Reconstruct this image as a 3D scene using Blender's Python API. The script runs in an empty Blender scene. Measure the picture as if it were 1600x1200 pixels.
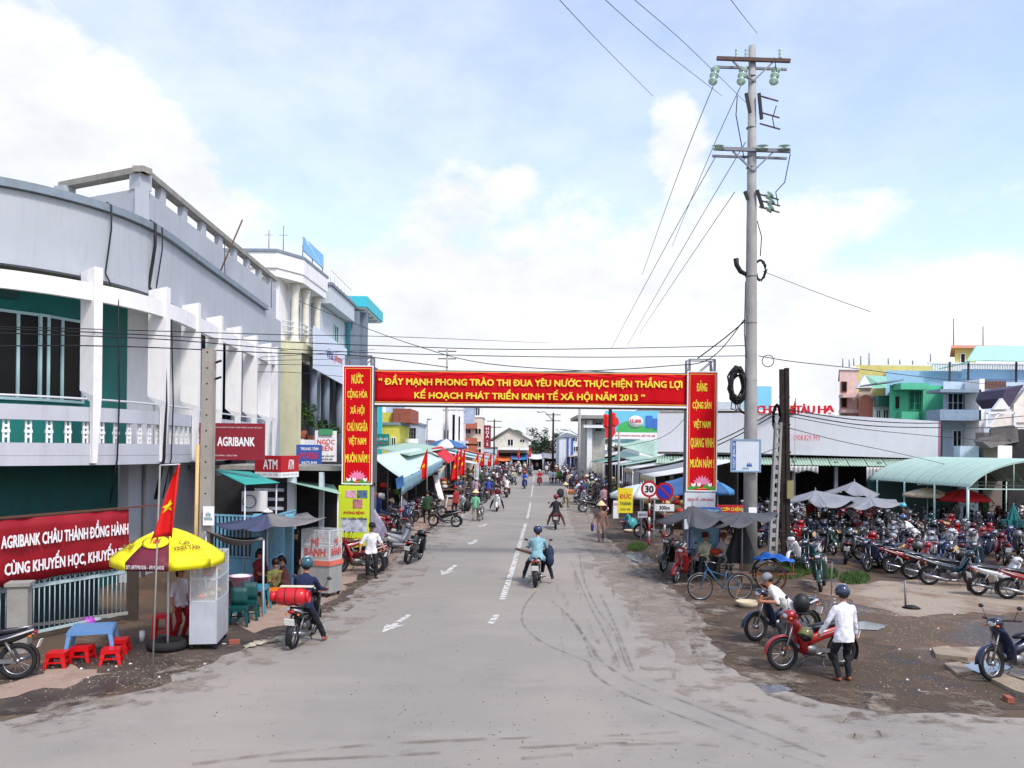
import bpy, bmesh, math, random
import numpy as np
from mathutils import Vector, Matrix, noise
from mathutils.geometry import tessellate_polygon
random.seed(11)
SC = bpy.context.scene
COL = SC.collection
PI = math.pi
H = 3.9            # eye height, metres
F = 1300.0         # focal length in photo pixels
ROLL = 0.011

# ------------------------------------------------------------------ camera
cd = bpy.data.cameras.new('camera'); cam = bpy.data.objects.new('camera', cd); COL.objects.link(cam)
cd.sensor_width = 36; cd.lens = F/1600*36; cd.shift_y = 0.0625
cd.clip_start = 0.2; cd.clip_end = 6000
cam.location = (0, 0, H)
cam.rotation_euler = (Matrix.Rotation(PI/2, 3, 'X') @ Matrix.Rotation(ROLL, 3, 'Z')).to_euler()
SC.camera = cam

# ------------------------------------------------------------------ world, sun, exposure
SUN_EL, SUN_ROT = math.radians(52), math.radians(143)
w = bpy.data.worlds.new('World'); SC.world = w; w.use_nodes = True
nt = w.node_tree; nt.nodes.clear(); N = nt.nodes; L = nt.links
def wn(t, **k):
    n = N.new(t)
    for a, b in k.items(): setattr(n, a, b)
    return n
out = wn('ShaderNodeOutputWorld'); bg = wn('ShaderNodeBackground'); bg.inputs[1].default_value = 0.12
sky = wn('ShaderNodeTexSky', sky_type='NISHITA', sun_disc=False)
sky.sun_elevation = SUN_EL; sky.sun_rotation = SUN_ROT; sky.air_density = 1.0; sky.dust_density = 1.5; sky.ozone_density = 1.5
def mth(op, a, b=None, c=None, clamp=False):
    n = wn('ShaderNodeMath', operation=op, use_clamp=clamp)
    for i, v in enumerate((a, b, c)):
        if v is None: continue
        if isinstance(v, (int, float)): n.inputs[i].default_value = v
        else: L.new(v, n.inputs[i])
    return n.outputs[0]
def ramp(v, a, b):
    n = wn('ShaderNodeMapRange', interpolation_type='SMOOTHSTEP'); L.new(v, n.inputs[0])
    n.inputs[1].default_value = a; n.inputs[2].default_value = b
    return n.outputs[0]
geo = wn('ShaderNodeTexCoord'); sep = wn('ShaderNodeSeparateXYZ'); L.new(geo.outputs['Generated'], sep.inputs[0])
X_, Y_, Z_ = sep.outputs
mp = wn('ShaderNodeMapping'); mp.inputs['Scale'].default_value = (1, 1, 1.7); L.new(geo.outputs['Generated'], mp.inputs[0])
def wnoise(scale, det, rough, w_=0.0):
    n = wn('ShaderNodeTexNoise', noise_dimensions='4D'); n.inputs['Scale'].default_value = scale
    n.inputs['Detail'].default_value = det; n.inputs['Roughness'].default_value = rough; n.inputs['W'].default_value = w_
    L.new(mp.outputs[0], n.inputs['Vector']); return n.outputs['Fac']
n1 = wnoise(2.6, 10, 0.58, 3.1); n2 = wnoise(7.0, 8, 0.6, 1.0); n3 = wnoise(1.3, 4, 0.5, 7.7)
az = mth('ARCTAN2', X_, Y_); el = mth('ARCSINE', Z_)
def blob(a0, e0, ra, re, amp):        # a bank of cloud standing at this azimuth and height of the sky
    da = mth('DIVIDE', mth('SUBTRACT', az, a0), ra); de = mth('DIVIDE', mth('SUBTRACT', el, e0), re)
    r2 = mth('ADD', mth('MULTIPLY', da, da), mth('MULTIPLY', de, de))
    return mth('MULTIPLY', mth('EXPONENT', mth('MULTIPLY', r2, -1.0)), amp)
edge = mth('SUBTRACT', 0.295, el)
edge = mth('ADD', mth('MULTIPLY', edge, 3.0), mth('ADD', mth('MULTIPLY', mth('SUBTRACT', n1, 0.5), 1.3), mth('MULTIPLY', mth('SUBTRACT', n2, 0.5), 0.75)))
for b in ((-0.56, 0.36, 0.14, 0.16, 0.62), (-0.42, 0.30, 0.10, 0.07, 0.35), (0.195, 0.352, 0.045, 0.05, 0.50), (-0.085, 0.31, 0.06, 0.05, 0.30), (0.0, 0.315, 0.04, 0.03, 0.2), (0.45, 0.21, 0.13, 0.07, -0.22), (-0.35, 0.42, 0.12, 0.02, 0.12)):
    edge = mth('ADD', edge, blob(*b))
cov = ramp(edge, -0.05, 0.20)
veil = mth('MULTIPLY', ramp(mth('ADD', n3, mth('MULTIPLY', n2, 0.35)), 0.50, 0.95), 0.55)
cov2 = mth('MAXIMUM', cov, mth('ADD', veil, 0.10))
# cloud tone: bright with faint grey undersides
tone = mth('ADD', mth('MULTIPLY', ramp(mth('ADD', n2, mth('MULTIPLY', n1, 0.8)), 0.62, 1.05), 0.22), 0.83)
ccol = wn('ShaderNodeCombineColor'); 
L.new(mth('MULTIPLY', tone, 7.9), ccol.inputs[0]); L.new(mth('MULTIPLY', tone, 8.1), ccol.inputs[1]); L.new(mth('MULTIPLY', tone, 8.5), ccol.inputs[2])
skc = wn('ShaderNodeMix', data_type='RGBA', blend_type='MULTIPLY'); skc.inputs[0].default_value = 1
L.new(sky.outputs[0], skc.inputs[6]); skc.inputs[7].default_value = (2.72, 2.5, 2.6, 1)
mx = wn('ShaderNodeMix', data_type='RGBA'); L.new(cov2, mx.inputs[0]); L.new(skc.outputs[2], mx.inputs[6]); L.new(ccol.outputs[0], mx.inputs[7])
L.new(mx.outputs[2], bg.inputs[0]); L.new(bg.outputs[0], out.inputs[0])
sl = bpy.data.lights.new('sun', 'SUN'); sl.energy = 2.6; sl.angle = math.radians(10); sl.color = (1, .96, .9)
so = bpy.data.objects.new('sun', sl); COL.objects.link(so)
sd = Vector((math.sin(SUN_ROT)*math.cos(SUN_EL), math.cos(SUN_ROT)*math.cos(SUN_EL), math.sin(SUN_EL)))
so.rotation_euler = sd.to_track_quat('Z', 'Y').to_euler(); so.location = (0, -20, 60)
SC.view_settings.view_transform = 'Standard'; SC.view_settings.look = 'None'
SC.view_settings.exposure = 0.1; SC.view_settings.gamma = 1.0; SC.view_settings.use_curve_mapping = False
SC.render.engine = 'CYCLES'

# ------------------------------------------------------------------ measuring from the photograph (1600x1200)
def ray(px, py):
    a, b = px-800.0, 700.0-py
    return ((a*math.cos(ROLL)-b*math.sin(ROLL))/F, (a*math.sin(ROLL)+b*math.cos(ROLL))/F)
def G(px, py, z=0.0):                 # ground point
    u, v = ray(px, py); y = (z-H)/v
    return Vector((u*y, y, z))
def P(px, py, y):                     # point at depth y
    u, v = ray(px, py); return Vector((u*y, y, H+v*y))

# ------------------------------------------------------------------ materials
def lin(c):
    return tuple(((x/255)/12.92 if x/255 <= .04045 else ((x/255+.055)/1.055)**2.4) for x in c)
MATS = {}
def M(name, rgb, rough=.65, var=.12, scale=3.0, bump=.0, bs=60, metal=0.0, grime=0.0, alpha=1.0, trans=0.0, spec=.4, coat=0.0, gcol=(60, 52, 45)):
    if name in MATS: return MATS[name]
    m = bpy.data.materials.new(name); m.use_nodes = True; t = m.node_tree; b = t.nodes['Principled BSDF']
    c = lin(rgb); b.inputs['Roughness'].default_value = rough; b.inputs['Metallic'].default_value = metal
    b.inputs['Specular IOR Level'].default_value = spec
    if coat: b.inputs['Coat Weight'].default_value = coat
    if alpha < 1: b.inputs['Alpha'].default_value = alpha
    if trans: b.inputs['Transmission Weight'].default_value = trans
    tc = t.nodes.new('ShaderNodeTexCoord')
    no = t.nodes.new('ShaderNodeTexNoise'); no.inputs['Scale'].default_value = scale; no.inputs['Detail'].default_value = 5
    t.links.new(tc.outputs['Object'], no.inputs['Vector'])
    r = t.nodes.new('ShaderNodeValToRGB'); r.color_ramp.elements[0].position = .3; r.color_ramp.elements[1].position = .7
    r.color_ramp.elements[0].color = (*[x*(1-var) for x in c], 1); r.color_ramp.elements[1].color = (*[min(.95, x*(1+var*.6)) for x in c], 1)
    t.links.new(no.outputs['Fac'], r.inputs[0]); last = r.outputs[0]
    if grime:
        mpn = t.nodes.new('ShaderNodeMapping'); mpn.inputs['Scale'].default_value = (2.6, 2.6, .35); t.links.new(tc.outputs['Object'], mpn.inputs[0])
        g = t.nodes.new('ShaderNodeTexNoise'); g.inputs['Scale'].default_value = 1.6; g.inputs['Detail'].default_value = 8; g.inputs['Roughness'].default_value = .7
        t.links.new(mpn.outputs[0], g.inputs['Vector'])
        r2 = t.nodes.new('ShaderNodeMapRange'); r2.inputs[1].default_value = .5; r2.inputs[2].default_value = .8; r2.inputs[4].default_value = grime
        t.links.new(g.outputs['Fac'], r2.inputs[0])
        mixn = t.nodes.new('ShaderNodeMix'); mixn.data_type = 'RGBA'; t.links.new(r2.outputs[0], mixn.inputs[0])
        t.links.new(last, mixn.inputs[6]); mixn.inputs[7].default_value = (*lin(gcol), 1); last = mixn.outputs[2]
    t.links.new(last, b.inputs['Base Color'])
    if bump:
        n2_ = t.nodes.new('ShaderNodeTexNoise'); n2_.inputs['Scale'].default_value = bs; n2_.inputs['Detail'].default_value = 4
        t.links.new(tc.outputs['Object'], n2_.inputs['Vector'])
        bp = t.nodes.new('ShaderNodeBump'); bp.inputs['Strength'].default_value = bump; bp.inputs['Distance'].default_value = .02
        t.links.new(n2_.outputs['Fac'], bp.inputs['Height']); t.links.new(bp.outputs[0], b.inputs['Normal'])
    MATS[name] = m; return m
def flat(name, rgb, rough=.5, **k): return M(name, rgb, rough, var=.04, scale=1.5, **k)

# ------------------------------------------------------------------ mesh collecting
class MB:
    def __init__(s): s.v = []; s.f = []; s.m = []; s.sm = []
    def add(s, vs, fs, mi=0, sm=False):
        o = len(s.v); s.v += [Vector(p) for p in vs]
        for f in fs: s.f.append([i+o for i in f]); s.m.append(mi); s.sm.append(sm)
        return s
    def box(s, c, d, rz=0.0, mi=0, R=None):
        x, y, z = d[0]/2, d[1]/2, d[2]/2
        R = R or Matrix.Rotation(rz, 3, 'Z'); c = Vector(c)
        vs = [c+R @ Vector((sx*x, sy*y, sz*z)) for sz in (-1, 1) for sx, sy in ((-1, -1), (1, -1), (1, 1), (-1, 1))]
        return s.add(vs, [(0, 3, 2, 1), (4, 5, 6, 7), (0, 1, 5, 4), (1, 2, 6, 5), (2, 3, 7, 6), (3, 0, 4, 7)], mi)
    def bb(s, x0, x1, y0, y1, z0, z1, mi=0): return s.box(((x0+x1)/2, (y0+y1)/2, (z0+z1)/2), (abs(x1-x0), abs(y1-y0), abs(z1-z0)), 0, mi)
    def bar(s, a, b, w_, h_=None, mi=0):       # rectangular bar from a to b
        a, b = Vector(a), Vector(b); d = b-a; h_ = h_ or w_
        if d.length < 1e-6: return s
        x = d.normalized(); up = Vector((0, 0, 1)) if abs(x.z) < .95 else Vector((0, 1, 0))
        y = up.cross(x).normalized(); z = x.cross(y)
        R = Matrix((x, y, z)).transposed()
        return s.box((a+b)/2, (d.length, w_, h_), mi=mi, R=R)
    def tube(s, pts, r, n=6, mi=0, sm=True, cap=True):
        pts = [Vector(p) for p in pts]; k = len(pts); rs = r if isinstance(r, (list, tuple)) else [r]*k
        vs = []; prev = None
        for i, p in enumerate(pts):
            t = (pts[min(i+1, k-1)]-pts[max(i-1, 0)]).normalized()
            if prev is None:
                a = Vector((0, 0, 1)) if abs(t.z) < .9 else Vector((1, 0, 0)); u = t.cross(a).normalized()
            else: u = (prev-t*prev.dot(t)).normalized()
            prev = u; v = t.cross(u)
            for j in range(n): q = 2*PI*j/n; vs.append(p+(u*math.cos(q)+v*math.sin(q))*rs[i])
        fs = [(i*n+j, i*n+(j+1) % n, (i+1)*n+(j+1) % n, (i+1)*n+j) for i in range(k-1) for j in range(n)]
        if cap: fs += [tuple(range(n-1, -1, -1)), tuple((k-1)*n+j for j in range(n))]
        return s.add(vs, fs, mi, sm)
    def ring(s, c, R, r, ax=(0, 1, 0), n=20, m=6, a0=0.0, a1=2*PI, mi=0):
        ax = Vector(ax).normalized(); a = Vector((0, 0, 1)) if abs(ax.z) < .9 else Vector((1, 0, 0)); u = ax.cross(a).normalized(); v = ax.cross(u); c = Vector(c)
        full = abs(a1-a0-2*PI) < 1e-4; K = n if full else n+1; vs = []
        for i in range(K):
            q = a0+(a1-a0)*i/n; d = u*math.cos(q)+v*math.sin(q)
            for j in range(m): p = 2*PI*j/m; vs.append(c+d*(R+r*math.cos(p))+ax*(r*math.sin(p)))
        fs = [(i*m+j, i*m+(j+1) % m, ((i+1) % K)*m+(j+1) % m, ((i+1) % K)*m+j) for i in range(n) for j in range(m)]
        return s.add(vs, fs, mi, True)
    def lathe(s, prof, c=(0, 0, 0), n=16, mi=0, sm=True, R=None):
        c = Vector(c); R = R or Matrix.Identity(3); vs = []
        for r, z in prof:
            for j in range(n): q = 2*PI*j/n; vs.append(c+R @ Vector((r*math.cos(q), r*math.sin(q), z)))
        k = len(prof)
        fs = [(i*n+j, i*n+(j+1) % n, (i+1)*n+(j+1) % n, (i+1)*n+j) for i in range(k-1) for j in range(n)]
        if prof[0][0] > 1e-4: fs.append(tuple(range(n-1, -1, -1)))
        if prof[-1][0] > 1e-4: fs.append(tuple((k-1)*n+j for j in range(n)))
        return s.add(vs, fs, mi, sm)
    def ell(s, c, r, n=10, m=6, mi=0, R=None):
        prof = [(max(1e-5, math.sin(PI*i/m)), -math.cos(PI*i/m)) for i in range(m+1)]
        R = (R or Matrix.Identity(3)) @ Matrix.Diagonal(r); return s.lathe(prof, c, n, mi, True, R)
    def loft(s, st, n=10, y=0.0, mi=0, pw=.8):  # stations (x, z, half height, half width) in the XZ plane
        vs = []; k = len(st)
        for i, (x, z, hh, hw) in enumerate(st):
            a, b = st[max(i-1, 0)], st[min(i+1, k-1)]; t = Vector((b[0]-a[0], 0, b[1]-a[1])).normalized(); nn = Vector((-t.z, 0, t.x))
            for j in range(n):
                q = 2*PI*j/n; cc, ss = math.cos(q), math.sin(q)
                cc = math.copysign(abs(cc)**pw, cc); ss = math.copysign(abs(ss)**pw, ss)
                vs.append(Vector((x, y, z))+nn*(ss*hh)+Vector((0, cc*hw, 0)))
        fs = [(i*n+j, i*n+(j+1) % n, (i+1)*n+(j+1) % n, (i+1)*n+j) for i in range(k-1) for j in range(n)]
        fs += [tuple(range(n-1, -1, -1)), tuple((k-1)*n+j for j in range(n))]
        return s.add(vs, fs, mi, True)
    def grid(s, fn, nu, nv, th=0.0, mi=0, sm=True):   # fn(u,v)->point ; th>0 makes a closed sheet
        top = [Vector(fn(i/nu, j/nv)) for i in range(nu+1) for j in range(nv+1)]
        W = nv+1; q = [(i*W+j, i*W+j+1, (i+1)*W+j+1, (i+1)*W+j) for i in range(nu) for j in range(nv)]
        if not th: return s.add(top, q, mi, sm)
        K = len(top); bot = [p-Vector((0, 0, th)) for p in top] if not isinstance(th, Vector) else [p-th for p in top]
        fs = q+[tuple(K+i for i in reversed(f)) for f in q]
        for i in range(nu): fs += [(i*W, (i+1)*W, (i+1)*W+K, i*W+K), (i*W+nv, i*W+nv+K, (i+1)*W+nv+K, (i+1)*W+nv)]
        for j in range(nv): fs += [(j, j+K, j+1+K, j+1), (nu*W+j, nu*W+j+1, nu*W+j+1+K, nu*W+j+K)]
        return s.add(top+bot, fs, mi, sm)
    def prism(s, pts, nrm, mi=0):          # closed planar outline pushed along nrm
        pts = [Vector(p) for p in pts]; nrm = Vector(nrm); k = len(pts)
        tri = tessellate_polygon([pts]); vs = pts+[p+nrm for p in pts]
        fs = [tuple(t) for t in tri]+[tuple(i+k for i in reversed(t)) for t in tri]+[(i, (i+1) % k, (i+1) % k+k, i+k) for i in range(k)]
        return s.add(vs, fs, mi)
    def mesh(s, name, mats, T=None):
        me = bpy.data.meshes.new(name)
        me.from_pydata([tuple(T @ p) if T else tuple(p) for p in s.v], [], s.f)
        mats = mats if isinstance(mats, (list, tuple)) else [mats]
        for m in mats: me.materials.append(m)
        me.polygons.foreach_set('material_index', s.m); me.polygons.foreach_set('use_smooth', s.sm)
        b = bmesh.new(); b.from_mesh(me); bmesh.ops.recalc_face_normals(b, faces=b.faces); b.to_mesh(me); b.free()
        return me
    def build(s, name, mats, parent=None, label=None):     # points are in world coordinates
        T = None
        if parent is not None:
            T = INV.get(parent.name)
        me = s.mesh(name, mats, T); return put(name, me, parent, label)
INV = {}
def put(name, me, parent=None, label=None):
    o = bpy.data.objects.new(name, me); COL.objects.link(o)
    if parent is not None:
        o.parent = parent
        if parent.name in INV: INV[o.name] = INV[parent.name]
    if label: o['label'] = label
    return o
def thing(name, label, cat, loc=(0, 0, 0), rz=0.0, group=None, world=True):
    o = bpy.data.objects.new(name, None); COL.objects.link(o); o.empty_display_size = .2
    o.location = loc; o.rotation_euler = (0, 0, rz); o['label'] = label; o['category'] = cat
    if group: o['group'] = group
    if world: INV[o.name] = (Matrix.Translation(loc) @ Matrix.Rotation(rz, 4, 'Z')).inverted()
    return o
def tag(o, label, cat, group=None, kind=None):
    if label: o['label'] = label
    if cat: o['category'] = cat
    if group: o['group'] = group
    if kind: o['kind'] = kind
    return o
def struct(o, kind='structure', label=None):
    o['kind'] = kind
    if label: o['label'] = label
    return o

# ------------------------------------------------------------------ lettering
FC = {}
def text_mb(s, O, R, U, w_, h_, bold=.02, depth=.006):
    """letters fitted in a box of w_ x h_ centred on O, R right and U up unit vectors"""
    key = s
    if key not in FC:
        HORN = {'Ơ': 'O', 'Ợ': 'Ọ', 'Ớ': 'Ó', 'Ờ': 'Ò', 'Ở': 'Ỏ'}; base = ''.join('D' if c_ == 'Đ' else HORN.get(c_, c_) for c_ in s)
        def glyphs(body):
            c = bpy.data.curves.new('t', 'FONT'); c.body = body; c.resolution_u = 2; c.align_x = 'CENTER' if '\n' in s else 'LEFT'; c.space_line = .95
            o = bpy.data.objects.new('t', c); COL.objects.link(o)
            me = bpy.data.meshes.new_from_object(o.evaluated_get(bpy.context.evaluated_depsgraph_get()))
            r_ = ([v.co.copy() for v in me.vertices], [tuple(p.vertices) for p in me.polygons])
            bpy.data.objects.remove(o); bpy.data.curves.remove(c); bpy.data.meshes.remove(me); return r_
        gv, gf = glyphs(base); gv = list(gv); gf = list(gf)
        if '\n' not in s:       # bar of the D and horn of the O drawn as strokes of their own
            for i_, c_ in enumerate(s):
                if c_ != 'Đ' and c_ not in HORN: continue
                a_ = glyphs(base[:i_+1])[0]; one = glyphs('D' if c_ == 'Đ' else 'O')[0]; xr = max(v.x for v in a_); xl = xr-(max(v.x for v in one)-min(v.x for v in one)); k0 = len(gv)
                q_ = [(xl-.09, .31), (xl+.27, .31), (xl+.27, .40), (xl-.09, .40)] if c_ == 'Đ' else [(xr-.13, .58), (xr-.02, .56), (xr+.09, .76), (xr-.01, .79)]
                gv += [Vector((x_, y_, .0006)) for x_, y_ in q_]; gf.append((k0, k0+1, k0+2, k0+3))
        used = sorted({i for f in gf for i in f}); ix = {i: k for k, i in enumerate(used)}
        FC[key] = ([gv[i] for i in used], [tuple(ix[i] for i in f) for f in gf])
    vs, fs = FC[key]; O, R, U = Vector(O), Vector(R).normalized(), Vector(U).normalized(); Nn = R.cross(U)
    x0, x1 = min(v.x for v in vs), max(v.x for v in vs); y0, y1 = min(v.y for v in vs), max(v.y for v in vs)
    mb = MB(); sx = w_/(x1-x0); sy = h_/(y1-y0)
    for k, (ex, ey) in enumerate(((-1, -.6), (1, .6), (-1, .6), (1, -.6)) if bold > 0 else ((0, 0),)):      # heavier strokes from shifted copies, each a hair further out
        mb.add([O+R*((v.x+ex*bold-(x0+x1)/2)*sx)+U*((v.y+ey*bold-(y0+y1)/2)*sy)+Nn*(depth+k*.0014+v.z) for v in vs], fs)
    return mb
def sign(name, label, cat, c, w_, h_, rz, face, texts=(), th=.06, edge=None, edgew=.04, root=None, pn='panel', group=None):
    """flat board centred at c; faces -Y turned by rz. texts: (str, x, z, w, h, material[, bold])"""
    c = Vector(c); Rz = Matrix.Rotation(rz, 3, 'Z'); R = Rz @ Vector((1, 0, 0)); U = Vector((0, 0, 1)); Nf = Rz @ Vector((0, -1, 0))
    r = root if root is not None else thing(name, label, cat, (c.x, c.y, c.z-h_/2), rz, group)
    MB().box(c, (w_, th, h_), rz).build(pn, face, r)
    if edge:
        for (dx, dz, a, b) in ((0, h_/2, w_+edgew, edgew), (0, -h_/2, w_+edgew, edgew), (-w_/2, 0, edgew, h_-edgew), (w_/2, 0, edgew, h_-edgew)):
            MB().box(c+R*dx+U*dz+Nf*.006, (a, th+.02, b), rz).build('frame_strip', edge, r)
    for t in texts:
        s, x, z, tw, thh, mt = t[:6]; bold = t[6] if len(t) > 6 else .02
        text_mb(s, c+R*x+U*z+Nf*(th/2+.002), R, U, tw, thh, bold).build('lettering', mt, r)
    return r

# ------------------------------------------------------------------ people
SKIN = M('skin', (172, 118, 88), .55, var=.06)
HAIRM = M('hair_black', (22, 18, 18), .5)
def ik(a, b, l1, l2, pole):
    a, b, pole = Vector(a), Vector(b), Vector(pole); d = b-a; L_ = min(d.length, (l1+l2)*.998); u = d.normalized()
    x = (l1*l1-l2*l2+L_*L_)/(2*L_); h = math.sqrt(max(0, l1*l1-x*x)); p = (pole-u*pole.dot(u)).normalized()
    return a+u*x+p*h, a+u*L_
POSES = {   # pelvis, neck base, head turn, hands, feet, knee pole, elbow pole ; x forward, y left
 'stand': dict(pel=(0, 0, .86), neck=(.0, 0, 1.36), hands=((.06, .25, .78), (.04, -.25, .78)), feet=((.02, .11, .07), (-.03, -.11, .07))),
 'walk': dict(pel=(0, 0, .85), neck=(.04, 0, 1.34), hands=((.22, .24, .86), (-.16, -.25, .82)), feet=((-.26, .09, .11), (.24, -.09, .07))),
 'carry': dict(pel=(0, 0, .85), neck=(.05, 0, 1.34), hands=((.02, .30, .76), (.1, -.34, .84)), feet=((-.2, .08, .10), (.2, -.08, .07))),
 'ride': dict(pel=(-.22, 0, .86), neck=(-.06, 0, 1.33), hands=((.34, .30, 1.03), (.34, -.30, 1.03)), feet=((.10, .21, .30), (.10, -.21, .30)), kp=(1, .0, .8), ep=(-.3, 0, -1)),
 'rideout': dict(pel=(-.18, 0, .86), neck=(-.04, 0, 1.33), hands=((.34, .30, 1.03), (.34, -.30, 1.03)), feet=((.05, .40, .20), (.05, -.42, .20)), kp=(1, .0, .8), ep=(-.3, 0, -1)),
 'pause': dict(pel=(-.2, 0, .86), neck=(-.1, 0, 1.35), hands=((.30, .28, 1.02), (.30, -.28, 1.02)), feet=((.10, .22, .30), (.05, -.42, .07)), kp=(1, -.2, .5), ep=(-.3, 0, -1)),
 'lean': dict(pel=(-.10, 0, .84), neck=(-.02, 0, 1.33), hands=((.18, .33, .90), (.16, -.36, .88)), feet=((.16, .10, .07), (.05, -.12, .07)), turn=(1, .25, -.15)),
 'bend': dict(pel=(0, 0, .84), neck=(.36, 0, 1.20), hands=((.50, .36, .98), (.44, -.34, .92)), feet=((.05, .13, .07), (-.10, -.12, .07)), turn=(.75, -.1, -.7)),
 'push': dict(pel=(0, 0, .86), neck=(.05, 0, 1.37), hands=((.22, .33, .84), (.20, -.32, .82)), feet=((.0, .10, .07), (.02, -.10, .07)), turn=(1, .1, -.25)),
 'sit': dict(pel=(0, 0, .44), neck=(-.02, 0, .93), hands=((.34, .14, .58), (.34, -.12, .58)), feet=((.42, .14, .07), (.46, -.14, .07)), kp=(.4, 0, 1), turn=(1, .3, -.2)),
 'squat': dict(pel=(0, 0, .28), neck=(.14, 0, .74), hands=((.40, .16, .42), (.42, -.14, .40)), feet=((.22, .14, .06), (.22, -.14, .06)), kp=(.6, 0, 1), turn=(1, 0, -.5)),
 'eat': dict(pel=(0, 0, .30), neck=(.10, 0, .78), hands=((.30, .06, .72), (.34, -.10, .52)), feet=((.36, .14, .06), (.38, -.14, .06)), kp=(.5, 0, 1), turn=(1, 0, -.35)),
}
PROTO = {}
def cone(p0, r0, p1, r1, n=10):      # round-ended tapered limb
    p0, p1 = Vector(p0), Vector(p1); t = (p1-p0).normalized(); a = Vector((0, 0, 1)) if abs(t.z) < .9 else Vector((1, 0, 0)); u = t.cross(a).normalized(); v = t.cross(u)
    vs = []; rings = [(-1, 0.05), (-.7, .7), (0, 1), ('b', 1), (.7, .7), (1, .05)]
    for k, (s_, q) in enumerate(rings):
        if k < 3: c = p0+t*(s_*r0); r = r0*q
        else: c = p1+t*((0 if s_ == 'b' else s_)*r1); r = r1*q
        for j in range(n): an = 2*PI*j/n; vs.append(c+(u*math.cos(an)+v*math.sin(an))*r)
    fs = [(i*n+j, i*n+(j+1) % n, (i+1)*n+(j+1) % n, (i+1)*n+j) for i in range(5) for j in range(n)]
    return vs, fs+[tuple(range(n-1, -1, -1)), tuple(5*n+j for j in range(n))]
def proto(pose, det, sleeve):
    key = (pose, det, sleeve)
    if key in PROTO: return PROTO[key]
    D = POSES[pose]; pel, neck = Vector(D['pel']), Vector(D['neck']); up = (neck-pel).normalized(); fw = Vector((0, 1, 0)).cross(up).normalized()
    kp, ep = D.get('kp', (1, 0, 0)), D.get('ep', (-1, 0, -.2)); turn = Vector(D.get('turn', (1, 0, 0))).normalized()
    prims = []   # (a, ra, b, rb, mat)
    mb = MB()
    def add(a, ra, b, rb, mi, draw=True):
        prims.append((Vector(a), ra, Vector(b), rb, mi))
        if draw: mb.add(*cone(a, ra, b, rb))
    # torso, wider than deep
    st = [(-.15, .168, .124), (-.06, .166, .124), (.12, .154, .116), (.26, .165, .120), (.38, .185, .115), (.46, .170, .095), (.51, .075, .065)]
    Lt = (neck-pel).length/.50; vs = []; n = 14
    for (s_, hw, hd) in st:
        c = pel+up*(s_*Lt)
        for j in range(n):
            q = 2*PI*j/n; vs.append(c+Vector((0, 1, 0))*(hw*math.cos(q))+fw*(hd*math.sin(q)))
    fs = [(i*n+j, i*n+(j+1) % n, (i+1)*n+(j+1) % n, (i+1)*n+j) for i in range(len(st)-1) for j in range(n)]+[tuple(range(n-1, -1, -1)), tuple((len(st)-1)*n+j for j in range(n))]
    mb.add(vs, fs)
    prims.append((pel-up*.03, .15, neck-up*.1, .15, 1)); prims.append((pel-up*.20, .13, pel-up*.18, .13, 2))
    hc = neck+up*.06+Vector((0, 0, .135))*1.0+turn*.03
    add(neck-up*.03, .056, hc-Vector((0, 0, .05)), .052, 0)
    mb.ell(hc, (.092, .076, .112)); prims.append((hc, .09, hc+Vector((0, 0, .01)), .09, 0))
    mb.ell(hc+turn*.03-Vector((0, 0, .06)), (.055, .05, .05))
    side = turn.cross(Vector((0, 0, 1))).normalized()
    if det > 1:
        mb.add(*cone(hc+turn*.088+Vector((0, 0, .01)), .010, hc+turn*.112-Vector((0, 0, .022)), .014))
        for s_ in (-1, 1): mb.ell(hc+side*s_*.08-turn*.005, (.022, .014, .032))
    hands = []
    for s_, hd_, ft in ((1, D['hands'][0], D['feet'][0]), (-1, D['hands'][1], D['feet'][1])):
        sh = neck+up*-.07+Vector((0, s_*.168, 0)); elb, wr = ik(sh, hd_, .28, .25, Vector(ep)+Vector((0, s_*.3, 0)))
        add(sh, .060, elb, .050, 1); add(elb, .043 if sleeve < 2 else .048, wr, .029 if sleeve < 2 else .042, 0 if sleeve < 2 else 1)
        if sleeve == 0: pass
        d = (wr-elb).normalized(); add(wr, .03, wr+d*.07, .032, 0); hands.append((wr+d*.075, d, s_))
        hp = pel+Vector((0, s_*.09, -.03)); kn, an = ik(hp, ft, .40, .41, Vector(kp)+Vector((0, s_*.25, 0)))
        add(hp, .098, kn, .068, 2); add(kn, .066, an+Vector((0, 0, .03)), .052, 2)
        add(an-Vector((.03, 0, .02)), .04, an+Vector((.13, s_*.02, -.035)), .034, 3)
    me = mb.mesh('body', [SKIN]); o = bpy.data.objects.new('tmp', me); COL.objects.link(o)
    r = o.modifiers.new('r', 'REMESH'); r.mode = 'VOXEL'; r.voxel_size = .015 if det > 1 else .024; r.use_smooth_shade = True
    sm = o.modifiers.new('s', 'SMOOTH'); sm.factor = .5; sm.iterations = 3
    dc = o.modifiers.new('d', 'DECIMATE'); dc.ratio = {2: .4, 1: .35, 0: .14}[det]
    me2 = bpy.data.meshes.new_from_object(o.evaluated_get(bpy.context.evaluated_depsgraph_get())); bpy.data.objects.remove(o)
    nf = len(me2.polygons); ce = np.zeros(nf*3); me2.polygons.foreach_get('center', ce); ce = ce.reshape(-1, 3)
    best = np.full(nf, 1e9); mi = np.zeros(nf, int)
    for a, ra, b, rb, m_ in prims:
        a, b = np.array(a), np.array(b); ab = b-a; t = np.clip(((ce-a) @ ab)/(ab @ ab), 0, 1); dd = np.linalg.norm(ce-a-t[:, None]*ab, axis=1)-(ra+(rb-ra)*t)
        k = dd < best; best[k] = dd[k]; mi[k] = m_
    rel = ce-np.array(pel); au = rel @ np.array(up); lat = np.abs(rel[:, 1]); fwd = np.abs(rel @ np.array(fw))
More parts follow.
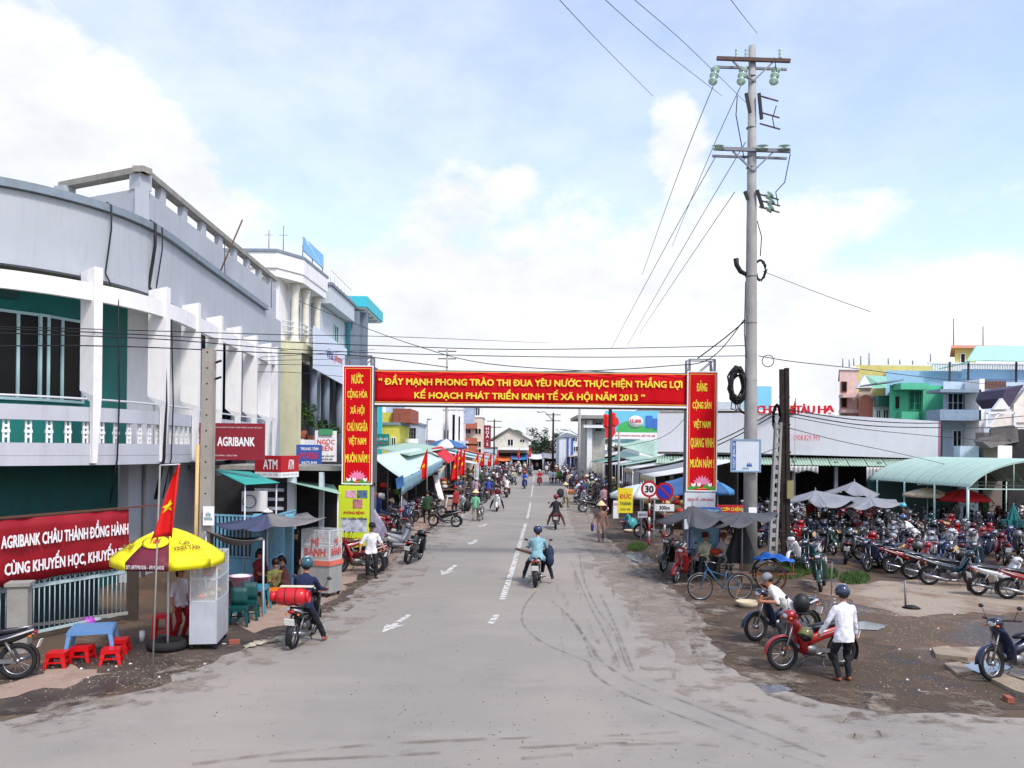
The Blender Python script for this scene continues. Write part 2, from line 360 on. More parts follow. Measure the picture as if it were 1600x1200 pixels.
    hem = (mi == 2) & (au > (-.155 if sleeve == 2 else -.09)) & (lat < .24) & (fwd < .165); mi[hem] = 1
    mbx = MB(); co = np.zeros(len(me2.vertices)*3); me2.vertices.foreach_get('co', co)
    skin_v = np.zeros(len(co)//3, bool)
    for f_, m_ in zip(me2.polygons, mi):
        if m_ in (0, 3): skin_v[list(f_.vertices)] = True
    pts_ = [Vector(c) for c in co.reshape(-1, 3)]
    for i_, p_ in enumerate(pts_):        # folds in the cloth
        if not skin_v[i_]: nv = noise.noise_vector(Vector((p_.x*7, p_.y*7, p_.z*13)))+.6*noise.noise_vector(Vector((p_.x*17, p_.y*17, p_.z*24))); pts_[i_] = p_+Vector((nv.x, nv.y, nv.z*.5))*.016
    mbx.v = pts_; mbx.f = [list(p.vertices) for p in me2.polygons]; mbx.m = [int(i) for i in mi]; mbx.sm = [True]*nf
    if det > 1:      # fingers, eyes, mouth
        for (w_, d, s_) in hands:
            sd_ = d.cross(Vector((0, s_, 0)) if abs(d.y) < .9 else Vector((1, 0, 0))).normalized(); cu = sd_.cross(d).normalized()*-s_
            for k, ln in enumerate((.062, .072, .068, .052)):
                b0 = w_+sd_*((k-1.5)*.018); p1 = b0+d*ln*.55+cu*.004; p2 = p1+d*ln*.35+cu*.02; p3 = p2+d*ln*.15+cu*.02
                mbx.tube([b0-d*.03, p1, p2, p3], [.010, .009, .008, .006], 5)
            b0 = w_-sd_*.03-d*.035; mbx.tube([b0, b0-sd_*.022+d*.025, b0-sd_*.028+d*.052+cu*.012], [.012, .010, .008], 5)
        for s_ in (-1, 1): mbx.ell(hc+turn*.084+side*s_*.032+Vector((0, 0, .012)), (.008, .008, .006), 6, 4, 4)
        mbx.ell(hc+turn*.083-Vector((0, 0, .058)), (.008, .02, .006), 6, 4, 5)
    PROTO[key] = (mbx, hc, turn, up); return PROTO[key]
BODY = {}
def cloth(rgb): return M('cloth_%d_%d_%d' % rgb, rgb, .85, var=.22, scale=7, bump=1.0, bs=9)
HATS = {}
def hat_mesh(kind, col):
    k = (kind, col)
    if k in HATS: return HATS[k]
    mb = MB()
    if kind == 'hair':
        mb.lathe([(.101, -.03), (.106, .02), (.092, .07), (.058, .108), (.0001, .124)], n=12); m = [HAIRM]
    elif kind == 'longhair':
        mb.lathe([(.101, -.03), (.106, .02), (.092, .07), (.058, .108), (.0001, .124)], n=12); mb.ell((-.085, 0, -.06), (.04, .07, .12)); m = [HAIRM]
    elif kind == 'helmet':
        mb.lathe([(.118, -.045), (.130, .0), (.128, .05), (.108, .10), (.066, .132), (.0001, .145)], n=16)
        mb.ring((0, 0, -.045), .118, .009, (0, 0, 1), 16, 5, mi=1); mb.box((.125, 0, .0), (.06, .14, .012), mi=1)
        mb.box((0, 0, .141), (.17, .035, .012), mi=2); mb.ell((-.03, 0, -.055), (.085, .088, .065), 10, 6, mi=3)
        m = [M('helmet_%d_%d_%d' % col, col, .25, var=.03, coat=.5), flat('helmet_rim_black', (25, 25, 28)), flat('helmet_stripe', (200, 205, 210)), HAIRM]
    elif kind == 'cone':
        mb.lathe([(.215, -.03), (.212, -.022), (.11, .10), (.0001, .195), (.0001, .187), (.11, .09), (.209, -.031)], n=20); m = [M('palm_leaf_hat', (214, 196, 150), .8, var=.1, scale=20)]
    elif kind == 'cap':
        mb.lathe([(.104, -.02), (.108, .03), (.096, .075), (.058, .108), (.0001, .12)], n=14); mb.box((.13, 0, -.005), (.11, .15, .012)); mb.ell((-.03, 0, -.04), (.08, .086, .06), 10, 6, mi=1)
        m = [cloth(col), HAIRM]
    HATS[k] = mb.mesh(kind, m); return HATS[k]
def person(label, pose, x, y, hd, shirt, pants, hat='hair', hcol=(20, 20, 22), det=1, z=0.0, sleeve=1, group=None, shoes=(70, 45, 35), sc=1.0, lean=0.0, name='person'):
    """hd: heading in degrees, 0 = along +X"""
    mbx, hc, turn, up = proto(pose, det, sleeve)
    k = (pose, det, sleeve, shirt, pants, shoes)
    if k not in BODY:
        BODY[k] = mbx.mesh('body', [SKIN, cloth(shirt), cloth(pants), M('shoe_%d_%d_%d' % shoes, shoes, .6), flat('eye_dark', (20, 16, 14)), flat('lip', (130, 70, 62))])
    r = thing(name, label, 'person', (x, y, z), math.radians(hd), group, world=False)
    r.rotation_euler = (lean, 0, math.radians(hd)); r.scale = (sc, sc, sc)
    put('body', BODY[k], r)
    if hat:
        h = put({'hair': 'hair', 'longhair': 'hair', 'helmet': 'helmet', 'cone': 'conical_hat', 'cap': 'cap'}[hat], hat_mesh(hat, hcol), r)
        h.location = hc+Vector((-.006, 0, .022 if hat not in ('cone',) else .075)); h.rotation_euler = (0, -math.asin(max(-1, min(1, turn.z)))*.8, math.atan2(turn.y, turn.x))
    return r

# ------------------------------------------------------------------ motorbikes and bicycles
TYRE = M('tyre_rubber', (30, 30, 31), .85, bump=.2, bs=80); CHROME = M('chrome', (160, 162, 165), .34, metal=1.0, var=.05)
BLACKP = M('black_plastic', (24, 25, 27), .45); SEATM = M('seat_vinyl', (26, 27, 30), .38); ENG = M('engine_alloy', (125, 125, 126), .45, metal=.8, var=.25, scale=12)
WHITEPL = flat('plate_white', (225, 225, 220)); REDL = flat('red_lens', (150, 18, 18), .2); ORL = flat('orange_lens', (220, 110, 30), .2)
GLASSH = flat('headlight_glass', (205, 210, 215), .12, spec=.8); DARKTXT = flat('plate_digits', (30, 30, 35))
STEELB = M('basket_wire', (120, 122, 124), .5, metal=.5)
def paint(c): return M('paint_%d_%d_%d' % c, c, .28, var=.05, coat=.7)
BK = {}
COLR = {'black': (20, 21, 24), 'red': (150, 16, 24), 'blue': (26, 50, 110), 'silver': (150, 153, 158), 'maroon': (88, 16, 26), 'white': (215, 217, 220), 'teal': (16, 50, 62), 'navy': (22, 30, 56), 'grey': (80, 84, 90), 'green': (20, 62, 56)}
def bike_meshes(col, det, kind=0):
    k = (col, det, kind)
    if k in BK: return BK[k]
    pm = paint(COLR[col]); n = 10 if det > 1 else 6; out_ = []
    def W_(cx):
        t = MB().ring((0, 0, 0), .255, .045, n=24 if det > 1 else 14, m=7 if det > 1 else 5)
        r = MB().ring((0, 0, 0), .212, .014, n=20 if det > 1 else 12, m=5 if det > 1 else 4); r.tube([(0, -.05, 0), (0, .05, 0)], .045, 8)
        for i in range(14 if det > 1 else 6):
            a = 2*PI*i/(14 if det > 1 else 6); r.tube([(0, .02*(-1)**i, 0), (.21*math.cos(a), 0, .21*math.sin(a))], .0045 if det > 1 else .008, 3, cap=False)
        return t, r
    t, r = W_(0); tm = t.mesh('tyre', TYRE); rm = r.mesh('rim', CHROME)
    b = MB(); b.loft([(-.86, .80, .025, .04), (-.70, .745, .07, .095), (-.45, .67, .10, .125), (-.15, .60, .105, .12), (.05, .52, .095, .10), (.17, .46, .07, .08)], n)
    b.loft([(.08, .47, .07, .06), (.22, .52, .065, .06), (.33, .66, .06, .06), (.40, .86, .06, .07)], 8)
    def shield(u, v):
        z = .30+.62*v; y = (u-.5)*2*(.17+.045*math.sin(v*PI)); return Vector((.33+.13*v-.9*y*y*1.6-.05*math.cos(v*2), y, z))
    b.grid(shield, 8, 5, th=Vector((.025, 0, 0)))
    b.loft([(.34, .93, .05, .08), (.42, .98, .09, .13), (.50, .985, .085, .12), (.545, .97, .055, .085)], n)
    if kind == 1:        # scooter: fuller tail, flat foot board, deep shield
        for p in b.v:
            if p.x < .1: p.y *= 1.45; p.z = p.z-.05 if p.z < .62 else p.z
            else: p.y *= 1.18
        b.loft([(-.55, .40, .10, .12), (-.2, .34, .08, .15), (.15, .29, .05, .17), (.36, .32, .04, .14)], n); b.loft([(-.80, .62, .08, .13), (-.45, .52, .14, .17), (-.1, .42, .12, .14)], n)
    out_.append(('body_panels', b.mesh('body_panels', pm)))
    f = MB()
    f.grid(lambda u, v: Vector((.61-.335*math.cos(PI*(.02+.62*v))*1.0, (u-.5)*.125, .3+.335*math.sin(PI*(.02+.62*v))-abs(u-.5)*.03)), 4, 8, th=Vector((0, 0, .012)))
    f2 = MB()
    for p in f.v: p.x = 1.22-p.x
    out_.append(('front_fender', f.mesh('front_fender', pm)))
    s = MB().loft([(-.72, .815, .03, .08), (-.55, .80, .05, .115), (-.25, .765, .055, .125), (-.02, .735, .05, .10), (.08, .71, .02, .06)], n); out_.append(('seat', s.mesh('seat', SEATM)))
    e = MB().ell((.06, 0, .34), (.17, .10, .11), 10, 6); e.tube([(.15, 0, .38), (.33, 0, .42)], .055, 8)
    e.bar((-.61, .06, .3), (.0, .06, .33), .03, .07); e.bar((-.1, -.25, .24), (-.1, .25, .24), .03)
    e.tube([(-.61, .1, .32), (-.45, .12, .62)], .022, 6); e.tube([(-.61, -.1, .32), (-.45, -.12, .62)], .022, 6)
    e.tube([(.61, .06, .3), (.44, .07, .82)], .018, 6); e.tube([(.61, -.06, .3), (.44, -.07, .82)], .018, 6)
    out_.append(('engine', e.mesh('engine', ENG)))
    x = MB().tube([(.16, -.10, .26), (.05, -.13, .2), (-.25, -.15, .22), (-.4, -.155, .26), (-.82, -.16, .36)], [.016, .018, .022, .042, .04], 8); out_.append(('exhaust', x.mesh('exhaust', BLACKP if kind else CHROME)))
    h = MB().tube([(.30, .34, 1.03), (.38, .15, 1.02), (.42, 0, 1.0), (.38, -.15, 1.02), (.30, -.34, 1.03)], .014, 6)
    for s_ in (1, -1): h.tube([(.27, s_*.36, 1.03), (.335, s_*.24, 1.025)], .02, 6)
    out_.append(('handlebar', h.mesh('handlebar', BLACKP)))
    out_.append(('headlight', MB().ell((.535, 0, .975), (.035, .085, .055), 10, 6).mesh('headlight', GLASSH)))
    for s_ in (1, -1):
        m_ = MB().tube([(.33, s_*.26, 1.03), (.31, s_*.33, 1.2)], .006, 4); m_.ell((.31, s_*.36, 1.24), (.018, .055, .038), 8, 5, 1)
        out_.append(('mirror', m_.mesh('mirror', [BLACKP, flat('mirror_housing', (58, 60, 64), .3)])))
    rf = MB().grid(lambda u, v: Vector((-.61-.325*math.cos(PI*(-.18+.5*v)), (u-.5)*.12, .3+.325*math.sin(PI*(-.18+.5*v)))), 3, 6, th=Vector((0, 0, .01))); out_.append(('rear_fender', rf.mesh('rear_fender', BLACKP)))
    pl = MB().box((-.93, 0, .58), (.012, .19, .14), mi=0, R=Matrix.Rotation(-.35, 3, 'Y')); out_.append(('number_plate', pl.mesh('number_plate', WHITEPL)))
    tl = MB().ell((-.86, 0, .76), (.035, .075, .035), 8, 5); out_.append(('tail_light', tl.mesh('tail_light', REDL)))
    if det > 1:
        st_ = MB()
        for s_ in (1, -1): st_.ell((.52, s_*.135, .93), (.03, .03, .02), 8, 4); st_.ell((-.80, s_*.12, .70), (.03, .025, .02), 8, 4)
        out_.append(('turn_signals', st_.mesh('turn_signals', ORL)))
        rk = MB().tube([(-.35, .1, .80), (-.78, .1, .86), (-.86, 0, .87), (-.78, -.1, .86), (-.35, -.1, .80)], .012, 6); out_.append(('grab_rail', rk.mesh('grab_rail', CHROME)))
        dc_ = MB().loft([(-.84, .80, .02, .128), (-.5, .69, .022, .132), (-.1, .60, .02, .126)], 8); out_.append(('side_stripe', dc_.mesh('side_stripe', flat('stripe_silver', (190, 190, 192), .3))))
        fr = MB().tube([(.1, -.05, .22), (.22, -.1, .02)], .012, 5); fr.tube([(-.1, .12, .24), (-.06, .26, .015)], .011, 5); out_.append(('side_stand', fr.mesh('side_stand', ENG)))
    BK[k] = (out_, tm, rm); return BK[k]
def bike(label, x, y, hd, col='black', det=1, lean=.13, group=None, steer=0.0, name='parked_motorbike', cat='motorbike', kind=0, extra=0):
    ps, tm, rm = bike_meshes(col, det, kind); r = thing(name, label, cat, (x, y, 0), math.radians(hd), group, world=False)
    r.rotation_euler = (lean, 0, math.radians(hd))
    skip = () if det > 0 else ('front_fender', 'rear_fender', 'exhaust', 'turn_signals')
    st = Matrix.Translation((.42, 0, 0)) @ Matrix.Rotation(steer, 4, 'Z') @ Matrix.Translation((-.42, 0, 0))
    for nme, me in ps:
        if nme in skip: continue
        o = put(nme, me, r)
        if steer and nme in ('front_fender', 'handlebar', 'headlight', 'mirror'): o.matrix_local = st
    if extra == 1:
        if 'bsk' not in BK: BK['bsk'] = MB().lathe([(.10, .80), (.15, 1.0), (.16, 1.0), (.11, .79), (.0001, .79)], (.62, 0, 0), 10).mesh('basket', STEELB)
        put('front_basket', BK['bsk'], r)
    elif extra == 2:
        if 'cov' not in BK: BK['cov'] = MB().grid(lambda u, v: Vector((-.72+.75*u, (v-.5)*.34, .84-.06*u-.5*abs(v-.5)**2*1.2)), 6, 6, th=.01).mesh('seat_cover', M('cardboard', (176, 146, 104), .9))
        put('seat_cover', BK['cov'], r)
    for cx in (.61, -.61):
        t = put('wheel', tm, r); t.location = (cx, 0, .3); q = put('rim', rm, t)
        if steer and cx > 0: t.matrix_local = st @ Matrix.Translation((cx, 0, .3))
    return r
def front_at(px, py, hd, which):       # root position so that the front (+1) or rear (-1) wheel stands at the pixel's ground point
    g = G(px, py); a = math.radians(hd); return g.x-math.cos(a)*.61*which, g.y-math.sin(a)*.61*which

def bicycle(label, x, y, hd, col=(30, 80, 110), lean=.1, group=None):
    r = thing('bicycle', label, 'bicycle', (x, y, 0), math.radians(hd), group, world=False); r.rotation_euler = (lean, 0, math.radians(hd))
    fm = M('bicycle_paint_%d' % col[0], col, .4)
    for cx in (.54, -.54):
        t = put('wheel', MB().ring((0, 0, 0), .325, .02, n=28, m=6).mesh('tyre', TYRE), r); t.location = (cx, 0, .345)
        q = MB().ring((0, 0, 0), .30, .012, n=28, m=4)
        for i in range(18): a = 2*PI*i/18; q.tube([(0, .03*(-1)**i, 0), (.3*math.cos(a), 0, .3*math.sin(a))], .002, 3, cap=False)
        q.tube([(0, -.04, 0), (0, .04, 0)], .025, 6); put('rim', q.mesh('rim', CHROME), t)
    f = MB(); hp, bb, sp, rr = (.36, 0, .88), (-.06, 0, .30), (-.2, 0, .78), (-.54, 0, .345)
    f.tube([hp, bb], .018, 6); f.tube([(.38, 0, .80), (-.15, 0, .62)], .014, 6); f.tube([bb, sp], .016, 6)
    for s_ in (1, -1): f.tube([bb, (rr[0], s_*.05, rr[2])], .01, 5); f.tube([sp, (rr[0], s_*.05, rr[2])], .009, 5); f.tube([(.38, s_*.05, .76), (.54, s_*.05, .345)], .012, 5)
    put('frame', f.mesh('frame', fm), r)
    put('saddle', MB().loft([(-.36, .90, .03, .08), (-.2, .905, .03, .09), (-.05, .90, .02, .03)], 8).mesh('saddle', SEATM), r)
    put('handlebar', MB().tube([(.2, .28, .97), (.34, .2, 1.0), (.37, 0, .96), (.34, -.2, 1.0), (.2, -.28, .97)], .012, 6).tube([(.37, 0, .96), (.36, 0, .86)], .014, 6).mesh('handlebar', CHROME), r)
    for cx in (.54, -.54):
        put('mudguard', MB().grid(lambda u, v: Vector((cx+.365*math.cos(PI*(.1+.8*v)), (u-.5)*.06, .345+.365*math.sin(PI*(.1+.8*v)))), 2, 12, th=Vector((0, 0, .006))).mesh('mudguard', CHROME), r)
    put('pedal', MB().bar((-.06, .07, .3), (.08, .07, .22), .015).box((.08, .12, .22), (.08, .08, .02)).mesh('pedal', ENG), r); put('pedal', MB().bar((-.06, -.07, .3), (-.2, -.07, .38), .015).box((-.2, -.12, .38), (.08, .08, .02)).mesh('pedal', ENG), r)
    put('luggage_rack', MB().bb(-.75, -.3, -.07, .07, .72, .735).mesh('luggage_rack', ENG), r)
    return r

# ================================================================== GROUND, ROAD
def gmat(name, base, layers, rough=.85, bump=.5, bs=30, rr=None, peb=0.0):
    """layers: (rgb, scale, low, high, strength) patches of dirt, damp and dust laid over the base"""
    m = bpy.data.materials.new(name); m.use_nodes = True; t = m.node_tree; b = t.nodes['Principled BSDF']
    tc = t.nodes.new('ShaderNodeTexCoord'); V = tc.outputs['Object']
    rgb = t.nodes.new('ShaderNodeRGB'); rgb.outputs[0].default_value = (*lin(base), 1); last = rgb.outputs[0]; b.inputs['Roughness'].default_value = rough; b.inputs['Specular IOR Level'].default_value = .25
    for i, (c, sc_, lo, hi, st, *mp_) in enumerate(layers):
        n = t.nodes.new('ShaderNodeTexNoise'); n.noise_dimensions = '4D'; n.inputs['W'].default_value = i*3.7; n.inputs['Scale'].default_value = sc_; n.inputs['Detail'].default_value = 9; n.inputs['Roughness'].default_value = .62
        if mp_:
            q = t.nodes.new('ShaderNodeMapping'); q.inputs['Scale'].default_value = mp_[0]; q.inputs['Rotation'].default_value = (0, 0, mp_[1] if len(mp_) > 1 else 0); t.links.new(V, q.inputs[0]); t.links.new(q.outputs[0], n.inputs['Vector'])
        else: t.links.new(V, n.inputs['Vector'])
        r = t.nodes.new('ShaderNodeMapRange'); r.interpolation_type = 'SMOOTHSTEP'; r.inputs[1].default_value = lo; r.inputs[2].default_value = hi; r.inputs[4].default_value = st; t.links.new(n.outputs['Fac'], r.inputs[0])
        x = t.nodes.new('ShaderNodeMix'); x.data_type = 'RGBA'; t.links.new(r.outputs[0], x.inputs[0]); t.links.new(last, x.inputs[6]); x.inputs[7].default_value = (*lin(c), 1); last = x.outputs[2]
        if rr == i:
            r2 = t.nodes.new('ShaderNodeMapRange'); t.links.new(r.outputs[0], r2.inputs[0]); r2.inputs[3].default_value = rough; r2.inputs[4].default_value = .25; t.links.new(r2.outputs[0], b.inputs['Roughness'])
    t.links.new(last, b.inputs['Base Color'])
    n = t.nodes.new('ShaderNodeTexNoise'); n.inputs['Scale'].default_value = bs; n.inputs['Detail'].default_value = 8; n.inputs['Roughness'].default_value = .7; t.links.new(V, n.inputs['Vector'])
    bp = t.nodes.new('ShaderNodeBump'); bp.inputs['Strength'].default_value = bump; bp.inputs['Distance'].default_value = .03; t.links.new(n.outputs['Fac'], bp.inputs['Height']); t.links.new(bp.outputs[0], b.inputs['Normal'])
    return m
DIRT = gmat('dirt', (94, 79, 64), [((74, 64, 57), .35, .45, .62, .9), ((138, 96, 72), .5, .52, .68, .55), ((150, 134, 112), .9, .55, .75, .6), ((60, 54, 50), 3.5, .55, .7, .5), ((176, 164, 148), 22, .64, .72, .8), ((58, 50, 44), 30, .6, .7, .6)], bump=1.0, bs=9, rr=0)
DAMP = gmat('damp_dirt', (84, 75, 67), [((58, 53, 50), .6, .4, .6, .9), ((104, 80, 66), .8, .5, .7, .5), ((150, 138, 122), 25, .64, .72, .7), ((40, 36, 33), 14, .6, .7, .6)], bump=1.0, bs=9, rr=0)
ASPH = gmat('asphalt', (142, 137, 128), [((156, 148, 138), .16, .42, .66, .85), ((122, 119, 115), .45, .5, .72, .55), ((158, 152, 143), 1.1, .48, .7, .45, (.35, 1, 1), .3), ((112, 108, 104), 2.2, .62, .75, .5), ((182, 177, 168), 60, .6, .72, .5), ((98, 96, 93), 50, .58, .70, .6), ((90, 87, 84), 14, .68, .74, .65), ((126, 120, 112), 5, .60, .72, .5, (.25, 1, 1), .15)], bump=.35, bs=70)
DUST = gmat('road_dust', (150, 141, 128), [((142, 132, 120), .8, .45, .65, .7), ((178, 168, 152), 1.6, .5, .7, .6), ((112, 98, 84), 5, .6, .7, .6), ((100, 90, 80), 40, .62, .7, .5)], bump=.6, bs=40)
PAVE = gmat('worn_pavement', (158, 136, 120), [((118, 98, 86), .7, .45, .62, .7), ((176, 164, 150), 1.5, .5, .7, .5), ((90, 78, 70), 8, .62, .7, .6)], bump=.5, bs=40)
CONC = gmat('worn_concrete_ground', (156, 143, 126), [((120, 98, 82), .6, .47, .6, .85), ((150, 140, 125), 2, .5, .7, .5), ((100, 84, 72), 9, .62, .72, .5)], bump=.5, bs=40)
def ragged(m, lo, hi, scale):      # lets the layer below show through in worn patches
    t = m.node_tree; b = t.nodes['Principled BSDF']; tc = t.nodes.new('ShaderNodeTexCoord'); n = t.nodes.new('ShaderNodeTexNoise'); n.inputs['Scale'].default_value = scale; n.inputs['Detail'].default_value = 9; n.inputs['Roughness'].default_value = .65
    t.links.new(tc.outputs['Object'], n.inputs['Vector']); r = t.nodes.new('ShaderNodeMapRange'); r.interpolation_type = 'SMOOTHSTEP'; r.inputs[1].default_value = lo; r.inputs[2].default_value = hi; r.inputs[4].default_value = .78; t.links.new(n.outputs['Fac'], r.inputs[0]); t.links.new(r.outputs[0], b.inputs['Alpha'])
ragged(DUST, .36, .60, .9)
def jag(pts, step=.35, amp=.10, seed=1, closed=True):
    rnd = random.Random(seed); out_ = []
    for i in range(len(pts) if closed else len(pts)-1):
        a, b = pts[i], pts[(i+1) % len(pts)]; d = b-a; n = max(1, min(40, int(d.length/step))); nn = Vector((-d.y, d.x, 0)).normalized()
        for k in range(n):
            q = rnd.uniform(-1, 1)*amp*min(1, max(.25, 14/max(a.y, 1)))*2; out_.append(a+d*(k/n)+nn*(q if k else q*.3))
    return out_
def sheet(name, pts, z, mat, label=None, kind='structure', par=None):
    pts = [Vector((p[0], p[1], 0)) for p in pts]; mb = MB(); tri = tessellate_polygon([pts])
    fs = []
    for t in tri:
        a, b, c = (pts[i] for i in t); fs.append(tuple(t) if (b-a).cross(c-a).z > 0 else tuple(reversed(t)))
    mb.add([Vector((p.x, p.y, z)) for p in pts], fs); me = bpy.data.meshes.new(name); me.from_pydata([tuple(v) for v in mb.v], [], mb.f); me.materials.append(mat)
    o = put(name, me, par)
    if kind: o['kind'] = kind
    if label: o['label'] = label
    return o
def GP(lst): return [G(x, y) for x, y in lst]
gm = MB().grid(lambda u, v: ((u-.5)*3000, -600+v*3600, 0), 4, 4); gm.sm = [False]*len(gm.f); struct(gm.build('ground', DIRT))
RL = [(0, 1128), (100, 1108), (200, 1085), (300, 1047), (350, 1026), (420, 1003), (480, 975), (530, 945), (570, 915), (600, 892), (628, 865), (655, 842), (690, 815), (715, 800), (740, 789), (758, 775), (772, 762), (786, 750), (800, 741), (810, 733)]
RR = [(858, 733), (868, 745), (890, 762), (912, 782), (925, 800), (940, 830), (968, 860), (1000, 888), (1035, 912), (1070, 935), (1095, 965), (1110, 1000), (1130, 1040), (1180, 1065), (1240, 1085), (1330, 1108), (1400, 1118), (1500, 1115), (1600, 1120)]
road = [Vector((-60, 8.5, 0)), Vector((-22, 11.3, 0))]+jag(GP(RL), seed=3, closed=False)+[Vector((-1.0, 230, 0)), Vector((4.5, 230, 0))]+jag(GP(RR), seed=4, closed=False)+[Vector((20, 12.2, 0)), Vector((60, 13.5, 0)), Vector((60, -30, 0)), Vector((-60, -30, 0))]
sheet('road', road, .012, ASPH)
# damp black verge on the left, dust blown over the right lane edge, worn pads
sheet('verge', jag(GP([(-250, 1190), (0, 1120), (150, 1092), (260, 1060), (400, 1006), (500, 962), (590, 898), (560, 870), (470, 905), (400, 960), (330, 985), (200, 1000), (0, 1060), (-250, 1110)]), .5, .15, 8), .004, DAMP)
sheet('pavement', jag(GP([(560, 838), (650, 838), (700, 805), (745, 782), (770, 757), (720, 752), (640, 765), (560, 800)]), .6, .06, 5), .008, PAVE)
sheet('pavement', jag(GP([(560, 900), (610, 882), (650, 838), (575, 850), (500, 900), (430, 945), (360, 960), (400, 990), (500, 955)]), .5, .12, 6), .009, PAVE)
sheet('dirt_patch', jag(GP([(40, 1058), (110, 1038), (180, 1052), (120, 1070), (0, 1092), (-80, 1085)]), .2, .1, 7), .009, PAVE)
sheet('dusty_road_edge', jag(GP([(885, 775), (915, 800), (935, 830), (965, 862), (1000, 890), (1035, 914), (1068, 937), (1090, 966), (1104, 1002), (1120, 1038), (1080, 1042), (1020, 1000), (985, 955), (955, 915), (925, 870), (900, 835), (885, 800)]), .3, .12, 15), .016, DUST)
sheet('concrete_pad', jag(GP([(1250, 905), (1330, 912), (1450, 905), (1600, 925), (1800, 930), (1800, 962), (1600, 958), (1480, 960), (1400, 962), (1350, 948), (1290, 930)]), .4, .2, 9), .006, CONC)
sheet('concrete_pad', jag(GP([(1460, 1012), (1500, 1012), (1600, 1008), (1720, 1015), (1740, 1080), (1600, 1062), (1540, 1040), (1480, 1030)]), .3, .1, 19), .007, CONC)
MUD = gmat('dark_mud', (80, 68, 55), [((108, 86, 70), .8, .5, .65, .6), ((46, 42, 40), 2, .5, .65, .7), ((150, 140, 128), 26, .66, .72, .7)], bump=1, bs=10, rr=1)
sheet('mud', jag(GP([(1095, 950), (1180, 950), (1260, 975), (1400, 1010), (1500, 1060), (1600, 1085), (1600, 1112), (1500, 1108), (1400, 1112), (1330, 1102), (1240, 1080), (1180, 1060), (1135, 1035), (1115, 1000)]), .3, .2, 12), .005, MUD)
sheet('mud', jag(GP([(915, 790), (980, 812), (1020, 850), (1075, 900), (1090, 945), (1060, 925), (1010, 885), (968, 858), (940, 828), (925, 805)]), .3, .2, 13), .0055, MUD)
EDGE1 = gmat('edge_dirt', (112, 100, 88), [((84, 74, 66), 3, .5, .7, .6), ((150, 138, 122), 18, .62, .72, .6)], bump=.6, bs=30); ragged(EDGE1, .47, .66, 2.4)
EDGE2 = gmat('edge_dust', (150, 140, 126), [((124, 112, 98), 3, .5, .7, .6), ((96, 88, 80), 18, .62, .72, .6)], bump=.6, bs=30); ragged(EDGE2, .50, .66, 1.3)
PUD = M('puddle_water', (112, 116, 124), .06, var=.1, spec=.7)
for pl in ([(1325, 975), (1352, 972), (1386, 978), (1372, 986), (1330, 984)], [(985, 862), (1010, 868), (1022, 880), (1000, 880), (975, 870)], [(1180, 1072), (1220, 1070), (1240, 1080), (1200, 1084)], [(1500, 1040), (1560, 1030), (1590, 1042), (1540, 1056)]):
    tag(sheet('puddle', jag(GP(pl), .08, .02, 2), .018, PUD), None, None)
def alphamat(name, rgb, lo, hi, scale, amax=.9, rough=.8):
    m = M(name, rgb, rough); t = m.node_tree; b = t.nodes['Principled BSDF']; tc = t.nodes.new('ShaderNodeTexCoord'); n = t.nodes.new('ShaderNodeTexNoise'); n.inputs['Scale'].default_value = scale; n.inputs['Detail'].default_value = 8
    t.links.new(tc.outputs['Object'], n.inputs['Vector']); r = t.nodes.new('ShaderNodeMapRange'); r.inputs[1].default_value = lo; r.inputs[2].default_value = hi; r.inputs[4].default_value = amax
    t.links.new(n.outputs['Fac'], r.inputs[0]); t.links.new(r.outputs[0], b.inputs['Alpha']); return m
WORN = alphamat('worn_white_paint', (212, 210, 202), .33, .50, 6, .85); SKID = alphamat('tyre_mark', (112, 106, 100), .38, .62, 3, .42); SKID2 = alphamat('mud_streak', (118, 104, 90), .42, .6, 2.2, .42)
def strip(name, px, w_, z, mat, n=10):
    p = GP(px); pts = []
    for i in range(len(p)-1):
        p0, p1, p2, p3 = p[max(i-1, 0)], p[i], p[i+1], p[min(i+2, len(p)-1)]
        for k in range(n):
            t = k/n; pts.append(.5*((2*p1)+(p2-p0)*t+(2*p0-5*p1+4*p2-p3)*t*t+(3*p1-p0-3*p2+p3)*t**3))
    pts.append(p[-1]); mb = MB(); vs = []
    for i, q in enumerate(pts):
        d = (pts[min(i+1, len(pts)-1)]-pts[max(i-1, 0)]).normalized(); s_ = Vector((-d.y, d.x, 0)); ww = w_(i/len(pts)) if callable(w_) else w_
        vs += [Vector((q.x, q.y, z))-s_*ww/2, Vector((q.x, q.y, z))+s_*ww/2]
    me = bpy.data.meshes.new(name); me.from_pydata([tuple(v) for v in vs], [], [(2*i+1, 2*i, 2*i+2, 2*i+3) for i in range(len(pts)-1)]); me.materials.append(mat)
    o = put(name, me); o['kind'] = 'structure'; return o
strip('lane_line', [(785, 938), (804, 879), (821, 819)], .16, .022, WORN)
strip('lane_line', [(824, 811), (829, 785)], .13, .022, WORN); strip('lane_line', [(830, 777), (833, 758)], .13, .022, WORN); strip('lane_line', [(833, 753), (835, 744)], .13, .022, WORN)
strip('lane_line', [(766, 976), (776, 962)], .14, .022, WORN)
for a, b, hw in (((597, 990), (640, 962), .22), ((690, 900), (712, 884), .25), ((733, 852), (745, 844), .25), ((750, 824), (760, 819), .25)):
    p, q = G(*a), G(*b); d = (q-p).normalized(); s_ = Vector((-d.y, d.x, 0)); L_ = (q-p).length
    arrow = [p, p+d*L_*.45+s_*hw*1.0, p+d*L_*.38+s_*hw*.3, q+s_*hw*.3, q-s_*hw*.3, p+d*L_*.38-s_*hw*.3, p+d*L_*.45-s_*hw*1.0]
    sheet('lane_arrow', arrow, .022, WORN)
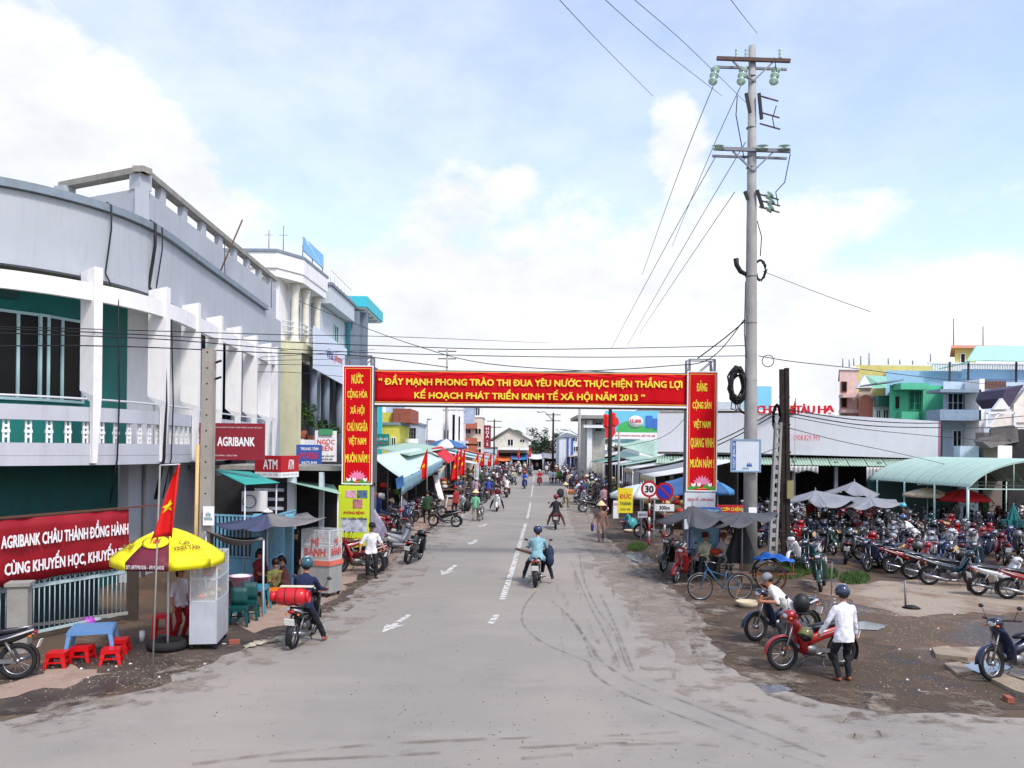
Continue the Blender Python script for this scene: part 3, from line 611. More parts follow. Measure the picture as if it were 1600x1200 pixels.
for k, (pts, w_) in enumerate([([(838, 925), (820, 948), (817, 975), (845, 1003), (895, 1026), (921, 1036)], .05), ([(921, 1036), (928, 1054), (965, 1080), (1020, 1104), (1110, 1138), (1215, 1178), (1330, 1215)], .06),
    ([(884, 958), (905, 985), (924, 1012), (938, 1032), (985, 1064), (1100, 1110), (1180, 1142), (1290, 1185)], .07), ([(862, 940), (900, 975), (925, 1030)], .05),
    ([(905, 868), (912, 905), (932, 950), (958, 985), (975, 1030), (985, 1052)], .05), ([(893, 880), (918, 940), (950, 1000), (968, 1046)], .04), ([(938, 930), (960, 975), (990, 1050)], .05)]):
    strip('tyre_mark', pts, w_, .024+k*.002, SKID)
for k, (pts, w_) in enumerate([([(300, 1197), (430, 1180), (600, 1165), (760, 1157)], .10), ([(420, 1192), (700, 1178), (900, 1166), (980, 1163)], .09), ([(780, 1157), (880, 1152), (900, 1150)], .06), ([(930, 1152), (985, 1151)], .06), ([(815, 1188), (860, 1184), (895, 1181)], .08), ([(1000, 1150), (1060, 1146)], .05), ([(900, 1172), (1040, 1164), (1120, 1168)], .07)]):
    strip('mud_streak', pts, w_, .024+k*.002, SKID2)
rnd = random.Random(5)
for k in range(46):
    x, y = rnd.choice([(rnd.uniform(930, 1100), rnd.uniform(860, 1050)), (rnd.uniform(860, 1000), rnd.uniform(880, 1040)), (rnd.uniform(950, 1600), rnd.uniform(1130, 1190))])
    if y > 1100: pts = [(x, y), (x+rnd.uniform(30, 80), y+rnd.uniform(-4, 4))]
    else: pts = [(x, y), (x+rnd.uniform(-2, 10), y+rnd.uniform(8, 30))]
    strip('mud_streak', pts, rnd.uniform(.02, .07), .04+k*.001, SKID2, 3)
strip('verge_dirt', RL[:17], .9, .019, EDGE1, 4); strip('verge_dirt', RR[2:], .9, .0195, EDGE1, 4)
strip('verge_dust', [(x+10+(k*7) % 13, y+8) for k, (x, y) in enumerate(RL[:15])], 1.6, .0205, EDGE2, 4); strip('verge_dust', [(x-16, y+6) for x, y in RR[3:]], 2.6, .021, EDGE2, 4)
# gravel, stones and litter
STONE = M('stone', (132, 122, 108), .9, var=.4, scale=2)
def scatter(name, polys, n, smin, smax, mat, seed, z=.0):
    rn = random.Random(seed); mb = MB()
    for i in range(n):
        (x0, x1, y0, y1) = rn.choice(polys); g = G(rn.uniform(x0, x1), rn.uniform(y0, y1)); s_ = rn.uniform(smin, smax)*(1 if g.y < 20 else 1.3)
        a = [Vector((rn.uniform(-1, 1), rn.uniform(-1, 1), rn.uniform(-.3, .8)))*s_ for _ in range(4)]; a = [Vector((s_, 0, 0)), Vector((-s_*.6, s_*rn.uniform(.5, 1), 0)), Vector((-s_*.5, -s_*rn.uniform(.5, 1), 0)), Vector((rn.uniform(-.3, .3)*s_, rn.uniform(-.3, .3)*s_, s_*rn.uniform(.4, .9)))]
        R = Matrix.Rotation(rn.uniform(0, 6.28), 3, 'Z'); mb.add([g+Vector((0, 0, z))+R @ p for p in a], [(0, 1, 3), (1, 2, 3), (2, 0, 3)])
    o = mb.build(name, mat); o['kind'] = 'stuff'; return o
scatter('gravel', [(1380, 1600, 960, 1100), (1380, 1600, 985, 1095), (1140, 1400, 1000, 1095), (1280, 1500, 940, 985)], 2600, .010, .026, STONE, 3).__setitem__('label', 'loose pale gravel over the brown dirt')
scatter('gravel', [(0, 420, 1040, 1100), (60, 330, 1020, 1075), (330, 600, 930, 990), (960, 1080, 830, 930)], 1500, .01, .03, STONE, 4).__setitem__('label', 'small stones along the damp verge')
scatter('gravel', [(0, 1600, 1060, 1200), (600, 1100, 960, 1200)], 260, .008, .02, M('stone_dark', (80, 74, 68), .9), 6, .012).__setitem__('label', 'grit on the asphalt')
LIT = flat('litter_white', (205, 205, 200)); 
scatter('litter', [(1390, 1560, 960, 1090), (1180, 1330, 925, 960), (100, 330, 1035, 1070), (960, 1060, 850, 930), (330, 560, 905, 1010)], 90, .015, .04, LIT, 9, .003).__setitem__('label', 'scraps of white litter on the dirt')
GRASS = M('grass_blade', (70, 98, 42), .7, var=.4, scale=4)
def grass(polys, n, label, seed, h=.16):
    rn = random.Random(seed); mb = MB()
    for i in range(n):
        (cx, cy, rx, ry) = rn.choice(polys); a, q = rn.uniform(0, 6.28), math.sqrt(rn.random()); g = G(cx+rx*q*math.cos(a), cy+ry*q*math.sin(a)); t = rn.uniform(0, 6.28); d = Vector((math.cos(t), math.sin(t), 0)); hh = h*rn.uniform(.4, 1.2)
        mb.add([g-d*.012, g+d*.012, g+Vector((rn.uniform(-.06, .06), rn.uniform(-.06, .06), hh))], [(0, 1, 2)])
    o = mb.build('grass', GRASS); o['kind'] = 'stuff'; o['label'] = label
grass([(1225, 893, 38, 13), (1335, 905, 24, 9), (1290, 898, 20, 8), (1250, 890, 30, 10)], 6500, 'green grass tuft under the parked motorbikes', 1)
grass([(996, 856, 16, 6)], 900, 'green grass tuft beside the road signs', 2)

# ================================================================== LEFT: BANK BUILDING
WALLB = M('wall_balcony_grey', (184, 188, 196), .8, var=.05, scale=.7, grime=.2, bump=.12, bs=30)
WALLG = M('wall_pale_grey', (174, 180, 186), .8, var=.05, scale=.7, grime=.20, bump=.12, bs=30)
WHITEW = M('wall_white', (234, 234, 232), .75, var=.04, grime=.16, bump=.1, bs=30)
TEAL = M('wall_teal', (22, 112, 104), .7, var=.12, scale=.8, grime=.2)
CORN = M('cornice_blue_grey', (128, 142, 152), .7, grime=.3)
DARKG = flat('dark_glass', (14, 15, 18), .3, spec=.25); FRAMEB = flat('window_frame_pale_blue', (170, 205, 205), .5)
RAILM = flat('rail_white_metal', (200, 205, 208), .4); CONCW = M('weathered_concrete', (150, 148, 140), .9, var=.2, scale=2, grime=.5, bump=.4, bs=25)
def crom(p, n=6):
    p = [Vector((a, b, 0)) for a, b in p]; o = []
    for i in range(len(p)-1):
        p0, p1, p2, p3 = p[max(i-1, 0)], p[i], p[i+1], p[min(i+2, len(p)-1)]
        for k in range(n): t = k/n; o.append(.5*((2*p1)+(p2-p0)*t+(2*p0-5*p1+4*p2-p3)*t*t+(3*p1-p0-3*p2+p3)*t**3))
    return o+[p[-1]]
BP = crom([(-17.5, 17.0), (-15, 17.45), (-13.2, 18.1), (-11.7, 19.0), (-10.85, 19.95), (-10.3, 21.0), (-10.02, 22.1), (-9.92, 23.4), (-10.0, 24.9)])+[Vector((-9.92-.065*(y-23.4), y, 0)) for y in (27, 30, 33, 36, 37.5, 39.2)]
def nrm(i, P_):
    d = (P_[min(i+1, len(P_)-1)]-P_[max(i-1, 0)]).normalized(); return Vector((d.y, -d.x, 0))
def sub(y0, y1): return [i for i in range(len(BP)) if y0 <= BP[i].y <= y1]
def band(mb, idx, o0, o1, z0, z1, mi=0):
    vs = []
    for i in idx:
        n = nrm(i, BP); a, b = BP[i]+n*o0, BP[i]+n*o1
        vs += [Vector((a.x, a.y, z0)), Vector((b.x, b.y, z0)), Vector((b.x, b.y, z1)), Vector((a.x, a.y, z1))]
    k = len(idx); fs = [(4*i+j, 4*i+(j+1) % 4, 4*i+4+(j+1) % 4, 4*i+4+j) for i in range(k-1) for j in range(4)]+[(3, 2, 1, 0), (4*k-4, 4*k-3, 4*k-2, 4*k-1)]
    return mb.add(vs, fs, mi)
def at_s(y):          # point and outward normal of the facade line at depth y
    for i in range(len(BP)-1):
        if BP[i].y <= y <= BP[i+1].y:
            t = (y-BP[i].y)/(BP[i+1].y-BP[i].y); n = nrm(i, BP)*(1-t)+nrm(i+1, BP)*t; return BP[i].lerp(BP[i+1], t), n.normalized()
    return BP[-1], nrm(len(BP)-1, BP)
bank = thing('bank_building', 'pale grey two storey bank building with curved balcony and white fins on the corner', 'building', (-11, 26, 0))
ALL = list(range(len(BP)))
band(MB(), ALL, -.28, 0, 8.0, 9.72).build('fascia', WALLG, bank)
band(MB(), [i for i in ALL if BP[i].y < 36.2], -.34, .13, 9.74, 9.93).build('cornice', CORN, bank)
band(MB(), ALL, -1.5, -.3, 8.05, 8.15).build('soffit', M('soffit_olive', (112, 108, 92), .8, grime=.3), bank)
band(MB(), [i for i in ALL if BP[i].y < 36.2], .30, .46, 7.36, 7.78).build('beam', WHITEW, bank)
band(MB(), [i for i in ALL if BP[i].y < 36.2], -1.5, .34, 3.37, 3.60).build('balcony_slab', WALLB, bank)
band(MB(), [i for i in ALL if BP[i].y < 36.2], .16, .345, 3.605, 3.90).build('balcony_kerb', WALLB, bank)
band(MB(), [i for i in ALL if BP[i].y < 36.2], .14, .33, 4.43, 4.78).build('balcony_rail', WALLB, bank)
hr = MB(); pts = [BP[i]+nrm(i, BP)*.24+Vector((0, 0, 4.98)) for i in ALL if BP[i].y < 36.2]; hr.tube(pts, .03, 6).build('handrail', RAILM, bank)
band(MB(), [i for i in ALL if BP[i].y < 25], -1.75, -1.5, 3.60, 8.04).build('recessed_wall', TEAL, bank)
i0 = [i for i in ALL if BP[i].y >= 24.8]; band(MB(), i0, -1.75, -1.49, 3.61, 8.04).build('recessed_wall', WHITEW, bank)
band(MB(), sub(0, 23.6), -1.4, -1.15, 0, 3.36).build('ground_floor_wall', M('wall_teal_shaded', (12, 72, 68), .8, var=.15, grime=.3), bank)  # darker copy of the teal: balcony shade put into the wall colour
band(MB(), [i for i in ALL if BP[i].y >= 23.3], -1.1, -.85, 0, 3.36).build('ground_floor_wall', WALLG, bank)
p0, p1 = BP[-1], BP[-4]; MB().prism([p1+Vector((0, 0, 0)), p0, p0+Vector((-.6, 0, 0)), p1+Vector((-.6, 0, 0))], (0, 0, 7.99)).build('end_wall', WALLG, bank)
MB().bb(-22, -12.9, 39.0, 39.2, 0, 9.7).build('back_wall', WALLG, bank)
# flat roof and the raised terrace parapet with its posts and rail
MB().prism([Vector((-26, 17.5, 9.55)), Vector((-13.2, 18.4, 9.55)), Vector((-10.6, 21.5, 9.55)), Vector((-10.3, 24, 9.55)), Vector((-11.2, 39, 9.55)), Vector((-26, 39, 9.55))], (0, 0, .1)).build('roof', CONCW, bank)
A, B, Cc = Vector((-13.8, 25.3, 0)), Vector((-10.62, 23.75, 0)), Vector((-11.25, 39.4, 0))
for a, b in ((A, B), (B, Cc)):
    d = (b-a).normalized(); nn = Vector((d.y, -d.x, 0)); MB().prism([a, b, b-nn*.22, a-nn*.22], (0, 0, 1.62)).build('parapet_wall', WALLG, bank).location.z = 9.6
    MB().prism([a+nn*.06-d*.05, b+nn*.06+d*.05, b-nn*.28+d*.05, a-nn*.28-d*.05], (0, 0, .17)).build('parapet_rail', CONCW, bank).location.z = 11.66
for q in (A+Vector((.15, -.06, 0)), B+Vector((-.2, .3, 0))): MB().box((q.x, q.y, 11.44), (.42, .42, .44), -.4).build('parapet_post', WALLG, bank)
for k in range(8):
    q = B.lerp(Cc, (k+.85)/8.3); MB().box((q.x-.11, q.y, 11.44), (.20, .36, .44), .04).build('parapet_post', WALLG, bank)
# fins
for y in (17.55, 20.45, 22.75, 25.15, 27.6, 30.0, 32.4, 34.8, 36.1):
    q, n = at_s(y); t = Vector((-n.y, n.x, 0)); mb = MB(); prof = [(.02, 8.08), (.53, 8.18), (.53, 5.05), (.45, 3.42), (.35, 3.42), (.35, 4.9), (.02, 5.2)]
    vs = []
    for s_ in (-1, 1):
        for (o_, z) in prof: hw = .115 if z > 4.9 else .07; vs.append(q+n*o_+t*s_*hw+Vector((0, 0, z)))
    k = len(prof); tri = tessellate_polygon([[Vector((o_, z, 0)) for o_, z in prof]])
    mb.add(vs, [tuple(a) for a in tri]+[tuple(i+k for i in a) for a in tri]+[(i, (i+1) % k, (i+1) % k+k, i+k) for i in range(k)]); mb.build('fin', WHITEW, bank)
# piers between recess and fins along the wing
for y in (27.2, ):
    q, n = at_s(y); MB().box(q+n*-.86+Vector((0, 0, 5.82)), (1.2, .2, 4.4), math.atan2(n.y, n.x)).build('pier', WHITEW, bank)
# balusters
bal = MB().bb(-.02, .02, -.07, -.03, -.26, .26).bb(-.02, .02, .03, .07, -.26, .26).bb(-.03, .03, -.085, .085, -.035, .035).bb(-.028, .028, -.045, .045, .09, .15).bb(-.028, .028, -.045, .045, -.15, -.09).mesh('baluster', WHITEW)
acc = 0; last = BP[0]; gap = .42
for k in range(1, 400):
    pos = k*.42; s_ = 0
    for i in range(len(BP)-1):
        l_ = (BP[i+1]-BP[i]).length
        if s_+l_ >= pos: break
        s_ += l_
    else: break
    q = BP[i].lerp(BP[i+1], (pos-s_)/l_)
    if q.y > 36: break
    n = nrm(i, BP); o = put('baluster', bal, bank); w_ = q+n*.24; o.location = INV[bank.name] @ Vector((w_.x, w_.y, 4.165)); o.rotation_euler = (0, 0, math.atan2(n.y, n.x))
# windows in the recess
def window(parent, c, n, w_, h_, cols, frame=FRAMEB, pane=DARKG, rows=1, fw=.07, dp=.07):
    """framed window centred at c whose outward normal is n; frame is a part, panes its sub-parts"""
    n = Vector(n).normalized(); t = Vector((-n.y, n.x, 0)); rz = math.atan2(t.y, t.x); c = Vector(c); mb = MB(); O = c+n*(dp/2+.003)
    for s_ in (-1, 1): mb.box(O+Vector((0, 0, s_*(h_-fw)/2)), (w_, dp, fw), rz)
    for i in range(cols+1): mb.box(O+t*((i/cols-.5)*(w_-fw)), (fw, dp*.94, h_-2*fw), rz)
    for j in range(1, rows): mb.box(O+Vector((0, 0, (j/rows-.5)*h_)), (w_-2*fw, dp*.8, fw*.6), rz)
    fr = mb.build('window', frame, parent)
    MB().box(c+n*.014, (w_-fw, .02, h_-fw), rz).build('pane', pane, fr); return fr
for y, w_, cols in ((17.3, 1.5, 2), (18.4, 1.5, 2), (19.65, 1.5, 2), (21.0, 1.35, 2)):
    q, n = at_s(y); window(bank, q+n*-1.5+Vector((0, 0, 6.05)), n, w_, 2.2, cols)
q, n = at_s(19.2); MB().box(q+n*-1.44+Vector((0, 0, 7.62)), (.03, .7, .38), math.atan2(n.y, n.x)).build('vent_frame', flat('vent_teal_dark', (16, 70, 68)), bank)
for y in (30.2, 32.7, 35.2):
    q, n = at_s(y); window(bank, q+n*-1.48+Vector((0, 0, 5.8)), n, 1.3, 4.2, 2, flat('door_blue', (40, 70, 130), .5), DARKG, 2)
# downpipes and loose cables on the facade
CAB = flat('cable_black', (22, 22, 24), .6)
for y, r_ in ((21.0, .022), (22.7, .045), (23.1, .02)):
    q, n = at_s(y); pts = [q+n*o_+Vector((dx, 0, z)) for o_, dx, z in ((.0, 0, 9.99), (.16, 0, 9.9), (.14, .02, 9.3), (.05, -.05, 8.2), (.52, -.08, 7.5), (.62, -.1, 5), (.6, -.12, 3.5), (.35, -.1, 2.4))]
    MB().tube(pts, r_, 5).build('hanging_cable', CAB, bank)
q, n = at_s(26.2)
for y in (24.4, 26.8): q, n = at_s(y); MB().tube([q+n*-.78+Vector((0, 0, 0)), q+n*-.78+Vector((0, 0, 3.3))], .05, 8).build('downpipe', CONCW, bank)
MB().tube([Vector((-10.45, 29.5, 9.95)), Vector((-10.4, 31.8, 12.5))], .03, 5).build('leaning_rod', M('rusty_iron', (96, 62, 48), .8), bank)
for y in (29.6, 37.0): q, n = at_s(y); MB().tube([q+n*.02+Vector((0, 0, 11.2)), q+n*.03+Vector((0, 0, 10.2)), q+n*.03+Vector((.02, 0, 10.0))], .014, 4).build('hanging_cable', CAB, bank)
# ---- signs of the bank
RED = M('sign_red', (176, 24, 36), .5, var=.05); RED2 = M('banner_red', (142, 8, 26), .6, var=.08); WT = flat('lettering_white', (232, 232, 232)); YT = flat('lettering_yellow', (238, 214, 50)); MAR = M('sign_maroon', (132, 24, 40), .5, var=.06)
c = P(363, 690, 24.5); ss = sign('bank_sign', 'maroon bank signboard with white lettering behind the concrete pole', 'sign', c, 1.85, 1.08, math.radians(8), MAR,
     [('AGRIBANK', .12, .0, 1.05, .26, WT, .03), ('NGÂN HÀNG NÔNG NGHIỆP VÀ PHÁT TRIỂN NÔNG THÔN VIỆT NAM', .0, .42, 1.7, .06, WT, .0), ('CHI NHÁNH CHÂU THÀNH - ĐỒNG THÁP', -.35, -.40, 1.0, .06, WT, .0)], th=.12)
R8 = Matrix.Rotation(math.radians(8), 3, 'Z')
MB().box(c+R8 @ Vector((-.60, -.068, 0)), (.17, .012, .5), math.radians(8)).build('emblem', WT, ss); MB().box(c+R8 @ Vector((-.60, -.078, .01)), (.12, .012, .42), math.radians(8)).build('emblem', MAR, ss); MB().bar(c+R8 @ Vector((-.635, -.09, -.17)), c+R8 @ Vector((-.565, -.09, .18)), .02, .02).build('emblem', WT, ss)
atm = thing('cash_machine_sign', 'red ATM box sign with two faces beside the turquoise awning', 'sign', P(430, 745, 26))
for (x0, x1, y0, y1, tx, tw) in ((398, 438, 26.6, 26.2, 424, .55), (439, 467, 26.2, 27.3, 458, .34)):
    a, b = P(x0, 729, y0), P(x1, 729, y1); a.z = b.z = (a.z+b.z)/2; d = (b-a); rz = math.atan2(d.y, d.x); mid = (a+b)/2; Nn = Vector((d.y, -d.x, 0)).normalized()
    MB().box(mid-Nn*.06+Vector((0, 0, .09)), (d.length, .12, .52), rz).build('red_face', RED, atm); MB().box(mid-Nn*.06+Vector((0, 0, -.26)), (d.length, .11, .17), rz).build('white_face', WT, atm)
    text_mb('ATM', mid+d.normalized()*(.12 if tw > .5 else .04)+Nn*.003+Vector((0, 0, .07)), d, (0, 0, 1), tw, .30, .02).build('lettering', WT, atm)
    text_mb('Mini  ATM  VISA  JCB', mid+Nn*.003+Vector((0, 0, -.26)), d, (0, 0, 1), d.length*.8, .06, .0).build('lettering', flat('lettering_navy', (40, 50, 110)), atm)
# red cloth banner on the fence
g0, g1 = Vector((-10.1, 15.6, 0)), Vector((-8.62, 18.6, 0)); gd = (g1-g0).normalized(); gn = Vector((gd.y, -gd.x, 0))
a, b = P(-150, 860, 13.9), P(203, 842, 18.45); a.z = b.z = 1.83; d = (b-a).normalized(); nn = Vector((d.y, -d.x, 0)); LB = (b-a).length
bn = thing('cloth_banner', 'long dark red cloth banner with white slogan tied along the iron fence', 'banner', (a.x, a.y, 1.2), 0)
def bannerf(u, v): return a+d*(u*LB)+nn*(.02*math.sin(u*37)+.03*math.sin(u*9+v*2))+Vector((0, 0, (v-.5)*1.24+.02*math.sin(u*12)*(1-v)))
MB().grid(bannerf, 60, 6, th=nn*.008).build('cloth', RED2, bn)
tl_ = LB*205/353
text_mb('AGRIBANK CHÂU THÀNH ĐỒNG HÀNH', b-d*(1.64)+nn*.07+Vector((0, 0, .27)), d, (0, 0, 1), 3.02, .36, .035).build('lettering', WT, bn)
text_mb('CÙNG KHUYẾN HỌC, KHUYẾN TÀI', b-d*(1.60)+nn*.07+Vector((0, 0, -.28)), d, (0, 0, 1), 2.95, .40, .035).build('lettering', WT, bn)
MB().bar(a+Vector((0, 0, .66)), b+Vector((0, 0, .66))+d*.9, .04).build('support_rail', M('rusty_iron', (96, 62, 48), .8), bn)
# iron fence with gate posts
BLUEF = M('fence_pale_blue', (178, 200, 202), .5, var=.1, grime=.4)
fa, fb = G(-120, 1040), G(200, 968); fd = (fb-fa).normalized(); fl = (fb-fa).length
fence = thing('iron_fence', 'pale blue iron bar fence under the red cloth banner', 'fence', fa, 0)
barm = None
n_ = int(fl/.115)
for i in range(n_+1):
    q = fa+fd*(i*.115); o = MB().tube([q+Vector((0, 0, .15)), q+Vector((0, 0, 1.42))], .012, 5); o.build('fence_bar', BLUEF, fence)
for z in (.16, 1.08): MB().bar(fa+Vector((0, 0, z)), fb+Vector((0, 0, z)), .05, .05 if z < 1 else .07).build('fence_rail', BLUEF, fence)
for i in range(0, n_-2, 2): MB().bar(fa+fd*(i*.115)+Vector((0, 0, 1.12)), fa+fd*((i+2)*.115)+Vector((0, 0, 1.4)), .012).bar(fa+fd*((i+2)*.115)+Vector((0, 0, 1.12)), fa+fd*(i*.115)+Vector((0, 0, 1.4)), .012).build('fence_scroll', BLUEF, fence)
q = G(30, 1018); MB().box((q.x, q.y, .62), (.34, .34, 1.24), .3).box((q.x, q.y, 1.27), (.42, .42, .06), .3).build('fence_post', CONCW, fence)
q = G(207, 968); MB().box((q.x, q.y, .75), (.22, .22, 1.5), .3).build('fence_post', M('post_dark_wood', (62, 54, 46), .9), fence)
MB().bar(G(45, 985)+Vector((0, 0, .1)), P(200, 965, 18)-Vector((0, 0, -.1)), .06).build('leaning_pole', CONCW, fence)
# yard behind the fence: low dark wall added to make it look shaded
nf = Vector((-fd.y, fd.x, 0)); nf = nf if nf.x < 0 else -nf
MB().prism([fa+nf*.9, fb+nf*.9, fb+nf*1.0, fa+nf*1.0], (0, 0, 1.15)).build('yard_dark_backing', M('yard_shade_blue', (34, 60, 64), .8, grime=.5)); o = bpy.data.objects['yard_dark_backing']; tag(o, 'low dark wall added behind the fence bars for the shaded yard', 'wall')
tag(MB().ell(P(137, 972, 17.6), (.16, .16, .12)).build('plastic_bowl', flat('plastic_purple', (170, 70, 180), .4)), 'purple plastic bowl behind the fence bars', 'bowl')

# ================================================================== LEFT STREET FURNITURE
CPOLE = M('pole_concrete', (156, 150, 140), .9, var=.14, scale=2, grime=.25, bump=.3, bs=30)
g = G(321, 945); pt = P(327, 546, g.y)
pol = thing('power_pole', 'short square concrete pole in front of the bank sign', 'utility pole', g)
MB().prism([g+Vector((x, y, 0)) for x, y in ((-.135, -.12), (.135, -.12), (.135, .12), (-.135, .12))], pt-g).build('shaft', CPOLE, pol)
for k in range(14): z = 1.2+k*.38; q = g.lerp(pt, z/pt.z); MB().tube([q+Vector((0, -.125, 0)), q+Vector((0, -.112, 0))], .022, 8).build('bolt_hole', flat('hole_dark', (50, 42, 38)), pol)
MB().tube([g+Vector((-.25, -.06, 0)), g+Vector((-.2, -.06, 3.9))], .05, 8).build('conduit_pipe', M('pipe_yellowish', (206, 176, 120), .6), pol)
q = P(326, 806, g.y-.2); MB().box(q, (.26, .02, .46), .1).build('notice', WT, pol); text_mb('SỬA\nKHÓA', q+Vector((0, -.014, 0)), (1, .1, 0), (0, 0, 1), .18, .2).build('lettering', flat('lettering_teal', (20, 120, 120)), pol)
for z in (5.9, 5.5): q = g.lerp(pt, z/pt.z); MB().tube([q+Vector((.16, 0, 0)), q+Vector((.3, 0, .05))], .03, 6).build('insulator', CAB, pol)
# parasols
def parasol(label, cat, c, r_, apex, rim, cols, n=8, pole_to=0.0, val=.16, name='parasol', rim_wave=0, top=True):
    t = thing(name, label, cat, (c[0], c[1], 0)); c = Vector((c[0], c[1], 0)); mats = cols
    for k in range(n):
        a0, a1 = 2*PI*k/n-.39, 2*PI*(k+1)/n-.39; mb = MB()
        def f(u, v):
            a = a0+(a1-a0)*u; rr = r_*v*(1-.05*math.sin(u*PI)); z = apex-(apex-rim)*(v**1.5)-rim_wave*math.sin(u*PI)*v*v; return c+Vector((rr*math.cos(a), rr*math.sin(a), z))
        mb.grid(f, 4, 7, th=.006)
        if val: mb.grid(lambda u, v: f(u, 1.0)+Vector((0, 0, -val*v)), 4, 1, th=Vector((.004, .004, 0)))
        mb.build('canopy_panel', mats[k % len(mats)], t)
    MB().tube([c+Vector((0, 0, pole_to)), c+Vector((0, 0, apex+.06))], .022, 6).build('pole', RAILM, t); return t
YEL = M('umbrella_yellow', (232, 222, 24), .6, var=.06); MRN = M('umbrella_maroon', (104, 30, 46), .6, var=.08)
uc = G(262, 1014); um = parasol('yellow and maroon cafe parasol over the food cart', 'parasol', uc, 1.02, 2.32, 1.78, [YEL, YEL, MRN, YEL, YEL, YEL, MRN, YEL], 8)
MB().ring((uc.x, uc.y, .09), .30, .09, (0, 0, 1), 24, 8).lathe([(.22, .02), (.22, .1)], (uc.x, uc.y, 0)).build('base_tyre', TYRE, um)
def on_panel(s, k, v, w_, h_, mt):
    am = 2*PI*(k+.5)/8-.39; rr = 1.02*v; z = 2.32-.54*v**1.5+.02; O = uc+Vector((rr*math.cos(am), rr*math.sin(am), z)); out_ = Vector((math.cos(am), math.sin(am), 0)); R = Vector((-out_.y, out_.x, 0)); U = (-out_*1.0*.75+Vector((0, 0, .62))).normalized(); text_mb(s, O+out_*.02, R, U, w_, h_, .02, .012).build('lettering', mt, um)
BRN = flat('lettering_brown', (120, 70, 30)); RDT = flat('lettering_red', (200, 24, 40))
# panel facing the viewer
on_panel('Café\nVINH TÂN', 5, .68, .5, .24, BRN); on_panel('Café\nVINH TÂN', 7, .68, .5, .24, BRN)
am = 2*PI*6.5/8-.39; od = Vector((math.cos(am), math.sin(am), 0)); Rr = Matrix((Vector((-od.y, od.x, 0)), (-od*.77+Vector((0, 0, .62))).normalized(), (od*.62+Vector((0, 0, .77))).normalized())).transposed()
O = uc+od*.60+Vector((0, 0, 2.32-.54*.6**1.5+.03)); MB().ell(O, (.25, .17, .012), 20, 4, R=Rr).build('emblem', YEL, um); text_mb('T&S', O+od*.02+Vector((0, 0, .025)), Rr.col[0], Rr.col[1], .2, .12).build('lettering', RDT, um)
text_mb('VINH TÂN', uc+od*.36+Vector((0, 0, 2.32-.54*.36**1.5+.05)), Rr.col[0], Rr.col[1], .32, .07).build('lettering', WT, um)
text_mb('ĐT: 0977901036 - 0919364242', uc+od*1.0+Vector((0, 0, 1.70)), Rr.col[0], (0, 0, 1), .68, .07, .01, .03).build('lettering', WT, um)
# flags
STAR = flat('star_yellow', (244, 214, 30)); FLAGM = M('flag_red', (214, 26, 24), .7, var=.08, scale=4)
def flag(label, base, ztop, Lf, wf, lean=.0, rod=0.0, sway=0.0, group=None):
    t = thing('flag', label, 'flag', base, 0, group); b = Vector(base); top = b+Vector((lean, 0, ztop)); MB().tube([b, top], .014 if rod else .02, 6).build('pole', CONCW, t)
    tip = top+Vector((rod, 0, .02))
    if rod: MB().tube([top, tip], .012, 5).build('rod', RAILM, t)
    def f(u, v): # u down, v across, folds hanging from the tip
        return tip+Vector(((-v*wf*(.12+.88*u**.8)+sway*u), -.10*math.sin(v*9+u*2)*(.3+u*.7), -u*Lf-v*v*(.10*Lf)+(.18*Lf*v if u > .6 else 0)*(u-.6)))
    c_ = MB().grid(f, 14, 10, th=Vector((0, .006, 0))).build('cloth', FLAGM, t)
    mb = MB(); o_ = []
    for k in range(10):
        a = PI/2+k*PI/5; rr = (.22 if k % 2 == 0 else .09)*wf*1.3; uu, vv = .55-rr*math.sin(a)/Lf, .5-rr*math.cos(a)/wf*1.0; o_.append(f(uu, min(max(vv, 0), 1))+Vector((0, -.02, 0)))
    ce = sum(o_, Vector())/10; mb.add([ce]+o_, [(0, i+1, (i+1) % 10+1) for i in range(10)]); mb.build('star', STAR, c_); return t
flag('large red flag with yellow star drooping over the yellow parasol', G(238, 1061), 3.55, 1.22, .42, .09, .33, -.08)
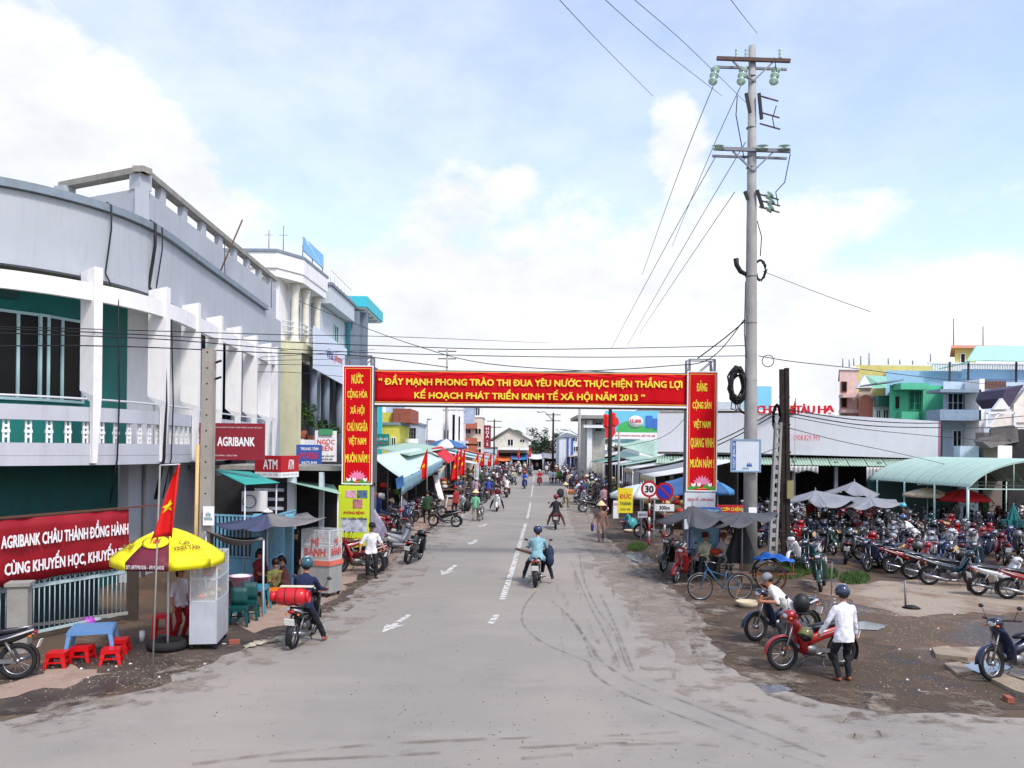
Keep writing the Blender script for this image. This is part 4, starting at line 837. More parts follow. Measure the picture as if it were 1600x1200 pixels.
# glass food cart
GL = M('clear_glass', (225, 232, 232), .05, var=.02, alpha=.22); ALU = M('aluminium', (184, 186, 190), .35, metal=.7, var=.1, grime=.15); FOOD = [flat('food_orange', (206, 96, 40)), flat('food_green', (90, 130, 50)), flat('food_red', (190, 50, 40)), flat('food_tan', (205, 180, 130))]
def glass_cart(label, c, w_, l_, rz, hb, ht, body, stripe=None, text=None, shelf=2, seed=1):
    t = thing('food_cart', label, 'food cart', (c[0], c[1], 0), rz, world=False); I = MB
    put('cabinet', I().bb(-w_/2, w_/2, -l_/2, l_/2, .12, hb).mesh('cabinet', body), t)
    for x in (-1, 1):
        for y in (-1, 1):
            q = put('wheel', I().ring((0, 0, 0), .05, .018, (1, 0, 0), 12, 5).tube([(-.02, 0, 0), (.02, 0, 0)], .04, 8).mesh('wheel', TYRE), t); q.location = (x*w_*.42, y*l_*.42, .068)
    fm = I()
    for x in (-1, 1):
        for y in (-1, 1): fm.bar((x*(w_/2-.012), y*(l_/2-.012), hb), (x*(w_/2-.012), y*(l_/2-.012), ht), .024)
    for z in (hb+.012, ht, (hb+ht)/2, ):
        for x in (-1, 1): fm.bar((x*(w_/2-.012), -l_/2, z), (x*(w_/2-.012), l_/2, z), .022)
        for y in (-1, 1): fm.bar((-w_/2, y*(l_/2-.012), z), (w_/2, y*(l_/2-.012), z), .022)
    put('frame', fm.mesh('frame', RAILM), t)
    for x in (-1, 1): put('pane', I().bb(x*w_/2-.004, x*w_/2+.004, -l_/2+.02, l_/2-.02, hb+.02, ht-.02).mesh('pane', GL), t)
    for y in (-1, 1): put('pane', I().bb(-w_/2+.02, w_/2-.02, y*l_/2-.004, y*l_/2+.004, hb+.02, ht-.02).mesh('pane', GL), t)
    put('top', I().bb(-w_/2, w_/2, -l_/2, l_/2, ht+.013, ht+.03).mesh('top', GL), t)
    rn = random.Random(seed)
    for k in range(shelf):
        z = hb+.03+k*(ht-hb)/shelf; sh = put('shelf', I().bb(-w_/2+.03, w_/2-.03, -l_/2+.03, l_/2-.03, z, z+.012).mesh('shelf', ALU), t)
        for j in range(7):
            y = -l_/2+.12+j*(l_-.24)/6; x = rn.uniform(-.1, .1); put('food_tray', I().lathe([(.03, 0), (.08, .02), (.085, .05), (.06, .09), (.0001, .12)], (x, y, z+.013), 8).mesh('food_tray', rn.choice(FOOD)), sh)
    if stripe: put('stripe_board', I().bb(-w_/2-.03, w_/2+.03, -l_/2-.03, l_/2+.03, hb-.13, hb-.01).mesh('stripe_board', stripe), t)
    if text:
        o = text_mb(text, (0, -l_/2-.008, (hb+ht)/2-.02), (1, 0, 0), (0, 0, 1), w_*.72, (ht-hb)*.62, .03).mesh('lettering', flat('lettering_faded_red', (186, 84, 84))); put('lettering', o, t)
        o = text_mb(text, (w_/2+.008, 0, (hb+ht)/2-.02), (0, 1, 0), (0, 0, 1), l_*.72, (ht-hb)*.62, .03).mesh('lettering', flat('lettering_faded_red', (186, 84, 84))); put('lettering', o, t)
    return t
a = G(307, 1017); glass_cart('glass fronted food cart on wheels under the yellow parasol', (a.x+.03, a.y+.58), .50, 1.1, .14, .92, 1.78, M('cart_body_grey', (176, 182, 190), .4, grime=.15))
g = G(493, 932); glass_cart('glass cart with faded red lettering by the blue gate', (g.x+.1, g.y+.2), .85, .6, -.35, .95, 1.72, M('cart_corrugated', (150, 152, 150), .5, grime=.3), M('stripe_salmon', (206, 106, 88), .6), 'MÌ\nBÁNH', 1, 4)
# plastic furniture
def stool(label, x, y, col, h=.28, w_=.28, rz=0.0, cat='stool', name='plastic_stool', group=None):
    m = flat('plastic_%d_%d_%d' % col, col, .35); t = thing(name, label, cat, (x, y, 0), rz, group, world=False); a = w_/2
    put('seat' if 'stool' in name else 'table_top', MB().bb(-a, a, -a, a, h-.03, h).bb(-a*1.04, a*1.04, -a*1.04, a*1.04, h-.075, h-.031).mesh('seat', m), t)
    for sx in (-1, 1):
        for sy in (-1, 1):
            mb = MB(); mb.add([Vector((sx*a*(1.02 if k == 0 else 1.22)+dx*sx*-1*(.05 if k else .07), sy*a*(1.02 if k == 0 else 1.22)+dy*sy*-1*(.05 if k else .07), h-.076 if k == 0 else 0)) for k in (0, 1) for dx, dy in ((0, 0), (1, 0), (1, 1), (0, 1))],
                [(0, 1, 2, 3), (4, 5, 6, 7), (0, 1, 5, 4), (1, 2, 6, 5), (2, 3, 7, 6), (3, 0, 4, 7)]); put('leg', mb.mesh('leg', m), t)
    mb = MB()
    for s_ in (-1, 1): mb.bar((s_*a*1.08, -a*1.08, h*.4), (s_*a*1.08, a*1.08, h*.4), .012, .03).bar((-a*1.08, s_*a*1.08, h*.4), (a*1.08, s_*a*1.08, h*.4), .012, .03)
    if 'stool' in name: put('stretcher', mb.mesh('stretcher', m), t)
    return t
RS = (196, 16, 22)
for (px, py, lb, rz) in ((90, 1042, 'red plastic stool left of the blue table', .2), (129, 1032, 'red plastic stool half hidden behind the near blue table leg', .1), (174, 1036, 'red plastic stool in front of the blue table on its right', .3), (186, 1020, 'red plastic stool behind the right end of the blue table', .2)):
    g = G(px, py); stool(lb, g.x, g.y, RS, .27, .30, rz, group='low red stools round the blue table')
g = G(243, 1008); stool('tall red plastic stool beside the parasol base', g.x, g.y+.3, RS, .55, .3, .2)
g = G(140, 1028); stool('low pale blue plastic table behind the fence stools', g.x, g.y+.1, (96, 140, 186), .55, .72, .33, 'table', 'plastic_table')
g = G(222, 1002); tag(MB().lathe([(.045, 0), (.055, .2), (.055, .2)], g, 12).lathe([(.0001, .21), (.05, .205)], g, 12).build('plastic_cup', WT), 'small white plastic cup on the ground', 'cup')
g = G(385, 962); stool('teal plastic table under the woven basket', g.x, g.y+.5, (60, 140, 160), .60, .6, .1, 'table', 'plastic_table')
for px, py, lb in ((372, 978, 'dark teal plastic chair behind the cart'), (388, 968, 'dark teal plastic chair in front of the teal table')):
    g = G(px, py); t = stool(lb, g.x, g.y, (10, 66, 66), .42, .38, .2, 'chair', 'plastic_stool'); t.name = 'plastic_chair'
    put('backrest', MB().grid(lambda u, v: Vector((-.17+(u*.34), .17+.05*v, .42+v*.38)), 4, 3, th=Vector((0, .02, 0))).mesh('backrest', flat('plastic_14_92_90', (10, 66, 66))), t)
q = P(376, 908, G(380, 965).y+.4); bs = thing('basket', 'white plastic basket with pink weave on the teal table', 'basket', (q.x, q.y, .61))
MB().lathe([(.15, .0), (.24, .26), (.26, .26), (.26, .28), (.235, .28), (.14, .02), (.0001, .02)], (q.x, q.y, .61), 20).build('bowl', M('basket_pink_white', (222, 170, 195), .6, var=.4, scale=25), bs); MB().ell((q.x, q.y, .87), (.22, .22, .05)).build('paper', WT, bs)
# grey and navy canvas sheets on poles
def tarp(label, corners, sag, mat, poles=(), name='canvas_awning', cat='awning', wave=.0, th=.012, group=None, base=None):
    cs = [Vector(c) for c in corners]; m0 = sum(cs, Vector())/4; t = thing(name, label, cat, (m0.x, m0.y, 0) if poles else (m0.x, m0.y, min(c.z for c in cs)), 0, group)
    def f(u, v):
        p = cs[0]*(1-u)*(1-v)+cs[1]*u*(1-v)+cs[2]*u*v+cs[3]*(1-u)*v; p = p.copy(); p.z += -sag*(4*u*(1-u))*(.4+.6*4*v*(1-v))+wave*math.sin(u*11+v*3)*.5; return p
    MB().grid(f, 12, 6, th=th).build('canvas', mat, t)
    for p in poles: p = Vector(p); MB().tube([(p.x, p.y, 0), p], .022, 6).build('pole', RAILM, t)
    return t
NAVYC = M('canvas_navy', (66, 74, 100), .7, var=.12); GREYC = M('canvas_grey', (118, 116, 114), .8, var=.14); DGREY = M('canvas_dark_grey', (74, 76, 80), .7, var=.15, scale=1.2); GREYL = M('canvas_light_grey', (132, 134, 138), .7, var=.1)
nt_ = thing('canvas_parasol', 'wide navy canvas parasol sheltering the pavement eaters', 'parasol', (P(420, 800, 22).x, 22, 0)); ap = P(418, 800, 22); rim = [P(333, 817, 21.5), P(380, 826, 20.3), P(425, 822, 20.2), P(510, 808, 21.5), P(480, 800, 24), P(380, 803, 24.5)]
for i in range(6):
    a, b = rim[i], rim[(i+1) % 6]; MB().grid(lambda u, v: ap.lerp(a.lerp(b, u), v)+Vector((0, 0, -.10*math.sin(u*PI)*v-.10*math.sin(v*PI))), 5, 5, th=.01).build('canopy_panel', NAVYC if i in (0, 1, 5, 4) else GREYC, nt_)
MB().tube([(ap.x, ap.y, 0), (ap.x, ap.y, ap.z+.1)], .03, 6).build('pole', RAILM, nt_); MB().lathe([(.16, 0), (.1, .04), (.0001, .07)], ap, 10).build('cap', WT, nt_)
tarp('small grey canvas sheet sagging below the navy parasol', [P(322, 828, 19.2), P(412, 842, 18.8), P(405, 838, 21), P(322, 826, 21.5)], .28, GREYC, [P(322, 830, 19.3), P(412, 844, 18.9)])

# ================================================================== THE GATE OVER THE ROAD
GR = M('gate_red', (196, 6, 22), .75, var=.05, spec=.15); GOLD = flat('lettering_gold', (240, 220, 60)); STEEL = M('steel_grey', (120, 124, 130), .5, metal=.5); TRIMY = flat('trim_gold', (226, 170, 70))
YA = 27.8
def lotus(c, R, root, s_=1.0):
    PK, PW, GN = flat('lotus_pink', (226, 130, 170)), flat('lotus_white', (240, 225, 225)), flat('lotus_leaf', (70, 150, 50)); R = Vector(R); U = Vector((0, 0, 1)); N_ = R.cross(U)
    def petal(dx, dz, ang, L_, w_, mt, off):
        d = R*math.sin(ang)+U*math.cos(ang); sd_ = R*math.cos(ang)-U*math.sin(ang); b0 = c+R*dx*s_+U*dz*s_+N_*off; L_ *= s_; w_ *= s_
        MB().add([b0, b0+d*L_*.45+sd_*w_, b0+d*L_, b0+d*L_*.45-sd_*w_], [(0, 1, 2, 3)]).build('lotus_petal', mt, root)
    for k, a in enumerate((-1.1, 1.1, -.75, .75, -.38, .38, 0)): petal(0, -.02, a, .26, .05, PK, .004+k*.0012)
    for k, (x, a) in enumerate(((-.22, -.6), (-.22, .3), (.20, .5), (.20, -.2), (-.08, -.3), (-.08, .3))): petal(x, -.08, a, .13, .04, PW, .014+k*.001)
    for k, (x, a) in enumerate(((-.05, -1.45), (.05, 1.5), (-.15, -1.7), (.12, 1.75), (0, 1.2))): petal(x, -.10, a, .30, .06, GN, .001+k*.0006)
def tower(x0, x1, lines, label, extra):
    c = (x0+x1)/2; a, b = P(x0, 700, YA), P(x1, 700, YA); root = thing('gate_tower', label, 'gate tower', ((a.x+b.x)/2, YA+.3, 0), 0, 'towers of the red gate'); w_ = b.x-a.x
    fr = MB(); zt = 6.95
    for x in (a.x+.06, b.x-.06):
        for y in (YA+.08, YA+.62): fr.bar((x, y, 0), (x, y, zt), .07)
    fr.build('post_frame', STEEL, root)
    for z0 in [.1+k*.76 for k in range(9)]:
        z1 = z0+.76; tr = MB()
        for y in (YA+.08, YA+.62): tr.bar((a.x+.06, y, z0), (b.x-.06, y, z1), .03).bar((a.x+.06, y, z1), (b.x-.06, y, z1), .035)
        for x in (a.x+.06, b.x-.06): tr.bar((x, YA+.08, z0), (x, YA+.62, z1), .03)
        tr.build('truss_brace', STEEL, root)
    zt_, zb_ = P(c, 573 if x0 < 800 else 582, YA).z, P(c, 755 if x0 < 800 else 766, YA).z
    MB().bb(a.x, b.x, YA-.02, YA+.03, zb_, zt_).build('red_panel', GR, root)
    e = MB(); i_ = .05
    for (xa, xb, za, zb2) in ((a.x-.03, b.x+.03, zt_, zt_+.04), (a.x-.03, b.x+.03, zb_-.04, zb_), (a.x-.03, a.x+.008, zb_, zt_), (b.x-.008, b.x+.03, zb_, zt_)): MB().bb(xa, xb, YA-.03, YA+.035, za, zb2).build('frame_strip', WT, root)
    for (xa, xb, za, zb2) in ((a.x+i_, b.x-i_, zt_-.07, zt_-.05), (a.x+i_, b.x-i_, zb_+.05, zb_+.07), (a.x+i_, a.x+i_+.018, zb_+.07, zt_-.07), (b.x-i_-.018, b.x-i_, zb_+.07, zt_-.07)): MB().bb(xa, xb, YA-.025, YA-.01, za, zb2).build('trim_line', TRIMY, root)
    for s, py, tw in lines:
        q = P(c, py, YA); text_mb(s, (q.x, YA-.022, q.z), (1, 0, 0), (0, 0, 1), tw, .36, .03).build('lettering', GOLD, root)
    q = P(c, lines[-1][1]+(34 if x0 < 800 else 34), YA); lotus(Vector((q.x, YA-.024, q.z)), (1, 0, 0), root, 1.25)
    MB().bb(b.x-.02, b.x+.0, YA+.06, YA+.64, 0, zb_-.1).build('side_sheet', M('tin_sheet', (150, 152, 156), .5, grime=.3), root) if x0 < 800 else MB().bb(a.x+.0, a.x+.02, YA+.06, YA+.64, 0, zt_).build('side_sheet', M('tin_sheet_dark', (84, 86, 92), .5, grime=.3), root)
    if x0 < 800: MB().bb(b.x+.045, b.x+.075, YA+.0, YA+.64, zb_, zt_).build('side_sheet', M('tin_sheet_dark', (84, 86, 92), .5, grime=.3), root)
    return root, a.x, b.x, zb_
tl, ax, bx, zb = tower(536, 581, [('NƯỚC', 591, .38), ('CỘNG HÒA', 616, .66), ('XÃ HỘI', 641, .46), ('CHỦ NGHĨA', 665, .68), ('VIỆT NAM', 689, .58), ('MUÔN NĂM !', 714, .80)], 'gate tower with red panel and lotus above the yellow green health poster', 1)
YG = flat('poster_yellow_green', (196, 214, 40)); z1, z0 = zb-.08, zb-2.25
MB().bb(ax-.12, bx-.05, YA-.05, YA-.01, z0, z1).build('poster', YG, tl); MB().bb(ax-.04, bx-.13, YA-.056, YA-.05, z0+.62, z0+1.08).build('poster_photo', M('photo_print', (185, 190, 200), .5, var=.5, scale=7), tl)
for (x, z, w_, h_, cl) in ((.12, -.28, .34, .24, (210, 160, 180)), (.5, -.28, .34, .26, (80, 110, 130)), (.36, -.60, .32, .30, (180, 120, 120))): MB().bb(ax+x, ax+x+w_, YA-.062, YA-.05, z1+z-h_/2, z1+z+h_/2).build('poster_photo', M('print_%d' % cl[0], cl, .5, var=.5, scale=9), tl)
for s, z, w_, h_, mt in (('PHÒNG BỆNH', -.90, .68, .14, RDT), ('TAY CHÂN MIỆNG', -1.10, .86, .12, DARKTXT), ('RỬA TAY\nSẠCH SẼ', -1.86, .7, .34, ORL)): text_mb(s, ((ax+bx)/2-.08, YA-.056, z1+z), (1, 0, 0), (0, 0, 1), w_, h_, .03, .004).build('lettering', mt, tl)
tr_, ax2, bx2, zb2 = tower(1074, 1119, [('ĐẢNG', 603, .34), ('CỘNG SẢN', 633, .62), ('VIỆT NAM', 663, .56), ('QUANG VINH', 693, .76), ('MUÔN NĂM !', 722, .78)], 'gate tower with red panel and lotus above the white clinic poster', 1)
MB().bb(ax2-.08, bx2-.02, YA-.05, YA-.01, zb2-1.3, zb2-.08).build('poster', M('poster_white', (205, 212, 216), .6, var=.1), tr_)
for s, z, w_, h_ in (('DỊCH TỄ - LÂM SÀNG', -.30, .86, .15), ('BỆNH TAY CHÂN MIỆNG', -.60, .90, .15)): text_mb(s, ((ax2+bx2)/2-.03, YA-.056, zb2+z), (1, 0, 0), (0, 0, 1), w_, h_, .02, .004).build('lettering', RDT, tr_)
gb = thing('gate_banner', 'long red banner with yellow slogan spanning the road between the gate towers', 'banner', (0, YA+.3, 5.3), 0)
a, b = P(582, 603, YA+.1), P(1073, 610, YA+.1); z0, z1 = (a.z+b.z)/2-.56, (a.z+b.z)/2+.54
def fold(x, v): return .022*math.sin(x*2.1+v*1.5)+.014*math.sin(x*5.3-v*2.4)+.008*math.sin(x*11+v*4)
def bf(u, v): return Vector((a.x+.09+(b.x-a.x-.1)*u, YA+.09+fold(a.x+.09+(b.x-a.x-.1)*u, v), z0+(z1-z0)*v+.02*math.sin(u*PI)*(1-2*v)))
MB().grid(bf, 90, 5, th=Vector((0, -.02, 0))).build('cloth', GR, gb); cx = (a.x+b.x)/2
def cloth_text(m_, par):        # print lies on the folds of the cloth
    for p in m_.v: p.y += fold(p.x, (p.z-z0)/(z1-z0))+.018
    m_.build('lettering', GOLD, par)
cloth_text(text_mb('“ ĐẨY MẠNH PHONG TRÀO THI ĐUA YÊU NƯỚC THỰC HIỆN THẮNG LỢI', (cx+.03, YA+.03, z0+.76), (1, 0, 0), (0, 0, 1), 10.15, .40, .03), gb)
cloth_text(text_mb('KẾ HOẠCH PHÁT TRIỂN KINH TẾ XÃ HỘI NĂM 2013 ”', (cx+.0, YA+.03, z0+.31), (1, 0, 0), (0, 0, 1), 7.7, .38, .03), gb)
for z in (z0-.03, ): MB().bb(a.x+.08, b.x, YA+.0, YA+.05, z-.03, z+.03).build('edge_strip', WT, gb)
for z in (z1-.03, z0+.04): MB().bb(a.x+.1, b.x-.02, YA+.02, YA+.034, z-.012, z+.012).build('trim_line', TRIMY, gb)
for y in (YA+.12, YA+.55):
    for z in (z0-.06, z1): MB().bar((a.x+.1, y, z), (b.x, y, z), .05).build('truss_beam', STEEL, gb)
MB().grid(lambda u, v: Vector((a.x+.1+(b.x-a.x-.1)*u, YA+.1+.5*v, z0-.08)), 2, 1, th=.02).build('underside', M('underside_grey', (110, 100, 104), .7), gb)

# ================================================================== LEFT STREET BUILDINGS
CREAM = M('wall_cream', (206, 206, 172), .8, var=.06, grime=.2); LGREY = M('wall_light_grey', (196, 204, 210), .8, var=.06, grime=.25); TURQ = M('fascia_turquoise', (60, 188, 200), .6, var=.05); BLUEG = M('column_blue_grey', (120, 132, 148), .8, var=.08, grime=.2)
DARKI = M('dark_interior_shade', (46, 46, 48), .9, var=.4, scale=2); OCHRE = M('wall_yellow', (218, 206, 84), .8, grime=.25); BRICKR = M('wall_brick_red', (150, 84, 66), .9, var=.2)  # DARKI: shade inside shops, stalls and recesses put into the colour
b2 = thing('shop_house', 'cream and white three storey house with columned roof loggia past the bank', 'house', (-13, 44, 0))
MB().bb(-20, -11.45, 40.6, 47, 0, 12.1).build('wall', WHITEW, b2); MB().bb(-11.43, -10.35, 40.4, 40.75, 3.0, 8.5).build('side_wall', CREAM, b2)
cor = [(-14, 40.0), (-11.4, 40.0), (-10.5, 41.6), (-10.35, 46.3), (-14, 46.3)]
def ofs(p, d): c = Vector((sum(a for a, b in p)/len(p), sum(b for a, b in p)/len(p))); return [(c.x+(a-c.x)*d, c.y+(b-c.y)*d) for a, b in p]
for d, z, h_ in ((1.0, 12.45, .75), (1.02, 13.203, .14), (.97, 12.05, .397)): MB().prism([Vector((x, y, z)) for x, y in ofs(cor, d)], (0, 0, h_)).build('cornice', WHITEW if h_ > .2 else CORN, b2)
MB().prism([Vector((x, y, 8.55)) for x, y in ofs(cor, .99)], (0, 0, .5)).build('floor_slab', CREAM, b2)
for x, y in ((-11.0, 41.9), (-10.85, 43.4), (-10.8, 45.7)): MB().lathe([(.26, 9.05), (.26, 9.2), (.2, 9.3), (.18, 11.2), (.2, 11.6), (.28, 12.04)], (x, y, 0), 14).build('column', M('column_cream', (216, 214, 200), .8, grime=.2), b2)
for z in (9.6, 9.85, 10.1): MB().tube([(-11.5, 41.2, z), (-10.75, 42.0, z), (-10.6, 46.0, z)], .03, 6).build('railing_tube', RAILM, b2)
for k in range(9): y = 42+k*.5; MB().tube([(-10.75, y, 9.06), (-10.75, y, 10.1)], .02, 5).build('railing_post', RAILM, b2)
window(b2, (-11.44, 43.5, 10.4), (1, 0, 0), 1.6, 2.0, 2); window(b2, (-11.44, 45.5, 10.2), (1, 0, 0), 1.0, 2.2, 1)
MB().bb(-11.9, -10.2, 40.8, 47, 2.6, 4.2).build('balcony_parapet', WHITEW, b2)
for y, z0_, z1_ in ((43.6, 4.21, 8.54), (46.6, 4.21, 8.54)): MB().tube([(-10.45, y, z0_), (-10.45, y, z1_)], .2, 12).build('column', BLUEG, b2)
MB().bb(-11.44, -11.41, 41, 46.9, 4.3, 8.4).build('recess_shade_panel', DARKI, b2)  # dark panel on the wall paints the shade of the balcony recess
for x in (-11.9, -11.2): MB().tube([(x, 40.35, 13.3), (x, 40.35, 14.3+.3*(x+12))], .02, 4).tube([(x-.2, 40.35, 14.1), (x+.2, 40.35, 14.1)], .012, 4).build('aerial', STEEL, b2)
bb_ = thing('roof_billboard', 'light blue and white billboard standing on the white house roof', 'billboard', (-10.7, 44, 13.3)); a, b = P(473, 400, 43.0), P(503, 424, 46.2)
MB().prism([P(473, 370, 43), P(504, 399, 46.2), P(504, 420, 46.2), P(473, 392, 43)], (.06, -.02, 0)).build('panel', M('billboard_blue', (120, 186, 226), .5, var=.08), bb_)
MB().prism([P(473, 370, 43)+Vector((.07, -.03, 0)), P(478, 376, 43.5)+Vector((.07, -.03, 0)), P(500, 416, 45.8)+Vector((.07, -.03, 0)), P(490, 407, 44.9)+Vector((.07, -.03, 0))], (.01, 0, 0)).build('white_stripe', WT, bb_)
for px, py, y in ((473, 392, 43), (504, 420, 46.2), (488, 405, 44.5)): q = P(px, py, y); MB().tube([(q.x, q.y, 13.3), q+Vector((0, 0, .3))], .03, 5).build('support', STEEL, bb_)
vs_ = thing('wall_billboard', 'white billboard with purple and red lettering along the second floor', 'billboard', (-10.05, 46, 7.7))
MB().prism([Vector((-10.1, 42.0, 7.8)), Vector((-10.1, 50.3, 7.5)), Vector((-10.1, 50.3, 9.75)), Vector((-10.1, 42.0, 9.95))], (.07, 0, 0)).build('panel', M('board_pale_blue', (206, 216, 230), .6, var=.05), vs_)
text_mb('vina', (-10.03, 45.6, 8.95), (0, 1, 0), (0, 0, 1), 1.7, .55, .02).build('lettering', flat('lettering_purple', (70, 60, 150)), vs_); text_mb('phone', (-10.03, 47.8, 8.85), (0, 1, 0), (0, 0, 1), 2.1, .6, .02).build('lettering', RDT, vs_)
b3 = thing('shop_house', 'light grey house with curved parapet between the white house and the turquoise roof', 'house', (-12, 50, 0))
MB().bb(-20, -10.9, 47.1, 53.8, 0, 11.9).build('wall', LGREY, b3); MB().bb(-14, -10.3, 46.9, 53.9, 11.95, 12.95).build('parapet', LGREY, b3); MB().bb(-14.1, -10.2, 46.8, 53.95, 12.96, 13.12).build('cornice', CORN, b3)
MB().bb(-10.9, -10.88, 47.3, 53.5, 4.4, 8.5).build('recess_shade_panel', DARKI, b3); MB().bb(-10.9, -10.2, 47.1, 53.7, 8.6, 8.8).build('floor_slab', LGREY, b3); MB().tube([(-10.5, 50.3, 3), (-10.5, 50.3, 8.6)], .2, 12).build('column', BLUEG, b3)  # first panel: recess shade painted as a dark sheet
for k in range(7): MB().tube([(-10.4, 47.2+k, 13.1), (-10.4, 47.2+k, 13.9)], .015, 4).build('railing_post', RAILM, b3)
MB().tube([(-10.4, 47.2, 13.9), (-10.4, 53.2, 13.9)], .02, 4).build('railing_tube', RAILM, b3)
window(b3, (-10.89, 51, 10.4), (1, 0, 0), 1.2, 1.8, 2)
b4 = thing('shop_house', 'house under a flat turquoise slab roof with grey blue columns', 'house', (-11, 57, 0))
MB().bb(-20, -10.9, 54, 62, 0, 12.8).build('wall', M('wall_turquoise', (70, 170, 180), .8, grime=.2), b4); MB().bb(-11.6, -9.5, 53.95, 60.6, 12.95, 13.65).build('roof_slab', TURQ, b4); MB().bb(-11.5, -9.6, 54.1, 60.5, 12.86, 12.945).build('ceiling', WHITEW, b4)
for k in range(4): MB().bb(-11.4, -9.7, 54.6+k*1.5, 54.75+k*1.5, 12.7, 12.85).build('ceiling_beam', LGREY, b4)
for x, y in ((-10.3, 54.3), (-9.9, 54.9)): MB().bb(x-.28, x+.28, y-.2, y+.2, 0, 12.69).build('column', BLUEG, b4)
MB().bb(-10.9, -9.9, 54.8, 61, 8.6, 8.8).build('floor_slab', LGREY, b4); MB().bb(-10.89, -10.86, 55.5, 60, 4.5, 8.4).build('recess_shade_panel', DARKI, b4)  # last panel: dark sheet in place of shade under the slab
MB().bb(-10.0, -9.7, 61.8, 62.1, 0, 7.6).build('column', TURQ, b4)
# plants on the balcony
LEAF = M('foliage', (58, 96, 42), .7, var=.5, scale=3)
def foliage(c, r_, n, seed, leaf=.08, mat=LEAF, flower=None):
    rn = random.Random(seed); mb = MB(); c = Vector(c)
    cl = [(c+Vector((rn.uniform(-1, 1)*r_[0], rn.uniform(-1, 1)*r_[1], rn.uniform(-1, 1)*r_[2]))*1, rn.uniform(.25, .5)) for _ in range(max(5, n//60))] if n > 200 else [(c, 1)]
    for i in range(n):
        q, s_ = rn.choice(cl); d = Vector((rn.gauss(0, 1), rn.gauss(0, 1), rn.gauss(0, 1))).normalized()*rn.random()**.5; p = q+Vector((d.x*r_[0]*s_, d.y*r_[1]*s_, d.z*r_[2]*s_))
        R = Matrix.Rotation(rn.uniform(0, 6.28), 3, 'Z') @ Matrix.Rotation(rn.uniform(-1.2, 1.2), 3, 'X'); l_ = leaf*rn.uniform(.6, 1.3)
        mb.add([p+R @ Vector(v)*l_ for v in ((-1, 0, 0), (0, -.4, .1), (1, 0, 0), (0, .4, .1))], [(0, 1, 2, 3)], 1 if flower and rn.random() < .06 else 0)
    return mb
for k, (y, z, lb) in enumerate(((41.6, 4.9, 'dense potted shrub at the near end of the planted balcony'), (43.2, 4.7, 'potted shrub with yellow flowers on the planted balcony'), (44.9, 4.6, 'leafy potted plant beside the grey balcony column'), (48.5, 4.2, 'dark potted shrub on the far balcony'))):
    t = thing('potted_plant', lb, 'plant', (-10.5, y, z-.65), 0); foliage((-10.45, y, z+.35), (.45, .5, .75), 420, k, .10, flower=1 if k == 1 else None).build('foliage', [LEAF, flat('flower_yellow', (230, 200, 50))], t); MB().lathe([(.16, z-.65), (.24, z-.25), (.22, z-.25), (.0001, z-.3)], (-10.5, y, 0), 12).build('pot', M('clay_pot', (140, 78, 56), .8), t)
# shop signs below
SB = M('board_blue', (48, 84, 160), .5, var=.1)
sign('shop_sign', 'blue shop sign with red lettering right of the ATM sign', 'sign', P(483, 711, 33), 1.0, .82, math.radians(25), SB, [('TRUNG TÂM', 0, .26, .7, .14, WT), ('MOBILE', 0, -.02, .7, .24, RDT), ('0673.840', 0, -.3, .6, .1, WT)])
sign('shop_sign', 'white shop sign with tall red letters and green top beside the left gate tower', 'sign', P(509, 697, 36.5), .95, 1.35, math.radians(25), M('board_white', (220, 220, 218), .5), [('NGỌC\nHIỀN', 0, .05, .75, .5, RDT), ('SỬA XE GẮN MÁY', 0, -.42, .75, .12, DARKTXT), ('0939.870.445', 0, -.58, .6, .08, DARKTXT)])
MB().box(P(509, 675, 36.4), (.6, .07, .25), math.radians(25)).build('lettering_panel', flat('sign_green', (60, 140, 90)), bpy.data.objects['shop_sign.001'])
# ground floor awnings and shops below the bank
AQ = M('awning_turquoise', (40, 160, 150), .6, var=.08); AG = M('awning_pale_green', (150, 190, 172), .6, var=.1); 
t = tarp('turquoise sheet awning over the air conditioner below the bank sign', [P(334, 733, 25.2), P(383, 757, 22.6), P(437, 754, 24.2), P(392, 737, 27)], .02, AQ, [P(383, 757, 22.8), P(432, 756, 24.3)])
t = tarp('pale green sheet awning beside the yellow green poster', [P(430, 748, 29), P(452, 753, 26.5), P(532, 772, 25.5), P(522, 757, 31)], .05, AG, [P(528, 772, 25.7)])
ac = thing('air_conditioner', 'white air conditioning unit on the wall under the turquoise awning', 'air conditioner', P(398, 800, 26)); q = P(398, 783, 26); MB().box(q, (.75, .3, .62), .2).build('casing', WT, ac); MB().ring(q+Vector((-.1, -.2, 0)), .2, .015, (0.2, -1, 0), 16, 5).build('fan_guard', STEEL, ac)
sh = thing('shop', 'dark open shop fronts with grey shutters behind the blue gates', 'shop', (-8.5, 29, 0))
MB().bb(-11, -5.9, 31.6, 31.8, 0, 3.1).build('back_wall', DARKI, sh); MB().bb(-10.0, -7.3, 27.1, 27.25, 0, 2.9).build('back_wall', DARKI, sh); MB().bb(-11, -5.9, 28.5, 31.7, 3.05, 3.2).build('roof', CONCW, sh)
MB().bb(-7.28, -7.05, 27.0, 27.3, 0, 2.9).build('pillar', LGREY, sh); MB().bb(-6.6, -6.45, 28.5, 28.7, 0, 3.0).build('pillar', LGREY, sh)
for k in range(5): MB().bb(-8.35, -7.4, 27.02, 27.08, 1.2+k*.3, 1.3+k*.3).build('shutter_slat', LGREY, sh)
gt = thing('blue_gate', 'pale blue iron gate leaf standing open behind the grey canvas', 'gate', (-6.9, 24, 0)); BG = M('gate_blue', (120, 176, 200), .5, grime=.3)
